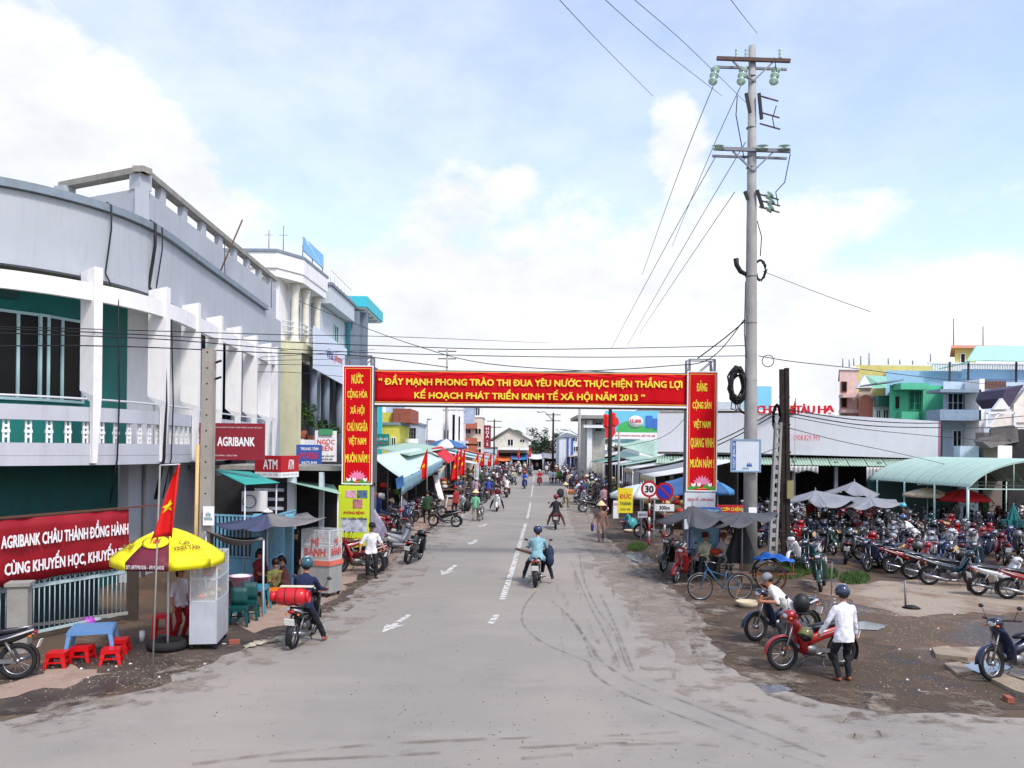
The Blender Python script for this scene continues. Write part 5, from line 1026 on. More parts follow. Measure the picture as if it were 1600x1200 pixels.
for (a, b) in ((P(322, 850, 23.5), P(412, 850, 23.0)), (P(418, 850, 22.6), P(460, 850, 25.5))):
    a = Vector((a.x, a.y, 0)); b = Vector((b.x, b.y, 0)); n_ = int((b-a).length/.12)
    for z0_, z1_ in ((.1, .16), (.75, .8), (1.9, 1.95)): MB().bar(a+Vector((0, 0, (z0_+z1_)/2)), b+Vector((0, 0, (z0_+z1_)/2)), .05).build('gate_rail', BG, gt)
    for i in range(n_+1): q = a.lerp(b, i/n_); MB().box(q+Vector((0, 0, 1.36)), (.05, .03, 1.1), math.atan2(b.y-a.y, b.x-a.x)).build('gate_bar', BG, gt)
    MB().bar(a+Vector((0, 0, .45)), b+Vector((0, 0, .45)), .02, .56).build('lower_panel', BG, gt)
for px in (414, 463): q = G(px, 915); MB().bb(q.x-.1, q.x+.1, 22.3, 22.5, 0, 2.05).build('gate_post', BG, gt)
# yellow, brown and white houses beyond
def blk(name, label, px0, px1, ptop, Y, d, mat, cat='house', top=None, zb_=0):
    a, b = P(px0, ptop, Y), P(px1, ptop, Y); z = (a.z+b.z)/2; r = thing(name, label, cat, ((a.x+b.x)/2, Y+d/2, 0)); k_ = d*min(a.x/Y, .6) if a.x > 12 and Y < 90 else 0
    MB().prism([Vector((a.x, Y, zb_)), Vector((b.x, Y, zb_)), Vector((b.x+k_, Y+d, zb_)), Vector((a.x+k_, Y+d, zb_))], (0, 0, z-zb_)).build('wall', mat, r)
    if top: MB().prism([Vector((a.x-.12, Y-.14, z+.003)), Vector((b.x+.12, Y-.14, z+.003)), Vector((b.x+.12+k_, Y+d+.1, z+.003)), Vector((a.x-.12+k_, Y+d+.1, z+.003))], (0, 0, .2)).build('roof', top, r)
    return r, a.x, b.x, z
def win(r, px0, px1, py0, py1, Y, cols=2, rows=1, frame=WT, pane=DARKG, fw=.06):
    a, b = P(px0, py0, Y), P(px1, py1, Y); return window(r, ((a.x+b.x)/2, Y, (a.z+b.z)/2), (0, -1, 0), b.x-a.x, a.z-b.z, cols, frame, pane, rows, fw, .08)
r, x0, x1, z = blk('shop_house', 'yellow rendered house behind the teal pawn sign', 588, 622, 664, 64, 7, OCHRE, top=CORN); MB().bb(x0+.1, x1-.6, 65, 70, z+.22, z+1.0).build('roof_room', OCHRE, r); MB().bb(x1-.5, x1+.9, 64.5, 70, z+.22, z+1.3).build('brick_wall', BRICKR, r)
win(r, 611, 619, 683, 700, 64)
sign('pawn_sign', 'teal board with white lettering on the yellow house', 'sign', P(598, 690, 60), .95, 1.1, 0, flat('board_teal', (20, 130, 122)), [('CẦM ĐỒ', 0, .22, .75, .26, WT), ('THÁI HƯNG', 0, -.12, .7, .14, RDT), ('ĐT: 3840', 0, -.4, .6, .1, WT)])
r, x0, x1, z = blk('shop_house', 'white and grey house with barred balcony beyond the yellow house', 620, 651, 663, 74, 8, LGREY, top=CORN); win(r, 634, 650, 668, 688, 74, 4, 3, STEEL); MB().bb(x0-1, x1+.2, 73.0, 73.9, P(630, 696, 74).z, P(630, 689, 74).z).build('balcony', WHITEW, r)
sign('roof_billboard', 'faded yellow and blue billboard above the grey house roof', 'billboard', P(618, 642, 72), 1.6, 1.5, .1, M('billboard_faded', (176, 196, 220), .6, var=.35, scale=1.5))
sign('shop_sign', 'long white shop board over the awnings under the grey house', 'sign', P(632, 692, 68), 2.2, .7, .1, WHITEW)
r, x0, x1, z = blk('tower_house', 'tall white tower house with dark vertical openings left of the road end', 692, 722, 640, 108, 10, WHITEW, top=WHITEW)
win(r, 706, 712, 647, 690, 108, 1, 1, WHITEW); win(r, 715, 720, 650, 690, 108, 1, 1, WHITEW); win(r, 694, 703, 672, 690, 108, 2, 1, STEEL)
for p_ in (704, 713.5, 721.5): q = P(p_, 690, 107); MB().bb(q.x-.22, q.x+.22, 106.5, 107, 0, P(p_, 642, 107).z).build('column', WHITEW, r)
q = P(715, 690, 107); MB().bb(q.x-1.4, q.x+1.4, 105.9, 107.5, q.z-.2, q.z+.1).build('balcony', LGREY, r)
r, x0, x1, z = blk('shop_house', 'white house with brown red balcony bands left of the maroon banner', 722, 754, 652, 118, 10, M('wall_offwhite', (214, 206, 190), .8, grime=.3), top=WHITEW)
for py in (664, 688, 700): a, b = P(724, py, 117), P(745, py, 117); MB().bb(a.x, b.x, 116.2, 117.9, a.z-.5, a.z+.35).build('balcony', M('balcony_brick', (164, 100, 82), .8), r)
for py in (674, 694, 706): win(r, 742, 752, py-5, py+5, 118, 2); win(r, 726, 736, py-4, py+4, 118, 2)
MB().bb(P(738, 640, 120).x, P(752, 640, 120).x, 119, 124, z+.2, P(745, 628, 120).z).build('stair_tower', WHITEW, r); win(r, 740, 750, 632, 650, 118.9, 3, 1, WHITEW)
sign('roof_billboard', 'grey blue roof billboard with a red mark left of the road end', 'billboard', P(728, 642, 112), 2.4, 3.4, 0, M('billboard_grey', (160, 176, 196), .6, var=.3, scale=.8), [('LMH', -.7, 1.2, 1.6, .6, RDT)])
sign('hanging_banner', 'tall maroon vertical banner with white letters at the left kerb far off', 'banner', P(761.5, 682, 100), .85, 2.7, 0, MAR, [('H\nO\nÀ\n-\nS', 0, 0, .4, 2.2, WT)])
r, x0, x1, z = blk('gable_house', 'pale weathered gable roofed house closing the end of the road', 774, 826, 686, 150, 12, M('wall_weathered', (196, 192, 176), .9, grime=.5))
MB().prism([P(766, 686, 149.6), P(796, 668, 149.6), P(830, 687, 149.6), P(830, 689, 149.6), P(796, 671, 149.6), P(766, 689, 149.6)], (0, 13, 0)).build('roof', M('roof_grey_tile', (110, 104, 100), .9, var=.2), r); MB().prism([P(774, 686, 150), P(796, 671, 150), P(826, 686, 150)], (0, 1, 0)).build('gable', M('wall_weathered', (196, 192, 176)), r)
win(r, 793, 802, 686, 697, 150, 2); win(r, 812, 820, 686, 692, 150, 2); MB().bb(x0, x1, 147, 149.9, P(800, 703, 150).z, P(800, 699, 150).z).build('balcony', WHITEW, r)
for px0, px1, pt_, Y, lb in ((748, 776, 700, 140, 'low dark roofed house left of the gable house'), (826, 842, 706, 165, 'low pale house right of the gable house')): r, x0, x1, z = blk('low_house', lb, px0, px1, pt_, Y, 8, LGREY, top=M('roof_tin_rust', (140, 120, 108), .8, var=.3)); win(r, px0+6, px0+12, pt_+5, pt_+12, Y)
# far trees
def tree(label, c, hh, rx, seed, n=1400, leaf=.28, kind='leafy_tree', palm=False):
    t = thing(kind, label, 'tree', c, 0); c = Vector(c); rn = random.Random(seed); mb = MB()
    mb.tube([c, c+Vector((.1, 0, hh*.35)), c+Vector((-.1, .1, hh*.75))], [.22, .17, .08], 7)
    if palm:
        mb = MB().tube([c, c+Vector((.3, 0, hh))], [.2, .13], 7); mb.build('trunk', M('bark', (88, 76, 64), .9), t)
        for k in range(11):
            a = k*2*PI/11; l_ = MB(); top = c+Vector((.3, 0, hh)); sd_ = Vector((-math.sin(a), math.cos(a), 0)); d = Vector((math.cos(a), math.sin(a), 0)); vs = []; fs = []
            for i in range(7): u = i/6; p = top+d*(2.6*u)+Vector((0, 0, 1.1*u-2.2*u*u)); w_ = .45*math.sin(PI*min(1, u*.9+.08)); vs += [p-sd_*w_-Vector((0, 0, w_*.5)), p, p+sd_*w_-Vector((0, 0, w_*.5))]
            for i in range(6): fs += [(3*i, 3*i+1, 3*i+4, 3*i+3), (3*i+1, 3*i+2, 3*i+5, 3*i+4)]
            l_.add(vs, fs).build('frond', LEAF, t)
        return t
    for k in range(6): a = rn.uniform(0, 6.28); mb.tube([c+Vector((0, 0, hh*rn.uniform(.3, .6))), c+Vector((math.cos(a)*rx*.6, math.sin(a)*rx*.6, hh*rn.uniform(.6, .9)))], [.1, .03], 5)
    mb.build('trunk', M('bark', (88, 76, 64), .9), t); foliage(c+Vector((0, 0, hh*.68)), (rx, rx, hh*.34), n, seed, leaf, M('foliage_far', (52, 76, 50), .8, var=.5, scale=.8)).build('crown', M('foliage_far', (52, 76, 50)), t); return t
for k, (px, Y, hh, rx, lb) in enumerate(((842, 172, 5.2, 2.2, 'low dark green tree left of the far crowd of trees'), (853, 165, 7.2, 3.0, 'tallest dark green tree at the end of the road'), (862, 175, 6.4, 2.6, 'dark green tree behind the lamp pole at the road end'), (836, 185, 4.6, 2.4, 'small green tree right of the gable house'))):
    g = P(px, 700, Y); tree(lb, (g.x, Y, 0), hh, rx, k+3)
g = P(799, 700, 175); tree('coconut palm showing above the gable roof', (g.x, 175, 0), 7.6, 2, 9, palm=True, kind='palm_tree')
# ================================================================== RIGHT STREET BUILDINGS
r, x0, x1, z = blk('shop_house', 'tall white and blue house with narrow windows beyond the right stalls', 874, 906, 684, 122, 9, M('wall_whitish_blue', (206, 212, 222), .8, grime=.25)); MB().prism([P(872, 684, 121.8), P(886, 676, 121.8), P(907, 682, 121.8)], (0, 9.4, 0)).build('roof', CORN, r)
for px in (886, 893): MB().bb(P(px, 700, 121.9).x, P(px+2.5, 700, 121.9).x, 121.8, 121.95, 0, P(px, 684, 122).z).build('blue_strip', SB, r)
win(r, 895, 902, 683, 690, 122); win(r, 896, 903, 697, 706, 122)
r, x0, x1, z = blk('shop_house', 'weathered grey white house with deep roof slab behind the right stalls', 914, 946, 655, 84, 9, M('wall_weathered_grey', (176, 174, 164), .85, var=.12, grime=.55))
MB().bb(x0-.9, x1+.6, 82.4, 92, z+.003, z+.35).build('roof_slab', CONCW, r); MB().bb(x0-.2, x1+.4, 82.8, 84-.01, z-.9, z-.6).build('balcony', WHITEW, r); win(r, 918, 924, 684, 700, 84); win(r, 930, 940, 660, 674, 84, 2, 1, STEEL); MB().bb(x0+.2, x0+.7, 83.5, 83.98, 0, z-.1).build('column', WHITEW, r)
r, x0, x1, z = blk('shop_house', 'low white flat roofed house behind the gate between the billboard and market', 1000, 1164, 645, 68, 8, WHITEW, top=CONCW); win(r, 1130, 1146, 648, 652, 68, 2); MB().bb(P(1122, 640, 67).x, P(1160, 640, 67).x, 67, 67.9, P(1140, 640, 67).z, P(1140, 628, 67).z).build('parapet', LGREY, r)
sign('water_tank_board', 'light blue board behind the tall concrete pole', 'sign', P(1183, 622, 70), 2.4, 2.0, 0, flat('board_sky_blue', (130, 200, 226)))
bl = sign('milk_billboard', 'billboard with green hills and price disc above the right stalls', 'billboard', P(988, 664, 62), 4.1, 2.1, .05, M('billboard_sky', (110, 190, 216), .5, var=.12, scale=.6))
q = P(988, 664, 62)+Vector((0, -.05, 0)); Rb = Matrix.Rotation(.05, 3, 'Z')
def bl_(n_, mb, mt): mb.v = [q+Rb @ v for v in mb.v]; mb.build(n_, mt, bl)
bl_('green_hill', MB().prism([Vector((-1.2, 0, -.55)), Vector((2.05, 0, -.55)), Vector((2.05, 0, .1)), Vector((1.2, 0, -.15)), Vector((.3, 0, .05)), Vector((-.5, 0, .28)), Vector((-1.0, 0, 0))], (0, -.012, 0)), flat('print_green', (70, 170, 90)))
bl_('white_band', MB().bb(-2.04, 2.04, -.03, -.0, -1.04, -.56), WT); bl_('red_patch', MB().prism([Vector((-2.03, 0, -1)), Vector((-1.5, 0, -1)), Vector((-1.25, 0, -.6)), Vector((-1.35, 0, -.2)), Vector((-1.0, 0, .1)), Vector((-1.1, 0, .5)), Vector((-1.5, 0, .7)), Vector((-2.03, 0, .5))], (0, -.04, 0)), flat('print_red', (206, 36, 44)))
dm = MB().lathe([(.55, 0), (.55, .02)], (0, 0, 0), 20); dm.v = [Vector((v.x-.02+.25, -.05-v.z, v.y*.8+.25)) for v in dm.v]; bl_('price_disc', dm, WT)
bl_('lettering', text_mb('15.000', (.23, -.08, .3), (1, 0, 0), (0, 0, 1), .8, .26, .04), RDT); bl_('lettering', text_mb('ĐỒ NGON NGON, BỔ MÀ RẺ', (.2, -.04, -.78), (1, 0, 0), (0, 0, 1), 3.0, .2, .03), RDT)
bl_('blue_bottle', MB().bb(1.0, 1.5, -.04, 0, -.2, .7).bb(1.55, 1.95, -.045, 0, -.3, .5), flat('print_blue', (60, 110, 190)))
# market hall
HALL = thing('market_hall', 'market hall with long white fascia board and corrugated eaves', 'market hall', (18, 56, 0))
fa_, fb_ = P(1027, 700, 54), P(1466, 700, 50); zt0, zt1, zb0, zb1 = P(1027, 646, 54).z, P(1466, 658, 50).z, P(1027, 704, 54).z, P(1466, 717, 50).z
LAV = M('fascia_white_lavender', (208, 210, 214), .6, var=.03, grime=.12)
MB().prism([Vector((fa_.x, 54, zb0)), Vector((fb_.x, 50, zb1)), Vector((fb_.x, 50, zt1)), Vector((17.5, 52.0, zt0+.05)), Vector((fa_.x, 54, zt0))], (.02, .2, 0)).build('fascia_board', LAV, HALL)
MB().prism([Vector((fb_.x+.02, 50, zb1)), Vector((fb_.x+.12, 50, zb1)), Vector((fb_.x+.12, 50, zt1)), Vector((fb_.x+.02, 50, zt1))], (0, -.03, 0)).build('edge_strip', flat('edge_pink', (176, 90, 140)), HALL)
# corrugated eaves, each sheet a part
EAV = M('eave_pale_green', (150, 176, 156), .6, var=.1, grime=.3); hd_ = Vector((fb_.x-fa_.x, -4, 0)).normalized(); hl = (Vector((fb_.x, 50, 0))-Vector((fa_.x, 54, 0))).length; hn = Vector((hd_.y, -hd_.x, 0)); O = Vector((fa_.x, 54, 0))
for k in range(16):
    u0, u1 = k*hl/16+.02, (k+1)*hl/16-.02; MB().grid(lambda u, v: O+hd_*(u0+(u1-u0)*u)+hn*(1.5*v)+Vector((0, 0, 3.48-.42*v+.03*math.sin(u*PI*12))), 24, 1, th=.01).build('roof_sheet', EAV, HALL)
for k in range(7):
    q = O+hd_*(1+k*(hl-2)/6)+hn*.9; MB().bb(q.x-.1, q.x+.1, q.y-.1, q.y+.1, 0, 3.3).build('post', STEEL, HALL)
MB().prism([O-hn*8, O+hd_*hl-hn*8, O+hd_*hl-hn*8.2, O-hn*8.2], (0, 0, 3.6)).build('back_wall', DARKI, HALL); MB().prism([O+hn*(-.3), O+hd_*hl+hn*(-.3), O+hd_*hl-hn*8, O-hn*8], (0, 0, .15)).build('roof', CONCW, HALL).location.z = 3.62
# scalloped cloths hanging from the eaves
CLO = M('cloth_striped_white', (196, 196, 192), .8, var=.15); 
for k, (u0, u1, z0_) in enumerate(((7.3, 9.7, 2.55), (12.4, 14.2, 2.1), (14.5, 16.6, 2.3), (17.0, 18.2, 2.35))):
    tg = tag(MB().grid(lambda u, v: O+hd_*(u0+(u1-u0)*u)+hn*(1.6+.06*math.sin(u*60))+Vector((0, 0, 3.0+(z0_-3.0)*v*(1-.35*abs(math.sin(u*PI*2.0))))), 40, 3, th=Vector((0, .01, 0))).build('hanging_cloth', CLO), ['white ribbed sheet hanging from the market eaves beside the tall pole', 'triangular pale cloth hanging from the market eaves', 'ribbed pale cloth hanging mid market eaves', 'small pale cloth hanging near the green arched shed'][k], 'cloth')
# CHO letters
cl_ = thing('market_letters', 'big red letters naming the market above the white fascia', 'sign', P(1243, 650, 52)); LR = flat('letter_red', (200, 20, 44))
for s, px, wpx, hh in (('C', 1188, 11, 12), ('H', 1199, 10, 12), ('Ợ', 1209, 11, 13), ('C', 1221, 9, 12), ('Á', 1231, 10, 15), ('I', 1239, 4, 12), ('T', 1248, 10, 12), ('À', 1257, 10, 15), ('U', 1268, 10, 12), ('H', 1285, 11, 12), ('Ạ', 1297, 12, 13)):
    q = P(px, 640 if hh != 15 else 638.5, 51.9); m_ = text_mb(s, q, (1, -.1, 0), (0, 0, 1), wpx*.04*1.0, hh*.04, .035, 0); m_.add([], []); k = len(m_.v); vs = [v+Vector((0, .12, 0)) for v in m_.v]; f0 = list(m_.f); m_.v += vs; m_.f += [[i+k for i in f] for f in f0]; m_.m += [0]*len(f0); m_.sm += [False]*len(f0); m_.build('letter', LR, cl_)
MB().bar(P(1184, 648, 52.1), P(1303, 648.5, 51.9), .05).build('letter_rail', STEEL, cl_)
q = P(1253, 684, 51.55); text_mb('ĐT: 0908.829 995', q, hd_, (0, 0, 1), 2.1, .34, .0, .02).build('lettering', LR, HALL)
# green arched shed
SHED = thing('arched_shed', 'pale green barrel roofed shed over the motorbike park', 'shed', (24.5, 44, 0)); PG = M('roof_pale_green', (170, 198, 182), .5, var=.06, grime=.12)
SW = 7.4
def sp(u, y): a = PI*(.10+.80*u); x = -math.cos(a)/math.cos(PI*.1); return Vector((21.45+SW/2*(1+x)-(y-39)*.05, y, 2.30+1.35*(math.sin(a)-math.sin(PI*.1))/(1-math.sin(PI*.1))))
for k in range(8):
    y0, y1 = 39+k*1.22, 39+(k+1)*1.22-.015; MB().grid(lambda u, v: sp(u, y0+(y1-y0)*v)+Vector((0, 0, .015*math.sin(v*PI*8))), 22, 16, th=.012).build('roof_sheet', PG, SHED)
EDG = flat('steel_pale_green', (176, 206, 196), .4)
for y in (39.05, 43.5, 48.5): MB().tube([sp(i/22, y)-Vector((0, 0, .06)) for i in range(23)], .04, 6).build('arch_rib', EDG, SHED); MB().bar(sp(0, y)-Vector((0, 0, .08)), sp(1, y)-Vector((0, 0, .08)), .05).build('tie_rod', EDG, SHED)
for i in range(5): u = (i+1)/6; p = sp(u, 39.05); MB().tube([Vector((p.x, p.y, 2.25)), p], .02, 5).build('truss_strut', EDG, SHED)
for u in (0, 1):
    for y in (39.1, 41.9, 44.8, 47.8): p = sp(u, y); MB().tube([(p.x, y, 0), p], .065 if y < 40 else .05, 8).build('post', EDG, SHED)
MB().bb(21, 30, 49.0, 49.2, 0, 2.3).build('end_panel', M('panel_dark_teal', (52, 84, 80), .8, grime=.3), SHED)
# houses behind the market
PK = M('wall_pale_pink', (214, 184, 176), .8, grime=.3); GRN = M('wall_mint_green', (88, 184, 146), .75, var=.05, grime=.15); SKYB = M('wall_sky_blue', (150, 182, 210), .75, var=.06, grime=.12); PB = M('wall_pale_blue', (186, 206, 220), .75, grime=.15); YW = M('wall_mustard', (204, 192, 116), .8, grime=.25); MINT = M('roof_mint', (160, 204, 186), .6, grime=.15)
r, x0, x1, z = blk('town_house', 'yellow sided pink fronted three storey house behind the market', 1312, 1340, 578, 72, 12, PK, top=WHITEW); a, b = P(1337, 700, 71.9), P(1500, 700, 74)
MB().prism([Vector((a.x, 72.2, 0)), Vector((b.x, 72.2, 0)), Vector((b.x+6, 84, 0)), Vector((a.x+5.2, 84, 0))], (0, 0, P(1400, 571, 72.2).z)).build('yellow_wall', YW, r)
for py in (588, 612, 640):
    q = P(1326, py, 71.9); win(r, 1314, 1323, py+8, py+25, 72, 1, 1, M('door_brown', (130, 80, 60))); MB().bb(x0-.1, x1-.3, 71.0, 71.9, P(1320, py+33, 71).z, P(1320, py+28, 71).z).build('balcony', PK, r)
for px, py, t_ in ((1317, 572, 560), (1327, 570, 562), (1334, 568, 560), (1345, 568, 556), (1358, 568, 552), (1388, 566, 560), (1406, 566, 562), (1426, 566, 563), (1454, 566, 553)): q = P(px, py, 73); MB().tube([q-Vector((0, 0, .2)), P(px, t_, 73)], .05, 5).build('roof_rod', STEEL, r)
r, x0, x1, z = blk('gable_house', 'narrow cream gable house with arched doorway left of the green house', 1342, 1362, 605, 66, 10, M('wall_cream_pink', (226, 206, 190), .8, grime=.25)); MB().prism([P(1339, 606, 65.8), P(1351, 586, 65.8), P(1364, 606, 65.8)], (0, .4, 0)).build('gable', WHITEW, r)
MB().prism([P(1340, 607, 66.3), P(1351.5, 586, 66.3), P(1385, 588, 70), P(1385, 606, 70), P(1364, 607, 66.3)], (0, .5, 0)).build('roof', MINT, r)
q = P(1352, 640, 65.97); dr = MB(); o_ = [Vector((q.x-.55, 65.9, P(1352, 655, 66).z)), Vector((q.x+.55, 65.9, P(1352, 655, 66).z))]+[Vector((q.x+.55*math.cos(PI*k/8), 65.9, P(1352, 628, 66).z+.55*math.sin(PI*k/8))) for k in range(9)]; dr.prism(o_, (0, -.06, 0)).build('arched_door', M('door_pinkbrown', (190, 120, 100), .7), r)
r, x0, x1, z = blk('town_house', 'small white house with dark green balcony beside the cream gable', 1364, 1392, 625, 65, 8, WHITEW, top=CORN); MB().bb(x0, x1, 64, 64.9, P(1375, 634, 64).z, P(1375, 618, 64).z).build('balcony', flat('balcony_dark_green', (40, 96, 84)), r); win(r, 1368, 1376, 640, 655, 65); win(r, 1379, 1388, 640, 655, 65)
r, x0, x1, z = blk('town_house', 'mint green house with gridded window and rounded canopy', 1390, 1478, 602, 63, 9, GRN); win(r, 1420, 1444, 610, 641, 63, 3, 3, flat('frame_green', (50, 160, 120)), M('pane_greenish', (40, 90, 76), .2)); 
a, b = P(1400, 603, 62.4), P(1444, 603, 62.4); MB().bb(a.x, b.x, 61.6, 62.95, P(1420, 609, 62).z, P(1420, 599, 62).z).build('canopy', GRN, r); MB().bb(P(1419, 0, 62).x, P(1446, 0, 62).x, 62.3, 62.95, P(1430, 657, 62).z, P(1430, 643, 62).z).build('balcony', GRN, r); win(r, 1397, 1406, 618, 640, 63, 1, 1, GRN); MB().bb(P(1446, 0, 62.9).x, x1+.02, 62.6, 62.98, 0, z-.3).build('green_bay', GRN, r)
a, b = P(1372, 597, 64), P(1412, 590, 64); MB().prism([P(1370, 598, 62.5), P(1412, 592, 62.5), P(1412, 595, 62.5), P(1370, 600, 62.5)], (0, 3, 0)).build('side_roof', CORN, r)
r, x0, x1, z = blk('town_house', 'long sky blue house with white balustrade above the pale blue house', 1384, 1640, 580, 70, 9, SKYB)
for k in range(40):
    px = 1458+k*3.9; q = P(px, 573, 69.5)
    if px < 1600: MB().bb(q.x-.06, q.x+.06, 69.4, 69.55, q.z-.35, q.z+.3).build('baluster', WHITEW, r)
MB().bb(P(1456, 0, 69.5).x, P(1612, 0, 69.5).x, 69.35, 69.6, P(1500, 569, 69.5).z, P(1500, 566.5, 69.5).z).build('balustrade_rail', WHITEW, r)
r, x0, x1, z = blk('town_house', 'yellow house with pink edged slab roof at the upper right', 1492, 1525, 545, 80, 8, YW); MB().prism([Vector((x0-.7, 79.3, z+.003)), Vector((x1+3, 79.3, z+.003)), Vector((x1+7, 87, z+.003)), Vector((x0+3.2, 87, z+.003))], (0, 0, .25)).build('roof_slab', flat('slab_pink', (214, 150, 130)), r); win(r, 1500, 1508, 552, 572, 80, 1)
for px, t_ in ((1490, 498), (1536, 510)): q = P(px, 545, 81); MB().tube([Vector((q.x, q.y, z)), P(px, t_, 81)], .05, 5).build('aerial', STEEL, r)
r = thing('roof_pavilion', 'mint green pitched metal roof on dark posts over the blue house terrace', 'roof shelter', P(1560, 600, 66)); zz = lambda px, py, y: P(px, py, y)
MB().prism([zz(1512, 564, 63), zz(1540, 563, 62.5), zz(1700, 566, 62.5), zz(1700, 540, 66), zz(1527, 541, 66)], (0, .15, .03)).build('roof_sheet', MINT, r); MB().prism([zz(1470, 575, 64), zz(1512, 565, 63), zz(1527, 541, 66), zz(1530, 543, 66), zz(1514, 567, 63.2), zz(1470, 577, 64)], (0, .3, 0)).build('roof_sheet', MINT, r)
for px in (1513, 1588, 1484): q = zz(px, 565, 63.5); MB().bar((q.x, q.y, P(px, 606, 63.5).z), (q.x, q.y, q.z-.02), .12).build('post', flat('post_dark', (50, 50, 56)), r)
MB().bb(zz(1512, 0, 64).x, zz(1640, 0, 64).x, 64, 64.3, P(1550, 592, 64).z, P(1550, 577, 64).z).build('terrace_wall', SKYB, r)
r, x0, x1, z = blk('town_house', 'pale blue house with angled barred balcony behind the market end', 1474, 1640, 597, 60, 8, PB)
for k in range(22): px = 1524+k*2.2; q = P(px, 601, 59.7); MB().bb(q.x-.03, q.x+.03, 59.6, 59.75, q.z-.3, q.z+.25).build('baluster', flat('baluster_brown', (120, 90, 80)), r)
MB().bb(P(1476, 0, 58).x, P(1540, 0, 58).x, 58, 59.98, P(1500, 657, 58).z, P(1500, 640, 58).z).build('balcony', M('balcony_blue_grey', (140, 160, 178), .8, grime=.25), r)
win(r, 1480, 1512, 614, 645, 60, 4, 2, PB); win(r, 1514, 1536, 612, 645, 60, 3, 2, WT); MB().bb(P(1476, 0, 58).x, P(1540, 0, 58).x, 58, 59.98, P(1500, 613, 58).z, P(1500, 608, 58).z).build('canopy', M('canopy_blue_grey', (130, 146, 160), .8), r)
MB().bb(P(1537, 0, 58).x, P(1545, 0, 58).x, 58, 59.9, 0, P(1540, 592, 58).z).build('pillar', WHITEW, r)
win(r, 1488, 1502, 672, 700, 60, 2, 1, WT)
r, x0, x1, z = blk('gable_house', 'white house front with dark purple pediment roof and white frame', 1548, 1640, 640, 52, 6, M('wall_cream_white', (232, 226, 214), .7)); PUR = M('roof_dark_purple', (70, 62, 86), .7, var=.15)
MB().prism([P(1572, 608, 51.8), P(1600, 601, 51.8), P(1577, 636, 51.8), P(1566, 622, 51.8)], (0, 3, 0)).build('roof', PUR, r); MB().prism([P(1584, 632, 51.9), P(1640, 560, 51.9), P(1640, 660, 51.9), P(1584, 660, 51.9)], (0, .4, 0)).build('gable', M('wall_cream_white', (232, 226, 214)), r)
MB().prism([P(1552, 640, 51.7), P(1566, 622, 51.7), P(1578, 638, 51.7)], (0, .3, 0)).build('gable', WHITEW, r)
for (a, b) in (((1540, 645), (1585, 645)), ((1541, 645), (1541, 670)), ((1585, 645), (1585, 668)), ((1544, 668), (1560, 646)), ((1541, 669), (1585, 667))): MB().bar(P(*a, 50.5), P(*b, 50.5), .14).build('white_frame', WT, r)
tn = thing('market_shack', 'tin roofed shacks with pale shutters below the pediment house', 'shack', (28, 49, 0)); 
MB().prism([P(1535, 690, 47), P(1590, 668, 48.5), P(1592, 690, 48.5), P(1548, 700, 47)], (0, 1, .05)).build('roof_sheet', M('tin_dark', (96, 92, 88), .7, var=.2), tn); MB().bb(P(1545, 0, 48.6).x, P(1584, 0, 48.6).x, 48.6, 49.5, 0, P(1560, 676, 48.6).z).build('wall', M('shack_grey', (120, 112, 104), .8, grime=.4), tn)
MB().bb(P(1518, 0, 48).x, P(1548, 0, 48).x, 48.7, 49.4, 0, P(1540, 697, 48).z).build('wall', PB, tn); MB().box(P(1570, 706, 46.8), (.9, .05, .7), .2).build('shutter', WT, tn); MB().bb(P(1584, 0, 48).x, P(1660, 0, 48).x, 48.6, 50, 0, P(1600, 670, 48).z).build('wall', DARKI, tn)
MB().prism([P(1548, 668, 48), P(1584, 664, 48), P(1584, 686, 48), P(1548, 690, 48)], (0, .1, 0)).build('shutter', M('shutter_dark', (88, 84, 84), .7), tn)

# ================================================================== STALLS ALONG THE STREET
rnd = random.Random(21)
def stall(label, x0, x1, y0, y1, zs, zb_, canvas, side, goods=None, fringe=None, cat='market stall', sag=.06):
    """street edge x0, wall edge x1; canvas slopes from zb_ at the wall to zs at the street"""
    t = thing('market_stall', label, cat, ((x0+x1)/2, (y0+y1)/2, 0), 0, 'market stalls along the street')
    MB().grid(lambda u, v: Vector((x0+(x1-x0)*v+.06*math.sin(u*9), y0+(y1-y0)*u, zs+(zb_-zs)*v-sag*math.sin(v*PI)*(1+.6*math.sin(u*13))-.05*abs(math.sin(u*PI*2)))), 10, 6, th=.015).build('awning', canvas, t)
    for y in (y0+.1, y1-.1):
        MB().tube([(x0, y, 0), (x0, y, zs-.04)], .03, 5).build('post', RAILM, t)
    if fringe: MB().grid(lambda u, v: Vector((x0-.02*side, y0+(y1-y0)*u, zs-.02-v*(.35+.08*math.sin(u*30)))), 14, 2, th=Vector((.01, 0, 0))).build('valance', fringe, t)
    tb = MB().bb(min(x0, x1)+.5, max(x0, x1)-.8, y0+.3, y1-.3, .7, .76).build('table', M('stall_wood', (120, 92, 66), .8, var=.2), t)
    rn = random.Random(int(y0*10))
    for k in range(5):
        q = Vector((rn.uniform(min(x0, x1)+.6, max(x0, x1)-.9), y0+.5+k*(y1-y0-1)/5, .761)); MB().lathe([(.16, 0), (.26, .16), (.2, .26), (.0001, .32)], q, 8).build('goods', rn.choice(FOOD+[WT, SB]), tb)
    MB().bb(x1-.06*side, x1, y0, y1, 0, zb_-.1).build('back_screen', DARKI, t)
    return t
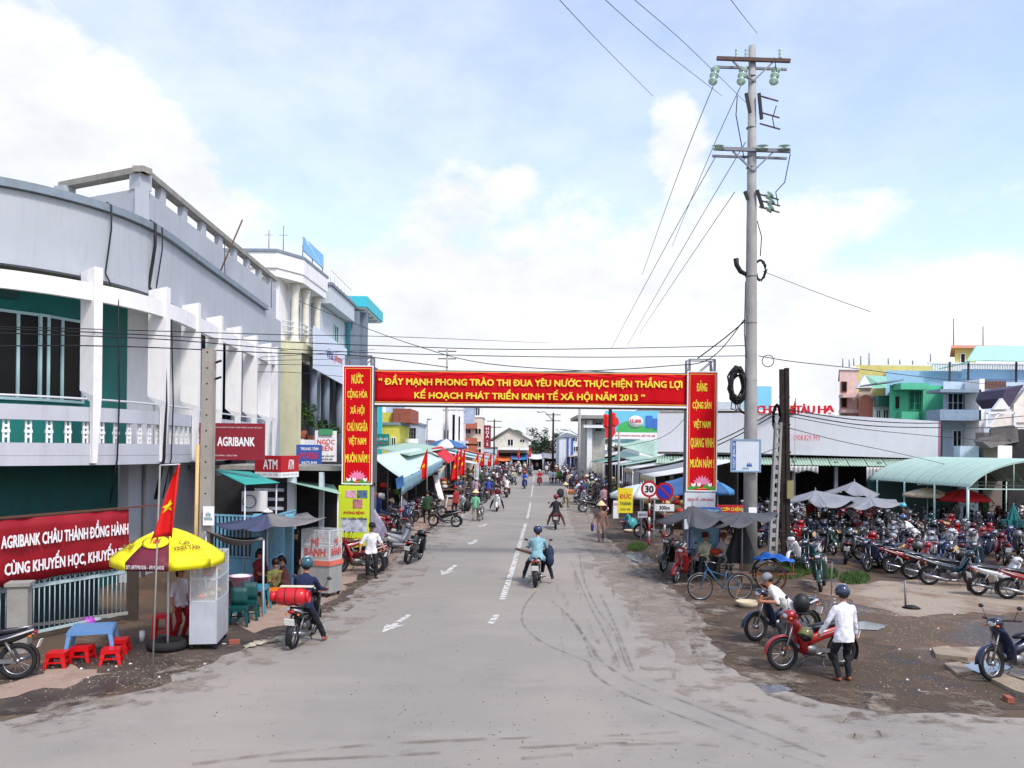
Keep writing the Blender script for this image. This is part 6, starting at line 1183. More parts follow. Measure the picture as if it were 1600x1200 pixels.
CV = {'pale blue': M('canvas_pale_blue', (188, 206, 202), .7, var=.08), 'white': M('canvas_white', (206, 208, 204), .7, var=.1, grime=.2), 'blue': M('canvas_blue', (60, 104, 156), .7, var=.15), 'red': M('canvas_red', (190, 30, 40), .7, var=.12), 'pale green': M('canvas_pale_green', (160, 190, 172), .7, var=.12, grime=.2), 'grey': GREYL, 'tan': M('canvas_tan', (190, 176, 146), .8, var=.15), 'teal': M('canvas_teal', (60, 130, 120), .7, var=.12), 'orange': M('canvas_orange', (206, 110, 60), .7, var=.12)}
# left side
t = tarp('broad pale blue canvas awning beside the left gate tower', [P(580, 712, 41), P(628, 748, 38.5), P(692, 718, 52), P(652, 698, 56)], .12, CV['pale blue'], [P(628, 748, 38.6)])
a, b = P(628, 748, 38.45), P(692, 718, 51.9); MB().grid(lambda u, v: a.lerp(b, u)-Vector((0, 0, .02+v*(.75-.3*u)+.03*math.sin(u*40))), 20, 3, th=Vector((.01, .0, 0))).build('valance', M('valance_blue', (120, 156, 168), .7, var=.15), t)
t = tarp('pale green tin roof behind the broad pale blue awning', [P(585, 700, 52), P(640, 712, 46), P(700, 700, 64), P(640, 690, 70)], .02, CV['pale green'])
tarp('dark brown canvas hanging lower behind the pale awning', [P(655, 735, 52), P(690, 738, 50), P(700, 722, 60), P(660, 720, 60)], .15, CV['tan'])
tarp('small blue cloth knotted on the awning corner', [P(618, 748, 36.5), P(630, 742, 36.2), P(632, 758, 36), P(620, 765, 36)], .02, CV['blue'])
parasol('blue and white parasol under the red canvas', 'parasol', P(697, 760, 70).xy.to_3d(), 1.9, 4.6, 4.0, [CV['white'], CV['blue']], 8, rim_wave=.1)
tarp('bright red canvas raised above the left stalls', [P(674, 700, 59), P(700, 724, 56), P(716, 716, 60), P(690, 697, 62)], .1, CV['red'])
LST = [(62, 67, 'white', 2.7), (69, 74, 'tan', 2.6), (76, 82, 'pale blue', 2.9), (84, 90, 'teal', 2.8), (92, 98, 'white', 2.8), (100, 107, 'blue', 2.7), (109, 116, 'orange', 2.8), (118, 126, 'grey', 2.8), (128, 137, 'blue', 2.9)]
for k, (y0, y1, cn, zs) in enumerate(LST):
    xs = P(742+k*2.5 if k < 3 else 752+k*3, 720, y0).x; stall('%s awning stall %s on the left kerb' % (cn, ['nearest the red canvas', 'second past the red canvas', 'third past the red canvas', 'below the tall white tower house', 'before the maroon banner', 'beside the maroon banner', 'just past the maroon banner', 'near the gable house', 'last before the gable house'][k]), xs, xs-4.2, y0, y1, zs, zs+.9, CV[cn], -1)
# closing row at the end of the road
for k, (px0, px1, py, cn) in enumerate(((775, 800, 716, 'orange'), (798, 826, 714, 'blue'), (826, 850, 713, 'white'), (848, 874, 712, 'grey'), (872, 896, 715, 'blue'))):
    a, b = P(px0, py, 146), P(px1, py, 146); t = thing('market_stall', '%s canopy %s across the end of the road' % (cn, ['leftmost', 'in front of the gable house', 'in front of the low pale house', 'below the dark trees', 'in front of the white and blue house'][k]), 'market stall', ((a.x+b.x)/2, 148, 0), 0, 'market stalls along the street')
    MB().grid(lambda u, v: Vector((a.x+(b.x-a.x)*u, 146+4*v, a.z-.3+.9*v-.2*math.sin(u*PI))), 8, 3, th=.02).build('awning', CV[cn], t); MB().bb(a.x, b.x, 149.9, 150, 0, 3.0).build('back_screen', DARKI, t)
    for x in (a.x+.2, b.x-.2): MB().tube([(x, 146.1, 0), (x, 146.1, a.z-.3)], .05, 5).build('post', RAILM, t)
so_ = thing('open_shop', 'dark open shop front with stacked goods under the pale blue awning', 'shop', (-8.2, 47, 0))
MB().bb(-8.9, -8.7, 33.5, 61, 0, 3.3).build('back_wall', DARKI, so_); MB().bb(-8.7, -5.6, 60.5, 60.7, 0, 2.9).build('end_wall', DARKI, so_)
for k in range(12):
    rr = random.Random(k+300); y = 35+k*2.1; x = -8.1+rr.uniform(0, .5); h_ = rr.uniform(.5, 1.3); MB().bb(x-.4, x+.4, y-.5, y+.5, 0, h_).build('crate_stack', rr.choice([M('stall_wood', (120, 92, 66)), SB, DARKI, CONCW]), so_)
    MB().lathe([(.2, h_), (.3, h_+.2), (.2, h_+.36), (.0001, h_+.4)], (x, y, .002), 8).build('goods', rr.choice(FOOD+[WT, SB]), so_)
for y in (34, 41, 47, 53, 59.5): MB().tube([(-6.1, y, 0), (-6.1, y, 2.8)], .04, 6).build('post', STEEL, so_)
# right side: stall roofs slope down to the street
RST = [(40, 44.5, 6.9, 'white', 2.6), (46, 50, 7.3, 'grey', 2.6), (51.5, 55.5, 7.5, 'white', 2.7), (57, 61, 7.6, 'pale green', 2.8), (63, 68, 7.6, 'white', 2.7), (70, 75, 7.7, 'pale green', 2.8), (77, 83, 7.8, 'teal', 2.7), (85, 92, 7.7, 'white', 2.8), (94, 101, 8.0, 'grey', 2.8), (103, 111, 8.3, 'blue', 2.8), (113, 122, 8.0, 'tan', 2.8), (124, 134, 8.0, 'white', 2.8)]
WH = ['nearest the right gate tower', 'second behind the parking sign', 'third from the right gate tower', 'fourth from the right gate tower', 'below the price billboard', 'just past the price billboard', 'below the weathered house', 'beside the weathered house', 'beyond the weathered house', 'before the white and blue house', 'below the white and blue house', 'last on the right before the trees']
for k, (y0, y1, x, cn, zs) in enumerate(RST): stall('%s awning stall %s' % (cn, WH[k]), x, x+4.0, y0, y1, zs, zs+.85, CV[cn], 1, fringe=CV['tan'] if k in (0, 2) else None)
tarp('long pale corrugated roof strip behind the right stalls', [P(960, 712, 75), P(1070, 742, 46), P(1074, 730, 50), P(975, 702, 80)], .02, CV['pale green'], sag if False else ())
tarp('pale green canvas sagging under the price billboard', [P(955, 690, 62), P(1026, 714, 58), P(1028, 688, 60), P(965, 684, 64)], .2, CV['pale green'])
for k, (px0, px1, py0, py1, Y, lb) in enumerate(((645, 668, 690, 715, 92, 'pale low house seen between the left stalls'), (668, 690, 697, 715, 98, 'low blue tin house left of the tower house'))): blk('low_house', lb, px0, px1, py0, Y, 8, [LGREY, PB][k], top=M('roof_tin_rust', (140, 120, 108)))
# sealing rows of low houses far behind so that the horizon is built up
for k in range(26):
    px = -100+k*70
    if 640 < px < 900: continue
    Y = 190+(k*37) % 40; g = P(px, 700, Y); h = 4+(k*53) % 3
    if k % 3 == 0: tree('distant round tree on the flat horizon, number %s from the left' % ['one', 'two', 'three', 'four', 'five', 'six', 'seven', 'eight', 'nine'][k//3], (g.x, Y, 0), 8+k % 3, 5, k, 500, .5)

# ================================================================== POLES
tall = thing('power_pole', 'tall concrete power pole with two crossarms and a big coil of black cable', 'utility pole', G(1172, 893)); g = G(1172, 893); YP = g.y; tp = P(1175.5, 72, YP)
CP = M('pole_concrete_grey', (158, 158, 154), .9, var=.16, scale=2.5, grime=.35, bump=.3, bs=30)
MB().tube([g, g.lerp(tp, .33), g.lerp(tp, .34), g.lerp(tp, .66), g.lerp(tp, .67), tp], [.225, .205, .195, .165, .16, .115], 16).build('shaft', CP, tall)
for py in (665, 595, 505, 432, 262, 245, 200, 120, 845): q = P(1173.5, py, YP); MB().ring(q, .175 if py > 300 else .14, .022, (0, 0, 1), 18, 5).build('clamp_band', STEEL, tall)
RUST = M('crossarm_rust', (92, 74, 66), .8, var=.2); INS = M('insulator_pale_green', (176, 206, 188), .2, var=.1, alpha=.9, coat=.5)
for py, x0, x1 in ((97, 1118, 1232), (237, 1115, 1232)):
    a, b = P(x0, py-2, YP), P(x1, py+2, YP); MB().bar(a+Vector((0, -.17, 0)), b+Vector((0, -.17, 0)), .10, .11).build('crossarm', RUST if py < 200 else STEEL, tall); MB().bar(a+Vector((0, .17, -.12)), b+Vector((0, .17, -.12)), .07).build('crossarm', STEEL, tall)
    for dx in (-32, 32): MB().bar(P(1175+dx, py+2, YP)+Vector((0, -.16, 0)), P(1175, py+33, YP)+Vector((0, -.16, 0)), .05).build('brace', STEEL, tall)
def insul(p, q_, r_=.13, n=4): 
    p, q_ = Vector(p), Vector(q_); d = q_-p; R = d.to_track_quat('Z', 'Y').to_matrix(); L_ = d.length; pr = [(.02, 0)]
    for k in range(n): pr += [(.05, L_*(k+.2)/n), (r_, L_*(k+.45)/n), (r_*.9, L_*(k+.55)/n), (.05, L_*(k+.7)/n)]
    MB().lathe(pr+[(.02, L_)], p, 12, R=R).build('insulator', INS, tall)
for px in (1118, 1162, 1213): q = P(px, 106, YP); insul(q, P(px-5, 132, YP-.4), .15, 3)
for px in (1119, 1188, 1222): q = P(px, 240, YP)+Vector((0, -.2, 0)); insul(q+Vector((0, 0, .02)), q+Vector((0, -.02, .22)), .2, 2)
for px in (1151, 1166, 1219): q = P(px, 92, YP); insul(q, q+Vector((0, 0, .34)), .06, 3)
for (px, py) in ((1196, 152), (1198, 178), (1199, 196), (1197, 306), (1199, 316), (1198, 326)):
    a, b = P(px-12, py-3, YP), P(px+20, py+6, YP); MB().bar(a, b, .04).build('fuse_bracket', RUST, tall)
    if py > 300: insul(P(px, py, YP)+Vector((0, -.05, -.1)), P(px+8, py+2, YP)+Vector((0, -.05, .12)), .14, 2)
for x0, y0, x1, y1 in ((1183, 150, 1187, 190), (1163, 150, 1169, 180), (1180, 300, 1189, 328), (1161, 302, 1166, 315)): MB().bar(P(x0, y0, YP)+Vector((0, -.2, 0)), P(x1, y1, YP)+Vector((0, -.2, 0)), .09).build('fuse_switch', CAB, tall)
c0 = P(1153, 602, YP)
for k in range(13):
    rr = random.Random(k); o_ = Vector((rr.uniform(-.08, .08), rr.uniform(-.12, .12), rr.uniform(-.14, .14))); pts = [c0+o_+Vector(((.20+.06*rr.random())*math.cos(a*2*PI/16), .05*math.sin(a+k), (.46+.12*rr.random()*(k % 2))*math.sin(a*2*PI/16))) for a in range(17)]; MB().tube(pts, .032, 5, cap=False).build('cable_coil', CAB, tall)
for k in range(4): rr = random.Random(k+50); MB().tube([c0+Vector((rr.uniform(-.25, .1), rr.uniform(-.1, .1), -.3)), c0+Vector((rr.uniform(-.3, .2), 0, -.75)), c0+Vector((.3, 0, -.95)), c0+Vector((.38, 0, -.5))], .02, 5).build('loose_cable', CAB, tall)
c1 = P(1188, 422, YP)
for k in range(6): rr = random.Random(k+9); pts = [c1+Vector((rr.uniform(-.04, .04)+.17*math.cos(a*2*PI/14), .05*math.sin(a+k), .33*math.sin(a*2*PI/14)+rr.uniform(-.03, .03))) for a in range(15)]; MB().tube(pts, .016, 5, cap=False).build('cable_coil', CAB, tall)
MB().tube([P(1168, 430, YP), P(1157, 424, YP), P(1151, 414, YP), P(1150, 404, YP)], [.06, .08, .08, .09], 8).build('cable_terminal', CAB, tall)
for pts in ([(1183, 345), (1190, 370), (1188, 400)], [(1216, 130), (1213, 110), (1210, 90)], [(1235, 240), (1226, 285), (1212, 300), (1216, 322)], [(1213, 165), (1207, 185), (1210, 200)], [(1165, 440), (1164, 480), (1163, 520), (1166, 560)], [(1163, 250), (1150, 180), (1152, 150)]): MB().tube([P(x, y, YP-.2) for x, y in pts], .016, 4).build('loose_cable', CAB, tall)
sg = sign('pole_notice', 'square white notice board with blue side strip strapped to the tall power pole', 'sign', P(1165, 712, YP-.35), .92, 1.0, .03, M('notice_grey_white', (196, 206, 212), .5, var=.05), [('KHU VỰC\nBÁN HÀNG', .0, -.40, .2, .05, SB)], edge=flat('frame_blue_grey', (120, 150, 176)), edgew=.05)
q = P(1165, 712, YP-.35); MB().bb(q.x-.44, q.x-.32, q.y-.045, q.y-.032, q.z-.46, q.z+.46).build('blue_strip', SB, sg); text_mb('Đ\nI\nỆ\nN\nL\nỰ\nC', q+Vector((-.38, -.05, 0)), (1, 0, 0), (0, 0, 1), .07, .8, .02).build('lettering', WT, sg)
MB().prism([q+Vector((x, -.035, z)) for x, z in ((.02, -.34), (.05, -.22), (.08, -.3), (.11, -.2), (.14, -.3), (.17, -.22), (.2, -.34))], (0, -.004, 0)).build('emblem', SB, sg)
q = P(1176, 800, YP-.26); MB().box(q, (.26, .02, .3)).build('small_notice', WT, tall)
# twin poles
WOOD = M('pole_dark_wood', (44, 37, 33), .95, var=.25, scale=4, bump=.5, bs=20)
g = G(1228, 880); tw = thing('power_pole', 'dark weathered twin timber pole right of the tall concrete pole', 'utility pole', g); t0, t1 = P(1221, 577, g.y), P(1229, 575, g.y)
MB().bar(g+Vector((-.09, 0, 0)), t0, .13).build('shaft', WOOD, tw); MB().bar(g+Vector((.08, 0, 0)), t1, .14).build('shaft', WOOD, tw)
for k in range(6): q = g.lerp(t0, (k+1)/7); MB().box(q+Vector((.08, 0, 0)), (.34, .12, .06)).build('spacer', WOOD, tw)
c0 = P(1213, 650, g.y-.1)
for k in range(7): rr = random.Random(k+90); MB().tube([c0+Vector((.12*math.cos(a*2*PI/12)+rr.uniform(-.04, .04), -.05, .42*math.sin(a*2*PI/12)-.1*k/7)) for a in range(13)], .025, 5, cap=False).build('cable_coil', CAB, tw)
q = P(1234, 765, g.y-.12); MB().box(q, (.22, .16, .62)).build('meter_box', M('meter_box_olive', (140, 134, 92), .6), tw)
g = G(1206, 885); cp = thing('power_pole', 'slotted grey concrete pole leaning beside the twin timber pole', 'utility pole', g); t0 = P(1216, 660, g.y)
for s_ in (-1, 1): MB().bar(g+Vector((s_*.11, 0, 0)), t0+Vector((s_*.08, 0, 0)), .07, .2).build('shaft', CP, cp)
for k in range(16): q = g.lerp(t0, (k+.5)/16); MB().box(q, (.2, .16, .14)).build('web', CP, cp)
# farther poles
for px, yb, yt, Y, lb, m_, r_ in ((953, 800, 638, 50, 'dark pole beside the price billboard', WOOD, .15), (905, 752, 636, 76, 'grey concrete pole left of the weathered house', CP, .16), (864, 735, 645, 125, 'dark lamp pole in front of the far trees', WOOD, .18), (772, 735, 655, 125, 'thin dark pole beside the maroon banner', WOOD, .14), (667, 735, 658, 80, 'thin street lamp pole left of the tower house', STEEL, .07), (697, 720, 545, 100, 'tall grey pole rising above the gate banner', CP, .16), (967, 760, 675, 52, 'short concrete pole beside the dark pole', CP, .09)):
    x = P(px, 700, Y).x; zt = P(px, yt, Y).z; t = thing('power_pole', lb, 'utility pole', (x, Y, 0)); MB().tube([(x, Y, 0), (x, Y, zt)], [r_, r_*.7], 8).build('shaft', m_, t)
    if Y in (125, 100) and m_ is not STEEL:
        for k in (0, 1): MB().bar((x-1.1, Y, zt-.3-.9*k), (x+1.1, Y, zt-.3-.9*k), .12).build('crossarm', RUST, t)
    if px == 864: MB().tube([(x, Y, zt-1.2), (x-1.2, Y, zt+.1), (x-1.9, Y, zt+.15)], .06, 5).build('lamp_arm', STEEL, t); MB().ell((x-2.1, Y, zt+.12), (.45, .2, .12)).build('lamp_head', ALU, t)
    if px == 667: MB().tube([(x, Y, zt), (x+.3, Y, zt+.25)], .03, 5).build('lamp_arm', STEEL, t); MB().ell((x+.2, Y, zt+.2), (.25, .15, .1)).build('lamp_head', ALU, t)
    if px == 905: MB().tube([(x, Y, zt-2.6), (x-.8, Y, zt-2.2)], .04, 5).build('lamp_arm', STEEL, t); MB().ell((x-1.2, Y, zt-2.1), (.4, .15, .08)).build('lamp_head', ALU, t)

# ================================================================== WIRES
WN = [0]
def wire(label, pts, r_=.012, sag=0.0):
    p = [P(*q) for q in pts]; o_ = []
    if len(p) == 2 and sag: o_ = [p[0].lerp(p[1], i/16)-Vector((0, 0, sag*4*(i/16)*(1-i/16))) for i in range(17)]
    else:
        for i in range(len(p)-1):
            p0, p1, p2, p3 = p[max(i-1, 0)], p[i], p[i+1], p[min(i+2, len(p)-1)]
            for k in range(6): t = k/6; o_.append(.5*((2*p1)+(p2-p0)*t+(2*p0-5*p1+4*p2-p3)*t*t+(3*p1-p0-3*p2+p3)*t**3))
        o_.append(p[-1])
    return tag(MB().tube(o_, r_, 4).build('power_cable', CAB), label, 'cable')
wire('highest cable crossing the bank front to the left gate tower', [(-40, 510, 18), (140, 514, 20), (440, 523, 24), (640, 527, 32), (860, 536, 60)], .011)
wire('second cable crossing the bank front and over the gate', [(-40, 513, 18), (140, 519, 20), (440, 534, 24), (620, 541, 27), (830, 546, 27), (1165, 540, 27)], .013)
wire('third cable crossing the bank front and dipping over the gate', [(-40, 519, 18), (250, 530, 21), (440, 545, 24), (640, 553, 27), (900, 558, 27), (1165, 556, 27)], .013)
wire('lowest cable crossing the bank fins', [(-40, 541, 17), (180, 541, 20), (440, 552, 24), (560, 556, 26), (700, 574, 27.5)], .014)
wire('cable dropping from the white house balcony to the gate banner', [(466, 470, 42), (560, 508, 38), (650, 540, 33), (760, 568, 29), (960, 582, 28)], .014)
wire('cable from the gate banner up to the tall pole', [(700, 582, 28.4), (900, 580, 28.2), (1040, 572, 28), (1110, 560, 27.5), (1164, 498, 27)], .015)
wire('cable from the tall pole across the right gate tower', [(1090, 560, 27.5), (1130, 530, 27.4), (1166, 500, 27)], .02)
for k, y in enumerate((560, 566, 572, 583)): wire('thin cable strung from the bank side to the far left poles, %s of four' % ['highest', 'second', 'third', 'lowest'][k], [(403, y-2, 33), (475, y-6+k*2, 38), (585, y-14+k*8, 48)], .012)
for k, (x0, y0, x1, y1) in enumerate(((1117, 128, 1003, 430), (1165, 118, 1050, 385), (1118, 245, 955, 545), (1165, 222, 980, 540), (1148, 300, 1000, 520))):
    p = P(x0, y0, YP); wire('cable from the tall pole down the street, %s' % ['steepest from the top crossarm', 'second from the top crossarm', 'outer one from the lower crossarm', 'inner one from the lower crossarm', 'lowest and faintest'][k], [(x0, y0, YP), ((x0*2+x1)/3-6, (y0*2+y1)/3+8, 33), ((x0+2*x1)/3-4, (y0+2*y1)/3+5, 42), (x1, y1, 60)], .014)
for k, (x0, x1) in enumerate(((935, 1128), (980, 1165), (865, 1020), (1135, 1183))): wire('high cable entering from above, %s' % ['longest', 'closest to the pole', 'faint one on the left', 'short one right of the pole'][k], [(x0, -10, 15), ((x0+x1)/2, [75, 70, 72, 22][k], 20), (x1, [150, 160, 150, 52][k], 27)], .009)
wire('cable with a loop leaving the tall pole to the right', [(1185, 556, 27), (1240, 565, 28), (1330, 575, 32), (1450, 590, 40), (1600, 606, 55)], .014)
g = P(1200, 564, 27); tag(MB().ring(g, .19, .014, (0, 1, .1), 18, 4).build('cable_loop', CAB), 'small loop of black cable hanging right of the tall pole', 'cable')
for k, (a, b) in enumerate((((1230, 640, 27.5), (1600, 650, 48)), ((1230, 645, 27.5), (1600, 668, 45)), ((1230, 650, 27.5), (1560, 690, 42)), ((1230, 668, 27.5), (1480, 726, 44)))):
    wire('black cable drooping from twin pole over market, %s' % ['highest', 'second', 'third', 'lowest'][k], [a, ((a[0]*2+b[0])/3, (a[1]*2+b[1])/3+[14, 12, 6, 2][k], 33), ((a[0]+2*b[0])/3, (a[1]+2*b[1])/3+[14, 8, 4, 0][k], 38), b], .02 if k < 2 else .013)
for k, (y0, y1) in enumerate(((705, 640), (712, 646), (740, 700))): wire('bundle cable from the right gate tower to the twin pole, %s' % ['upper', 'middle', 'lower'][k], [(1085, y0, 29), (1150, (y0+y1)/2+3, 28), (1214, y1, 27.5)], .018 if k < 2 else .01)
wire('cable from the billboard to the right gate tower', [(1074, 650, 29), (1030, 685, 40), (960, 700, 55)], .014)
wire('slanting cable at the upper right of the tall pole', [(1192, 424, 27), (1290, 462, 24), (1360, 487, 22)], .008)

# ================================================================== FLAGS
for k, (px, py, yt, Y, L_, lb) in enumerate(((588, 825, 712, 34, 2.1, 'red flag hanging beside the yellow green poster'), (668, 800, 700, 44, 1.7, 'red flag on a thin pole before the pale blue awning'), (716, 775, 700, 53, 2.1, 'red flag drooping at the far end of the pale blue awning'), (727, 770, 700, 56, 1.9, 'wider red flag just beyond the drooping one'), (748, 752, 706, 72, 1.5, 'red flag far along the left kerb, first of the row'), (757, 750, 705, 80, 1.5, 'red flag far along the left kerb, second of the row'), (768, 748, 707, 88, 1.5, 'red flag far along the left kerb, third of the row'), (779, 746, 704, 96, 1.7, 'red flag far along the left kerb, last of the row'), (812, 738, 700, 140, 1.8, 'small red flag before the end of the road'), (830, 738, 698, 140, 1.8, 'small red flag below the far trees'), (722, 775, 698, 60, 1.5, 'half hidden red flag between two others'))):
    x = P(px, 700, Y).x; z = P(px, yt, Y).z; flag(lb, (x, Y, 0), z, L_, .55 if k else .5, 0, .02, -.25 if k == 0 else -.05, 'flags along the left kerb')
for px, py, Y, lb in ((948, 655, 52, 'red flag tied high on the dark pole'), (958, 652, 52, 'second red cloth on the dark pole by the billboard')):
    q = P(px, py, Y); tag(MB().grid(lambda u, v: q+Vector((-.2+v*.36, .05*math.sin(v*8), .35-u*.85-.1*v)), 6, 6, th=Vector((0, .01, 0))).build('hanging_flag', FLAGM), lb, 'flag')
x, y = P(1242, 700, 50).x, 50; flag('small dark red flag over the market letters', (x, y, 0), P(1242, 622, 50).z, 1.0, .25, 0, .02)

# ================================================================== TRAFFIC SIGNS
RW = flat('sign_post_white', (210, 205, 200)); RR_ = flat('sign_post_red', (176, 30, 36))
def roadsign(label, px, py, pb, kind):
    g = G(px, pb); Y = g.y; q = P(px, py, Y); t = thing('road_sign', label, 'road sign', g); n_ = 8
    for k in range(n_): z0, z1 = q.z*k/n_, q.z*(k+1)/n_-.002; MB().tube([(g.x, Y, z0), (g.x, Y, z1)], .04, 8).build('post_band', RR_ if k % 2 == 0 else RW, t)
    def disc(r_, y, mt, nm): 
        d_ = MB().lathe([(r_, 0), (r_, .012)], (0, 0, 0), 28, sm=False); d_.v = [Vector((q.x+v.x, Y-y-v.z, q.z+v.y)) for v in d_.v]; d_.build(nm, mt, t)
    disc(.34, .045, RR_, 'rim'); 
    if kind == '30': disc(.25, .059, WT, 'face'); text_mb('30', (q.x, Y-.073, q.z), (1, 0, 0), (0, 0, 1), .33, .27, .04).build('lettering', DARKTXT, t)
    else:
        disc(.26, .059, flat('sign_blue', (30, 60, 180)), 'face'); MB().bar((q.x-.17, Y-.076, q.z+.17), (q.x+.17, Y-.076, q.z-.17), .008, .06).build('slash', RR_, t)
        MB().bb(q.x-.36, q.x+.36, Y-.06, Y-.045, q.z-.72, q.z-.46).build('distance_plate', WT, t); MB().bb(q.x-.30, q.x+.30, Y-.066, Y-.061, q.z-.67, q.z-.51).build('plate_border', flat('plate_face', (236, 236, 234)), t); text_mb('300m', (q.x, Y-.069, q.z-.59), (1, 0, 0), (0, 0, 1), .38, .14, .02).build('lettering', DARKTXT, t)
    return t
roadsign('round speed limit sign reading 30 on a striped post', 1014, 764, 852, '30'); roadsign('round blue no parking sign with a 300 metre plate', 1038, 768, 868, 'np')
sign('shop_sign', 'yellow sign with red and green lettering on the right verge', 'sign', P(977, 782, 33.5), .60, 1.0, .1, flat('board_yellow', (226, 206, 40)), [('ĐỨC', 0, .2, .46, .24, RDT), ('THÀNH', 0, -.1, .46, .17, flat('lettering_green', (30, 110, 60))), ('SỬA XE', 0, -.34, .4, .1, flat('lettering_green', (30, 110, 60)))])
sign('shop_sign', 'small white sign leaning at the foot of the 30 sign', 'sign', P(1004, 804, 30), .34, .22, .1, WT, [('BƠM VÁ', 0, 0, .26, .1, DARKTXT)])
sign('shop_sign', 'red sign with yellow lettering right of the clinic poster', 'sign', P(1142, 795, 28.5), 1.0, .26, .08, RR_, [('CƠM CHIÊN', 0, 0, .7, .15, GOLD)])
g = G(962, 810); sign('notice_stand', 'narrow white and red notice stand on the right verge', 'sign', (g.x, g.y, .5), .3, 1.0, .1, WT, [('SỬA', 0, .32, .22, .16, RDT)])
# parasols and canvas, right side
g = G(1128, 830); parasol('blue parasol behind the right gate tower', 'parasol', (P(1122, 700, 31).x, 31, 0), .62, P(1128, 753, 31).z, P(1128, 766, 31).z, [CV['blue'], M('canvas_sky', (90, 160, 210), .7)], 8)
parasol('white and pale blue parasol behind the 30 sign', 'parasol', (P(1003, 700, 36).x, 36, 0), 1.4, P(1000, 756, 36).z, P(1000, 772, 36).z, [CV['white'], CV['pale blue']], 8)
tarp('blue striped canvas behind the parking sign', [P(1022, 775, 35), P(1074, 772, 33), P(1074, 742, 36), P(1040, 752, 38)], .1, CV['blue'], [P(1022, 775, 35)])
def cano(label, apx, rim, mat, y=None):
    ap = P(*apx); t = thing('canvas_parasol', label, 'parasol', (ap.x, ap.y, 0)); rm_ = [P(*r_) for r_ in rim]; n_ = len(rm_)
    for i in range(n_): a, b = rm_[i], rm_[(i+1) % n_]; MB().grid(lambda u, v: ap.lerp(a.lerp(b, u), v)+Vector((0, 0, -.16*math.sin(u*PI)*v*v-.04*math.sin(v*PI))), 5, 5, th=.01).build('canopy_panel', mat, t)
    MB().tube([(ap.x, ap.y, 0), (ap.x, ap.y, ap.z+.12)], .025, 6).build('pole', STEEL, t); return t
cano('large dark grey canvas parasol over the two seated men', (1082, 790, 24.6), [(1022, 814, 24.8), (1072, 808, 23.6), (1082, 822, 22.9), (1125, 812, 23.3), (1150, 806, 25), (1085, 803, 26.2), (1040, 806, 26.4)], DGREY)
cano('dark grey canvas sheet tied to the tall concrete pole', (1160, 800, 24.6), [(1100, 812, 23.6), (1138, 820, 23.2), (1180, 812, 23.6), (1216, 802, 24.5), (1212, 799, 25.5), (1120, 798, 26)], DGREY)
cano('grey canvas parasol nearest the twin pole in the motorbike park', (1274, 766, 38), [(1214, 780, 38), (1262, 780, 35.5), (1290, 792, 34.6), (1330, 782, 36), (1350, 778, 39), (1260, 772, 41)], GREYL)
cano('grey canvas parasol with faded print at the back of the motorbike park', (1335, 752, 45), [(1280, 770, 44), (1318, 766, 42), (1350, 774, 41), (1375, 772, 44), (1330, 762, 48)], GREYL)
cano('long low grey canvas at the right of the motorbike park parasols', (1360, 776, 37), [(1296, 784, 38), (1330, 792, 35), (1365, 790, 34.8), (1412, 786, 36.5), (1400, 780, 39.5), (1340, 776, 40)], GREYL)
parasol('red parasol inside the arched shed', 'parasol', (P(1505, 700, 43).x, 43, 0), 1.3, P(1500, 764, 43).z, P(1500, 778, 43).z, [CV['red']], 6)
parasol('tan parasol with red print inside the arched shed', 'parasol', (P(1450, 700, 44).x, 44, 0), 1.2, P(1450, 762, 44).z, P(1450, 772, 44).z, [CV['tan']], 6)
def closed(label, px, pb, ptop, mat, r_, cut=.3):
    g = G(px, pb); z = P(px, ptop, g.y).z; t = thing('closed_parasol', label, 'parasol', g); mb = MB(); n_ = 18; prof = [(z, .02), (z-.12, .07), (z*.65, r_*.6), (cut+.3, r_), (cut, r_*.85)]; vs = []
    for (zz_, rr) in prof:
        for j in range(n_): q = 2*PI*j/n_; k_ = 1+.22*(1 if j % 2 else -1)*min(1, rr*6); vs.append(g+Vector((rr*k_*math.cos(q), rr*k_*math.sin(q)*.8, zz_)))
    mb.add(vs, [(i*n_+j, i*n_+(j+1) % n_, (i+1)*n_+(j+1) % n_, (i+1)*n_+j) for i in range(len(prof)-1) for j in range(n_)]); mb.build('canopy', mat, t); MB().tube([g, g+Vector((0, 0, z+.05))], .02, 6).build('pole', STEEL, t); return t
closed('folded black parasol standing beside the trishaw', 1156, 905, 805, M('canvas_black', (44, 46, 50), .8, var=.2), .36, .5)
closed('folded teal parasol at the right edge of the motorbike park', 1583, 858, 788, M('canvas_teal_dark', (30, 104, 104), .8, var=.15), .40, .9)
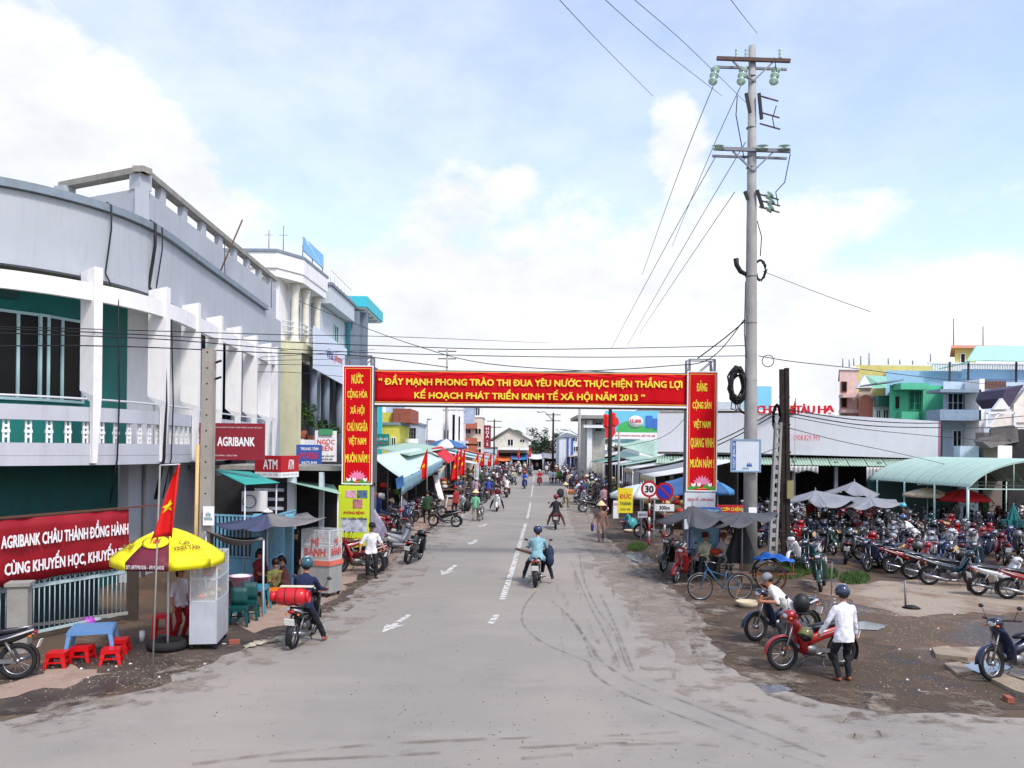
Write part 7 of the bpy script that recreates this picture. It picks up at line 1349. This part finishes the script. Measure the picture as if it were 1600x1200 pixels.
# small things by the right verge
g = G(1112, 905); pb_ = sign('poster_board', 'blue picture board standing behind the seated men', 'board', (P(1102, 700, 25.9).x, 25.9, 1.15), .95, 1.9, .05, M('poster_picture', (120, 160, 190), .5, var=.6, scale=2.2), edge=SB)
g = G(1415, 950); bo = thing('bollard', 'thin grey metal post with a black cap fallen at its foot', 'post', g); MB().tube([g, P(1414, 908, g.y)], .025, 8).build('shaft', STEEL, bo); MB().lathe([(.0001, .07), (.1, .06), (.2, .02), (.22, .02), (.1, .075), (.0001, .085)], g+Vector((.12, -.05, 0)), 14).build('cap', CAB, bo)
g = G(1299, 930); tag(MB().tube([g, P(1300, 878, g.y)], .012, 6).build('iron_rod', STEEL), 'thin iron rod standing before the green motorbike', 'rod')
SL = M('stone_slab', (148, 134, 114), .9, var=.2, scale=3, bump=.4, bs=20)
for k, (pts, h_, lb) in enumerate((([(1456, 1018), (1480, 1015), (1518, 1028), (1512, 1034), (1462, 1028)], .08, 'broken pale slab left of the front wheel on the right'), ([(1536, 1060), (1560, 1056), (1640, 1085), (1630, 1098), (1585, 1085)], .07, 'long broken slab under the front wheel of the right motorbike'), ([(1475, 1040), (1500, 1038), (1520, 1052), (1495, 1056)], .05, 'small wet slab beside the broken slabs'), ([(1545, 1030), (1600, 1022), (1660, 1034), (1600, 1046)], .06, 'flat slab beneath the right edge motorbike'))):
    tag(MB().prism(GP(pts), (0, 0, h_)).build('stone_slab', SL), lb, 'slab')
cs_ = [G(380, 1016), G(440, 1003), G(438, 999), G(386, 1009)]; tag(MB().grid(lambda u, v: (cs_[0].lerp(cs_[1], u)).lerp(cs_[3].lerp(cs_[2], u), v)+Vector((.05*math.sin(u*31+v*9), .04*math.sin(u*23), .03+.05*abs(math.sin(u*17+v*7))*math.sin(u*PI)+.02*math.sin(v*21+u*40))), 26, 8, th=.01).build('cloth_scrap', M('cloth_white', (176, 170, 152), .9, var=.3, scale=8)), 'crumpled white cloth scrap on the left verge', 'scrap')
for k, (px, py, lb) in enumerate(((366, 1006, 'red brown brick piece lying by the food cart'), (1576, 1096, 'red brick piece at the right road edge'))): g = G(px, py); tag(MB().box(g+Vector((0, 0, .04)), (.2, .1, .08), .4+k).build('brick_piece', BRICKR), lb, 'brick')
g = G(480, 905); t = thing('plastic_bag', 'teal plastic bag held by the squatting vendor near the yellow sign', 'bag', P(985, 815, 31).xy.to_3d()); q = G(984, 828); MB().ell(q+Vector((.1, 0, .3)), (.28, .2, .3)).build('bag', M('bag_teal', (60, 160, 160), .4, var=.2, scale=5), t); t.name = 'sack'
q = G(988, 832); bk_ = thing('basket', 'flat round basket on the right verge by the vendor', 'basket', q); MB().lathe([(.3, 0), (.42, .12), (.40, .12), (.28, .02), (.0001, .02)], q, 16).build('bowl', CV['tan'], bk_)

# ================================================================== BIKES AND PEOPLE, NEAR
def bk(label, px, py, hd, col, det=2, which=1, **k):
    x, y = front_at(px, py, hd, which); return bike(label, x, y, hd, col, det, **k)
D2 = math.radians
# left foreground
bk('black motorbike cut by the left edge beside the red stools', 26, 1062, 196, 'black', which=-1, name='parked_motorbike')
x, y = front_at(458, 1014, 86, -1); r = bike('black motorbike carrying a red gas cylinder', x, y, 86, 'black', 2, lean=.05, name='motorbike')
a = D2(86); person('delivery rider in navy jacket and striped helmet sitting on the gas cylinder motorbike', 'pause', x, y, 86, (28, 36, 70), (24, 26, 36), 'helmet', (40, 84, 96), 2, sleeve=2, lean=.05, shoes=(150, 90, 66))
gc = thing('gas_cylinder', 'red gas cylinder strapped across the motorbike rack', 'gas cylinder', (x-math.cos(a)*.72, y-math.sin(a)*.72, .85), a-PI/2, world=False); gc.rotation_euler = (0, 0, a-PI/2+.08)
Ry = Matrix.Rotation(PI/2, 3, 'Y'); RG = M('cylinder_red', (190, 22, 34), .35, var=.08, coat=.3)
put('tank', MB().lathe([(.0001, -.30), (.10, -.29), (.155, -.24), (.165, -.18), (.167, 0), (.165, .18), (.155, .24), (.10, .29), (.0001, .30)], (0, 0, .18), 20, R=Ry).mesh('tank', RG), gc)
put('collar', MB().lathe([(.10, -.29), (.10, -.40), (.092, -.40), (.092, -.29)], (0, 0, .18), 16, R=Ry).mesh('collar', RG), gc)
put('foot_ring', MB().lathe([(.12, .27), (.12, .34), (.11, .34), (.11, .27)], (0, 0, .18), 16, R=Ry).mesh('foot_ring', RG), gc)
for xx in (-.1, .1): put('strap', MB().ring((xx, 0, .18), .172, .008, (1, 0, 0), 20, 4).mesh('strap', CAB), gc)
put('rack_board', MB().bb(-.22, .40, -.04, .10, .355, .375).mesh('rack_board', M('board_cream', (214, 206, 180), .7)), gc)
# food vendors and eaters, left
g = G(277, 1000); person('vendor in white sleeveless top and red trousers behind the glass food cart', 'stand', g.x, g.y+.1, -20, (212, 204, 210), (150, 24, 30), 'longhair', det=2, sc=.88, sleeve=0)
for px, py, hd, sh_, pt_, ps, lb in ((428, 935, -60, (110, 112, 60), (60, 44, 40), 'eat', 'woman in olive top eating low at the roadside table'), (447, 930, 200, (84, 44, 50), (40, 36, 40), 'eat', 'dark dressed eater seated with her back to the glass cart'), (405, 928, -30, (120, 30, 36), (30, 30, 36), 'sit', 'seated person in dark red behind the woven basket'), (462, 918, 240, (36, 40, 50), (30, 30, 34), 'stand', 'dark dressed vendor standing at the banh mi cart')):
    g = G(px, py); person(lb, ps, g.x, g.y, hd, sh_, pt_, 'longhair', det=1, sc=.95)
for px, py, lb in ((432, 945, 'orange plastic stool by the eaters'),): g = G(px, py); stool(lb, g.x, g.y, (226, 120, 24), .4, .34, .3)
for px, py, lb in ((428, 936, 'low red stool under the woman in olive'), (449, 931, 'low red stool under the eater in dark clothes'), (407, 929, 'red stool under the person in dark red')): g = G(px, py); stool(lb, g.x, g.y+.02, RS, .24, .28, .3)
# man in white polo and red bikes by the poster
bk('red motorbike parked beside the man in the white polo', 592, 893, 195, 'red', which=-1); bk('red motorbike with black seat in front of the health poster', 556, 884, 205, 'red', which=-1); bk('maroon motorbike behind the glass banh mi cart', 527, 893, 170, 'maroon', which=1)
g = G(580, 903); person('man in white polo shirt and cap leaning on the red motorbike', 'lean', g.x, g.y, -70, (226, 226, 230), (24, 24, 30), 'cap', (30, 30, 36), 2)
bk('dark scooter seen from behind on the left kerb', 637, 882, 78, 'black', which=-1, kind=1); bk('silver motorbike behind the dark scooter', 606, 866, 60, 'silver', which=-1, det=1, kind=1)
bk('black motorbike parked side on at the kerb before the wet patch', 712, 824, 160, 'black', which=-1, det=2, lean=.1)
bk('dark red motorbike under the pale awning beside the bicycle rider', 600, 845, 110, 'maroon', det=1); bk('black motorbike inside the dark stall under the pale awning', 618, 838, 80, 'black', det=1)
g = G(638, 818); bicycle('old bicycle standing under the pale blue awning', g.x, g.y, 80); person('child in white shirt with the bicycle under the awning', 'stand', g.x-.3, g.y+.2, 80, (205, 208, 214), (40, 44, 70), 'hair', sc=.85)
g = G(667, 818); person('man in dark green shirt standing at the pavement edge', 'stand', g.x, g.y, 100, (40, 66, 42), (22, 24, 28), 'hair', sleeve=2)
g = G(712, 806); person('person in red and black standing behind the side on motorbike', 'stand', g.x, g.y, 140, (150, 40, 44), (60, 30, 34), 'cap', (180, 30, 36))
bk('yellow and black covered motorbike by the green shirt man', 690, 808, 20, 'black', det=1); bk('silver motorbike facing the road past the green shirt man', 726, 802, 280, 'silver', det=1)
for px, py, Y in ((0, 0, 0),): pass
tn_ = thing('umbrella_cover', 'bundled white and purple umbrella cloth beside the left gate tower', 'cloth bundle', G(592, 860)); g = G(592, 860); MB().grid(lambda u, v: g+Vector((-.5+1.1*u*(1-.3*v), .1*math.sin(u*14), 1.9*(1-u)*(1-v)+.25)), 8, 6, th=Vector((0, .02, 0))).build('cloth', M('cloth_pattern_white', (190, 186, 206), .8, var=.4, scale=4), tn_)
for px, py, Y, lb in ((640, 760, 50, 'white plastic table under the pale awning'), (708, 770, 55, 'white plastic table by the red flags')):
    g = P(px, 760, Y); stool(lb, g.x, Y, (214, 214, 212), .72, .9, .2, 'table', 'plastic_table')
tag(MB().prism([P(676, 742, 52), P(684, 742, 52), P(694, 780, 48), P(686, 782, 48)], (0, .06, 0)).build('leaning_board', WT), 'tall white board leaning under the pale awning', 'board')
# riders on the road
def rider(label, px, py, hd, shirt, pants, hat, hcol, col, det=1, pose='ride', lean=0.0, which=-1, sleeve=1, blabel=None):
    x, y = front_at(px, py, hd, which); bike(blabel, x, y, hd, col, det, lean=lean, name='motorbike'); return person(label, pose, x, y, hd, shirt, pants, hat, hcol, det, lean=lean, sleeve=sleeve), x, y
p_, x, y = rider('rider in pale teal shirt and navy helmet carrying a long board', 837, 918, 84, (128, 172, 180), (24, 28, 40), 'helmet', (40, 44, 78), 'black', 2, 'rideout', sleeve=2, blabel='dark motorbike in the middle of the near road')
tag(MB().bar((x-.62, y+.25, .98), (x+.15, y-.2, .80), .12, .05).build('wooden_board', M('board_brown', (96, 66, 50), .8)), 'long brown board held across the near motorbike', 'board')
tag(MB().ell((x+.33, y+.15, .86), (.15, .22, .26)).ell((x+.36, y-.12, .70), (.11, .14, .18)).build('sack', M('cloth_navy', (30, 44, 66), .85, bump=.4, bs=12)), 'dark blue bundle at the near rider\'s right hip', 'bundle')
rider('rider in black jacket and red helmet riding away', 868, 828, 86, (30, 30, 34), (110, 70, 60), 'helmet', (130, 34, 50), 'maroon', 1, 'rideout', blabel='dark red motorbike behind the near rider')
rider('rider in dark maroon top coming towards the junction', 776, 800, 268, (96, 24, 34), (44, 26, 34), 'helmet', (60, 30, 34), 'white', 1, 'rideout', which=1, blabel='white fronted motorbike coming towards the junction')
rider('rider in blue jacket with white helmet on a red motorbike', 762, 781, 84, (40, 70, 160), (40, 44, 60), 'helmet', (210, 212, 216), 'red', 1, blabel='red motorbike under the blue jacket rider')
rider('rider in white shirt on a red motorbike at the left lane', 791, 778, 86, (214, 208, 206), (50, 50, 60), 'helmet', (60, 60, 66), 'red', 1, blabel='red motorbike under the white shirt rider')
rider('rider in blue coat coming towards the junction mid road', 820, 764, 272, (46, 84, 190), (44, 60, 110), 'helmet', (200, 70, 80), 'blue', 1, which=1, blabel='blue scooter coming mid road')
rider('rider in bright red jacket coming along the centre line', 843, 759, 268, (206, 30, 34), (120, 30, 34), 'helmet', (225, 225, 228), 'red', 1, which=1, blabel='red scooter on the centre line')
rider('rider in cream top turning out of the left crowd', 806, 758, 290, (200, 200, 170), (60, 60, 70), 'helmet', (200, 200, 200), 'silver', 1, which=1, blabel='silver motorbike turning out of the left crowd')
# walkers
g = G(746, 814); bicycle('bicycle pushed by the woman in green', g.x+.2, g.y+.1, 84, (90, 90, 96), 0); person('woman in green blouse and conical hat pushing a bicycle', 'walk', g.x-.12, g.y, 84, (110, 176, 140), (140, 124, 108), 'cone', det=1, sleeve=2, sc=.95)
tag(MB().ell((g.x-.55, g.y, .78), (.2, .16, .3)).build('handbag', CAB), 'black shopping bag hanging from the green blouse woman', 'bag')
g = G(939, 846); person('woman in brown pyjamas and conical hat walking on the right verge', 'carry', g.x, g.y, -96, (138, 108, 98), (128, 104, 96), 'cone', det=2, sleeve=2, sc=.97); tag(MB().ell((g.x-.38, g.y-.05, .62), (.07, .07, .2)).build('sack', flat('bag_blue', (40, 50, 120))), 'small blue bag hanging from the brown pyjama woman', 'bag')
g = G(883, 793); person('woman in pale blouse and cream headscarf with a dark shoulder bag', 'walk', g.x, g.y, 60, (190, 180, 160), (130, 120, 60), 'cone', det=1, sleeve=2, sc=.95); tag(MB().ell((g.x-.32, g.y, .95), (.25, .2, .32)).build('handbag', M('cloth_charcoal', (50, 52, 60), .85)), 'large charcoal bag on the back of the headscarf woman', 'bag')
g = G(905, 786); person('man in pale blue shirt pushing a handcart on the right', 'push', g.x, g.y, 120, (190, 200, 216), (60, 64, 84), 'hair', det=1, sleeve=2)
t = thing('handcart', 'wooden handcart with orange fruit beside the pale blue shirt man', 'handcart', (g.x-.7, g.y+.2, 0)); MB().bb(g.x-1.2, g.x-.2, g.y-.2, g.y+.7, .6, .8).build('tray', M('stall_wood', (120, 92, 66)), t); MB().ell((g.x-.7, g.y+.25, .84), (.4, .35, .12)).build('fruit', FOOD[0], t)
for s_ in (-.35, .35): MB().ring((g.x-.7+s_, g.y+.25, .26), .24, .025, (1, 0, 0), 16, 5).build('wheel', TYRE, t)
for s_ in (-.4, .4): MB().tube([(g.x-.7+s_, g.y+.25, .26), (g.x-.7+s_, g.y+.25, .6)], .02, 5).build('strut', STEEL, t)
bk('black step through motorbike parked side on at the right verge', 911, 801, 12, 'black', det=2, which=-1, lean=-.12)
g = G(893, 770); 
for px, py, hd, s_, p__, ht, ps, lb in ((861, 757, 88, (196, 200, 206), (36, 36, 42), 'hair', 'walk', 'walker in white shirt nearest the right crowd edge'), (866, 757, 80, (208, 208, 210), (40, 40, 50), 'hair', 'walk', 'second walker in white beside the first'), (872, 756, 90, (60, 150, 50), (40, 40, 50), 'hair', 'stand', 'person in bright green shirt at the right crowd edge'), (984, 828, 200, (70, 150, 160), (60, 60, 80), 'cone', 'squat', 'vendor squatting by the teal bag and flat basket'), (930, 768, 90, (60, 84, 140), (40, 44, 60), 'helmet', 'stand', 'person in blue by the dark pole'), (948, 768, 100, (50, 50, 56), (40, 44, 60), 'hair', 'stand', 'tall figure in dark grey by the dark pole')):
    g = G(px, py); person(lb, ps, g.x, g.y, hd, s_, p__, ht, det=1)
# two seated men, bicycles, trishaw
for px, py, dy, s_, p__, hc_, lb in ((1108, 905, .55, (206, 208, 176), (56, 60, 72), 'cap', 'man in pale yellow shirt and cap seated under the dark parasol'), (1136, 905, .5, (220, 216, 220), (74, 76, 70), 'cap', 'man in white shirt with red scarf seated under the dark parasol')):
    g = G(px, py); person(lb, 'sit', g.x, g.y+dy, 215, s_, p__, hc_, (84, 40, 44) if px < 1120 else (120, 60, 40), 2, sleeve=2, z=.12)
    stool('dark bench seat under the %s' % ('man in pale yellow' if px < 1120 else 'man in white'), g.x, g.y+dy+.03, (50, 46, 44), .52, .4, .1)
tag(MB().ell((G(1136, 905).x-.28, G(1136, 905).y+.3, .80), (.2, .14, .1)).build('cloth_bundle', M('cloth_orange_red', (176, 70, 40), .85)), 'orange red cloth bundle on the lap of the man in white', 'bundle')
bk('black motorbike under the dark parasol', 1036, 893, 236, 'black', det=2, which=1, lean=-.1); bk('red motorbike with chrome lamp beside the bicycle', 1056, 912, 238, 'red', det=2, which=1, lean=-.1); bk('maroon motorbike behind the road signs', 1000, 840, 190, 'maroon', det=2, which=1, lean=.1)
g = G(1126, 938); bicycle('blue bicycle standing in front of the seated men', g.x, g.y, 186, (40, 90, 120), .1)
tri = thing('trishaw', 'trishaw with blue canvas hood and wooden rimmed wheels by the pole', 'trishaw', G(1190, 925)); g = G(1190, 925)
for dx, dy, lb in ((.0, .0, None), (.15, .85, None)):
    c = g+Vector((dx+.25, dy, .42)); w_ = MB().ring(c, .40, .022, (.25, 1, 0), 28, 6).build('wheel', TYRE, tri); q = MB().ring(c, .375, .014, (.25, 1, 0), 28, 4)
    for k in range(16): a = 2*PI*k/16; q.tube([c, c+Vector((math.cos(a)*.37*.97, -math.cos(a)*.37*.24, math.sin(a)*.37))], .003, 3, cap=False)
    q.build('rim', M('rim_rust', (150, 90, 60), .6), w_)
MB().grid(lambda u, v: g+Vector((-.05+.95*u, -.05+.9*v, .84+.10*math.sin(u*PI)+.06*math.sin(v*5+u*7)+.03*math.sin(u*19))), 12, 8, th=.02).build('hood', M('canvas_bright_blue', (30, 90, 170), .6, var=.2, bump=.3, bs=8), tri)
MB().bar(g+Vector((-.1, .1, .45)), g+Vector((1.0, .1, .5)), .04).bar(g+Vector((-.1, .8, .45)), g+Vector((1.0, .8, .5)), .04).bar(g+Vector((0, .1, .45)), g+Vector((0, .8, .45)), .04).bar(g+Vector((-.1, .4, .45)), g+Vector((-.9, .4, .5)), .035).bar(g+Vector((.9, .1, .5)), g+Vector((.9, .1, .75)), .03).build('frame', M('trishaw_wood', (120, 70, 50), .8), tri)
MB().bb(g.x, g.x+.8, g.y+.1, g.y+.8, .52, .6).build('seat', SEATM, tri)
g = G(1168, 948); bt = thing('basin', 'tan washbasin with a stick beside the trishaw wheel', 'basin', g); MB().lathe([(.2, 0), (.3, .14), (.28, .14), (.18, .02), (.0001, .02)], g, 18).build('bowl', CV['tan'], bt); MB().tube([g+Vector((-.45, -.25, 0)), g+Vector((-.15, .1, .55))], .014, 5).build('stick', M('stall_wood', (120, 92, 66)), bt)
g = G(1136, 920); parts_ = thing('repair_box', 'clutter box of repair tools under the dark parasol', 'box', g+Vector((-.9, .5, 0))); MB().bb(g.x-.2, g.x+.3, g.y+2.0, g.y+2.4, 0, .45).build('box', M('box_dark', (40, 44, 48), .7, var=.3), parts_)
# the two men with bikes, right foreground
x, y = front_at(1180, 1002, 196, 1); bike('dark blue motorbike being pushed by the bending man', x, y, 196, 'navy', 2, lean=.06, steer=.15, name='motorbike')
g = G(1228, 1020); person('man in white shirt and grey cap bending over the dark blue motorbike', 'bend', g.x+.15, g.y+.28, 168, (216, 214, 208), (56, 58, 62), 'cap', (130, 132, 136), 2, sleeve=1, shoes=(150, 70, 50))
x, y = front_at(1224, 1048, 196, 1); bike('red and white motorbike held by the man in the long white shirt', x, y, 196, 'red', 2, lean=.06, steer=-.1, name='motorbike')
h_ = put('helmet', HATS.get(('helmet', (112, 114, 60))) or hat_mesh('helmet', (112, 114, 60)), None); h_.location = (x-math.cos(D2(196))*-.10, y+.02-.2*0, .62); h_.rotation_euler = (.6, .2, 2); h_.location = (x+math.cos(D2(196))*.25, y+math.sin(D2(196))*.25-.2, .66); tag(h_, 'olive helmet hanging on the red and white motorbike', 'helmet'); h_.name = 'spare_helmet'
g = G(1321, 1066); person('man in long white shirt and striped helmet holding the red motorbike', 'push', g.x, g.y+.06, 98, (226, 226, 232), (22, 24, 30), 'helmet', (34, 50, 76), 2, sleeve=2, shoes=(140, 80, 56), sc=.95)
x, y = front_at(1548, 1064, 192, 1); bike('dark blue motorbike at the right edge standing on broken slabs', x, y, 192, 'navy', 2, lean=.1, steer=.2)
tag(MB().ell((G(1238, 1015).x+.1, G(1238, 1015).y-.2, .95), (.17, .15, .2)).build('sack', M('bag_black', (26, 27, 30), .5, var=.2)), 'black bag hanging on the dark blue motorbike', 'bag')

# ================================================================== MOTORBIKE PARK
CN = ['black', 'red', 'blue', 'silver', 'maroon', 'white', 'teal', 'navy', 'grey', 'green']; CD = {'navy': 'dark blue', 'teal': 'dark teal', 'green': 'green'}
ORD = ['first', 'second', 'third', 'fourth', 'fifth', 'sixth', 'seventh', 'eighth', 'ninth', 'tenth', 'eleventh', 'twelfth', 'thirteenth', 'fourteenth', 'fifteenth', 'sixteenth', 'seventeenth', 'eighteenth', 'nineteenth', 'twentieth', 'twenty first', 'twenty second', 'twenty third', 'twenty fourth', 'twenty fifth', 'twenty sixth']
TEN = ['thirt', 'fort', 'fift', 'sixt', 'sevent', 'eight', 'ninet']
ORD += ['twenty seventh', 'twenty eighth', 'twenty ninth']
for _t in TEN: ORD += [_t+'ieth']+[_t+'y '+o_ for o_ in ORD[:9]]
PARK = 'motorbikes in the market parking lot'
NEAR = [(1238, 890, 230, 'white', 1, 'white motorbike at the left end of the parking lot front'), (1262, 894, 235, 'teal', 1, 'teal motorbike second at the left end of the lot front'), (1283, 925, 245, 'green', 1, 'green motorbike with orange cover standing ahead of the lot front'),
        (1345, 876, 330, 'silver', -1, 'silver motorbike left of the red pair in the lot front'), (1368, 888, 350, 'red', -1, 'red motorbike in the lot front left of the dark teal one'), (1392, 896, 350, 'red', -1, 'second red motorbike in the lot front beside a dark one'), (1424, 905, 352, 'black', -1, 'black motorbike behind the dark teal one in the lot front'), (1452, 914, 352, 'teal', -1, 'large dark teal motorbike with chrome exhaust in the lot front'),
        (1528, 930, 5, 'white', -1, 'cream and black motorbike at the right of the lot front'), (1574, 936, 352, 'red', -1, 'red tailed motorbike cut by the right edge'), (1487, 865, 352, 'red', -1, 'lone red motorbike parked under the arched shed edge')]
for px, py, hd, cl, wh, lb in NEAR: bk(lb, px, py, hd, cl, det=2, which=wh, group=PARK, lean=.12)
rn = random.Random(77)
rows = [(27.6, 11.6, 19.8, 352), (29.6, 10.6, 20.2, 0), (31.6, 10.2, 19.6, 350), (33.8, 9.8, 20.5, 5), (36.2, 9.6, 20.4, 355), (38.8, 9.4, 20.6, 0), (41.8, 9.4, 20.4, 350), (45.2, 9.6, 20.0, 2), (48.6, 10, 19.6, 0)]
for ri, (y0, xa, xb, hd) in enumerate(rows):
    n_ = int((xb-xa)/.62*(.82)); 
    for k in range(n_):
        x = xa+(k+.5)*(xb-xa)/n_+rn.uniform(-.08, .08); y = y0+rn.uniform(-.3, .3); cl = rn.choice(CN+['black', 'black', 'black', 'black', 'maroon', 'red', 'navy', 'navy', 'grey', 'grey', 'silver'])
        if ri == 0 and x > 15.5: continue
        h_ = (58 if ri % 2 else 240)+rn.uniform(-16, 16)
        bike('%s motorbike, %s from the left in the %s row of the parking lot' % (CD.get(cl, cl), ORD[k], ORD[ri]), x, y, h_, cl, 1 if ri < 5 else 0, group=PARK, lean=rn.uniform(.08, .16), kind=1 if rn.random() < .35 else 0, extra=rn.choice([0, 0, 1, 2, 0]), steer=rn.choice([0, .35, -.2]))
for k in range(9):
    cl = rn.choice(CN); bike('%s motorbike, %s from the left under the arched shed' % (CD.get(cl, cl), ORD[k]), 23.2+k*.72, 41.4+rn.uniform(-.3, .3), 250+rn.uniform(-15, 15), cl, 1, group=PARK)
for k in range(9):
    cl = rn.choice(CN); bike('%s motorbike, %s from the left at the back of the shed' % (CD.get(cl, cl), ORD[k]), 22.6+k*.75, 45.2+rn.uniform(-.3, .3), 70+rn.uniform(-15, 15), cl, 0, group=PARK)
for k in range(5):
    cl = rn.choice(CN); bike('%s motorbike, %s from the left before the folded teal parasol' % (CD.get(cl, cl), ORD[k]), 20.2+k*.8, 33.6+rn.uniform(-.3, .3), 240+rn.uniform(-15, 15), cl, 1, group=PARK)
for px, Y, hd, s_, p_, ht, hc_, ps, lb in ((1432, 31.8, 150, (214, 214, 216), (40, 44, 56), 'helmet', (60, 90, 130), 'bend', 'attendant in white shirt bending among the parked motorbikes'), (1413, 36, 200, (60, 40, 44), (40, 40, 46), 'helmet', (60, 170, 190), 'stand', 'person with turquoise helmet standing in the motorbike park'), (1336, 38, 100, (200, 200, 206), (60, 60, 66), 'hair', (0, 0, 0), 'bend', 'person in pale shirt behind the grey parasols'), (1270, 40, 250, (150, 40, 40), (40, 40, 46), 'helmet', (180, 180, 190), 'stand', 'person in red near the twin pole end of the lot'), (1540, 44, 200, (60, 110, 60), (40, 40, 46), 'hair', (0, 0, 0), 'stand', 'person in green inside the arched shed'), (1310, 47, 260, (190, 180, 60), (40, 40, 46), 'cone', (0, 0, 0), 'stand', 'seller in yellow at the market eaves')):
    person(lb, ps, P(px, 700, Y).x, Y, hd, s_, p_, ht, hc_, 1)

# ================================================================== CROWD DOWN THE STREET
SH = [(206, 208, 212), (50, 74, 124), (120, 38, 44), (176, 170, 150), (44, 46, 54), (130, 146, 170), (74, 36, 46), (56, 84, 66), (176, 140, 150), (34, 40, 66), (44, 44, 50), (104, 88, 80), (206, 208, 212), (40, 40, 48)]
SHN = ['white', 'blue', 'red', 'cream', 'charcoal', 'pale blue', 'maroon', 'green', 'pink', 'navy', 'dark grey', 'brown', 'white', 'black']
def crowd(n, boxes, seed, side, bikes=.6):
    rn = random.Random(seed); used = []; cnt = 0; tries = 0; it = []
    while cnt < n and tries < 6000:
        tries += 1; (px0, px1, py0, py1) = rn.choice(boxes); g = G(rn.uniform(px0, px1), rn.uniform(py0, py1))
        if any((g.x-u.x)**2+((g.y-u.y)*.6)**2 < .75**2 for u in used): continue
        used.append(g); cnt += 1; it.append(g)
    it.sort(key=lambda g: g.y)
    for k, g in enumerate(it):
        i = rn.randrange(len(SH)); hd = rn.choice([80, 90, 100, 260, 275, 60, 120, 290])
        hat = rn.choice(['helmet', 'helmet', 'hair', 'cone' if rn.random() < .4 else 'helmet', 'hair', 'cap']); hc_ = rn.choice([(210, 212, 216), (40, 44, 60), (150, 40, 50), (120, 150, 180), (225, 225, 225)]); hn_ = {'helmet': 'helmet', 'cone': 'conical hat', 'hair': 'bare head', 'cap': 'cap'}[hat]
        q = rn.random(); cl = rn.choice(CN); det = 1 if g.y < 62 else 0
        where = ORD[k]+' nearest in the %s crowd' % side if k else 'nearest in the %s crowd' % side
        if q < bikes*.45: bike('%s motorbike standing %s' % (CD.get(cl, cl), where), g.x, g.y, hd+rn.uniform(-20, 20), cl, det, group='motorbikes in the %s crowd' % side)
        elif q < bikes: bike('%s ridden motorbike, %s' % (CD.get(cl, cl), where), g.x, g.y, hd, cl, det, 0, name='motorbike', group='motorbikes in the %s crowd' % side); person('rider in %s with %s, %s' % (SHN[i], hn_, where), 'ride', g.x, g.y, hd, SH[i], rn.choice([(40, 42, 52), (60, 50, 50)]), hat, hc_, det, group='people in the %s crowd' % side)
        else: person('person in %s with %s, %s' % (SHN[i], hn_, where), rn.choice(['stand', 'walk', 'carry']), g.x, g.y, hd, SH[i], rn.choice([(40, 42, 52), (70, 60, 56), (30, 30, 36)]), hat, hc_, det, sc=rn.uniform(.9, 1.02), group='people in the %s crowd' % side)
for k, (x, y, ps, hd) in enumerate(((-7.0, 37, 'stand', 20), (-6.8, 39.5, 'sit', 0), (-7.2, 42, 'stand', -40), (-6.6, 44.5, 'squat', 10), (-7.0, 47.5, 'stand', 60), (-6.7, 50.5, 'stand', -20), (-7.1, 54, 'stand', 30))):
    person('%s in %s, %s from the front under the pale blue awning' % ('seated seller' if ps == 'sit' else 'squatting seller' if ps == 'squat' else 'shopper', SHN[k+2], ORD[k]), ps, x, y, hd, SH[k+2], (40, 42, 52), 'hair' if k % 3 else 'cone', det=1)
    if ps == 'sit': stool('small stool under the seated seller below the pale blue awning', x, y, (40, 40, 120), .42, .34, 0)
for k in range(8): bike('%s motorbike, %s along the kerb before the pale blue awning' % (CD.get(CN[k], CN[k]), ORD[k]), -5.6+.02*k, 36+k*2.3, 10+k*9 % 40, CN[k], 1, kind=k % 2)
crowd(92, [(742, 790, 752, 772), (752, 800, 742, 758), (780, 812, 734, 745), (700, 745, 768, 782), (800, 826, 731, 738)], 5, 'left')
crowd(84, [(868, 905, 742, 756), (885, 935, 755, 772), (905, 955, 770, 790), (850, 880, 734, 744), (940, 985, 785, 805)], 8, 'right', .65)
crowd(36, [(788, 832, 734, 746), (868, 900, 738, 752)], 31, 'middle', .6)
for k in range(34): cl = random.choice(CN); bike('%s motorbike, %s in the kerb row past the red flags' % (CD.get(cl, cl), ORD[k]), P(752+k*.9, 700, 58+k*2).x-.4, 58+k*2, 15+(k*37) % 30, cl, 0, kind=k % 2, group='motorbikes along the left kerb')
crowd(34, [(826, 868, 731, 735)], 12, 'far', .4)
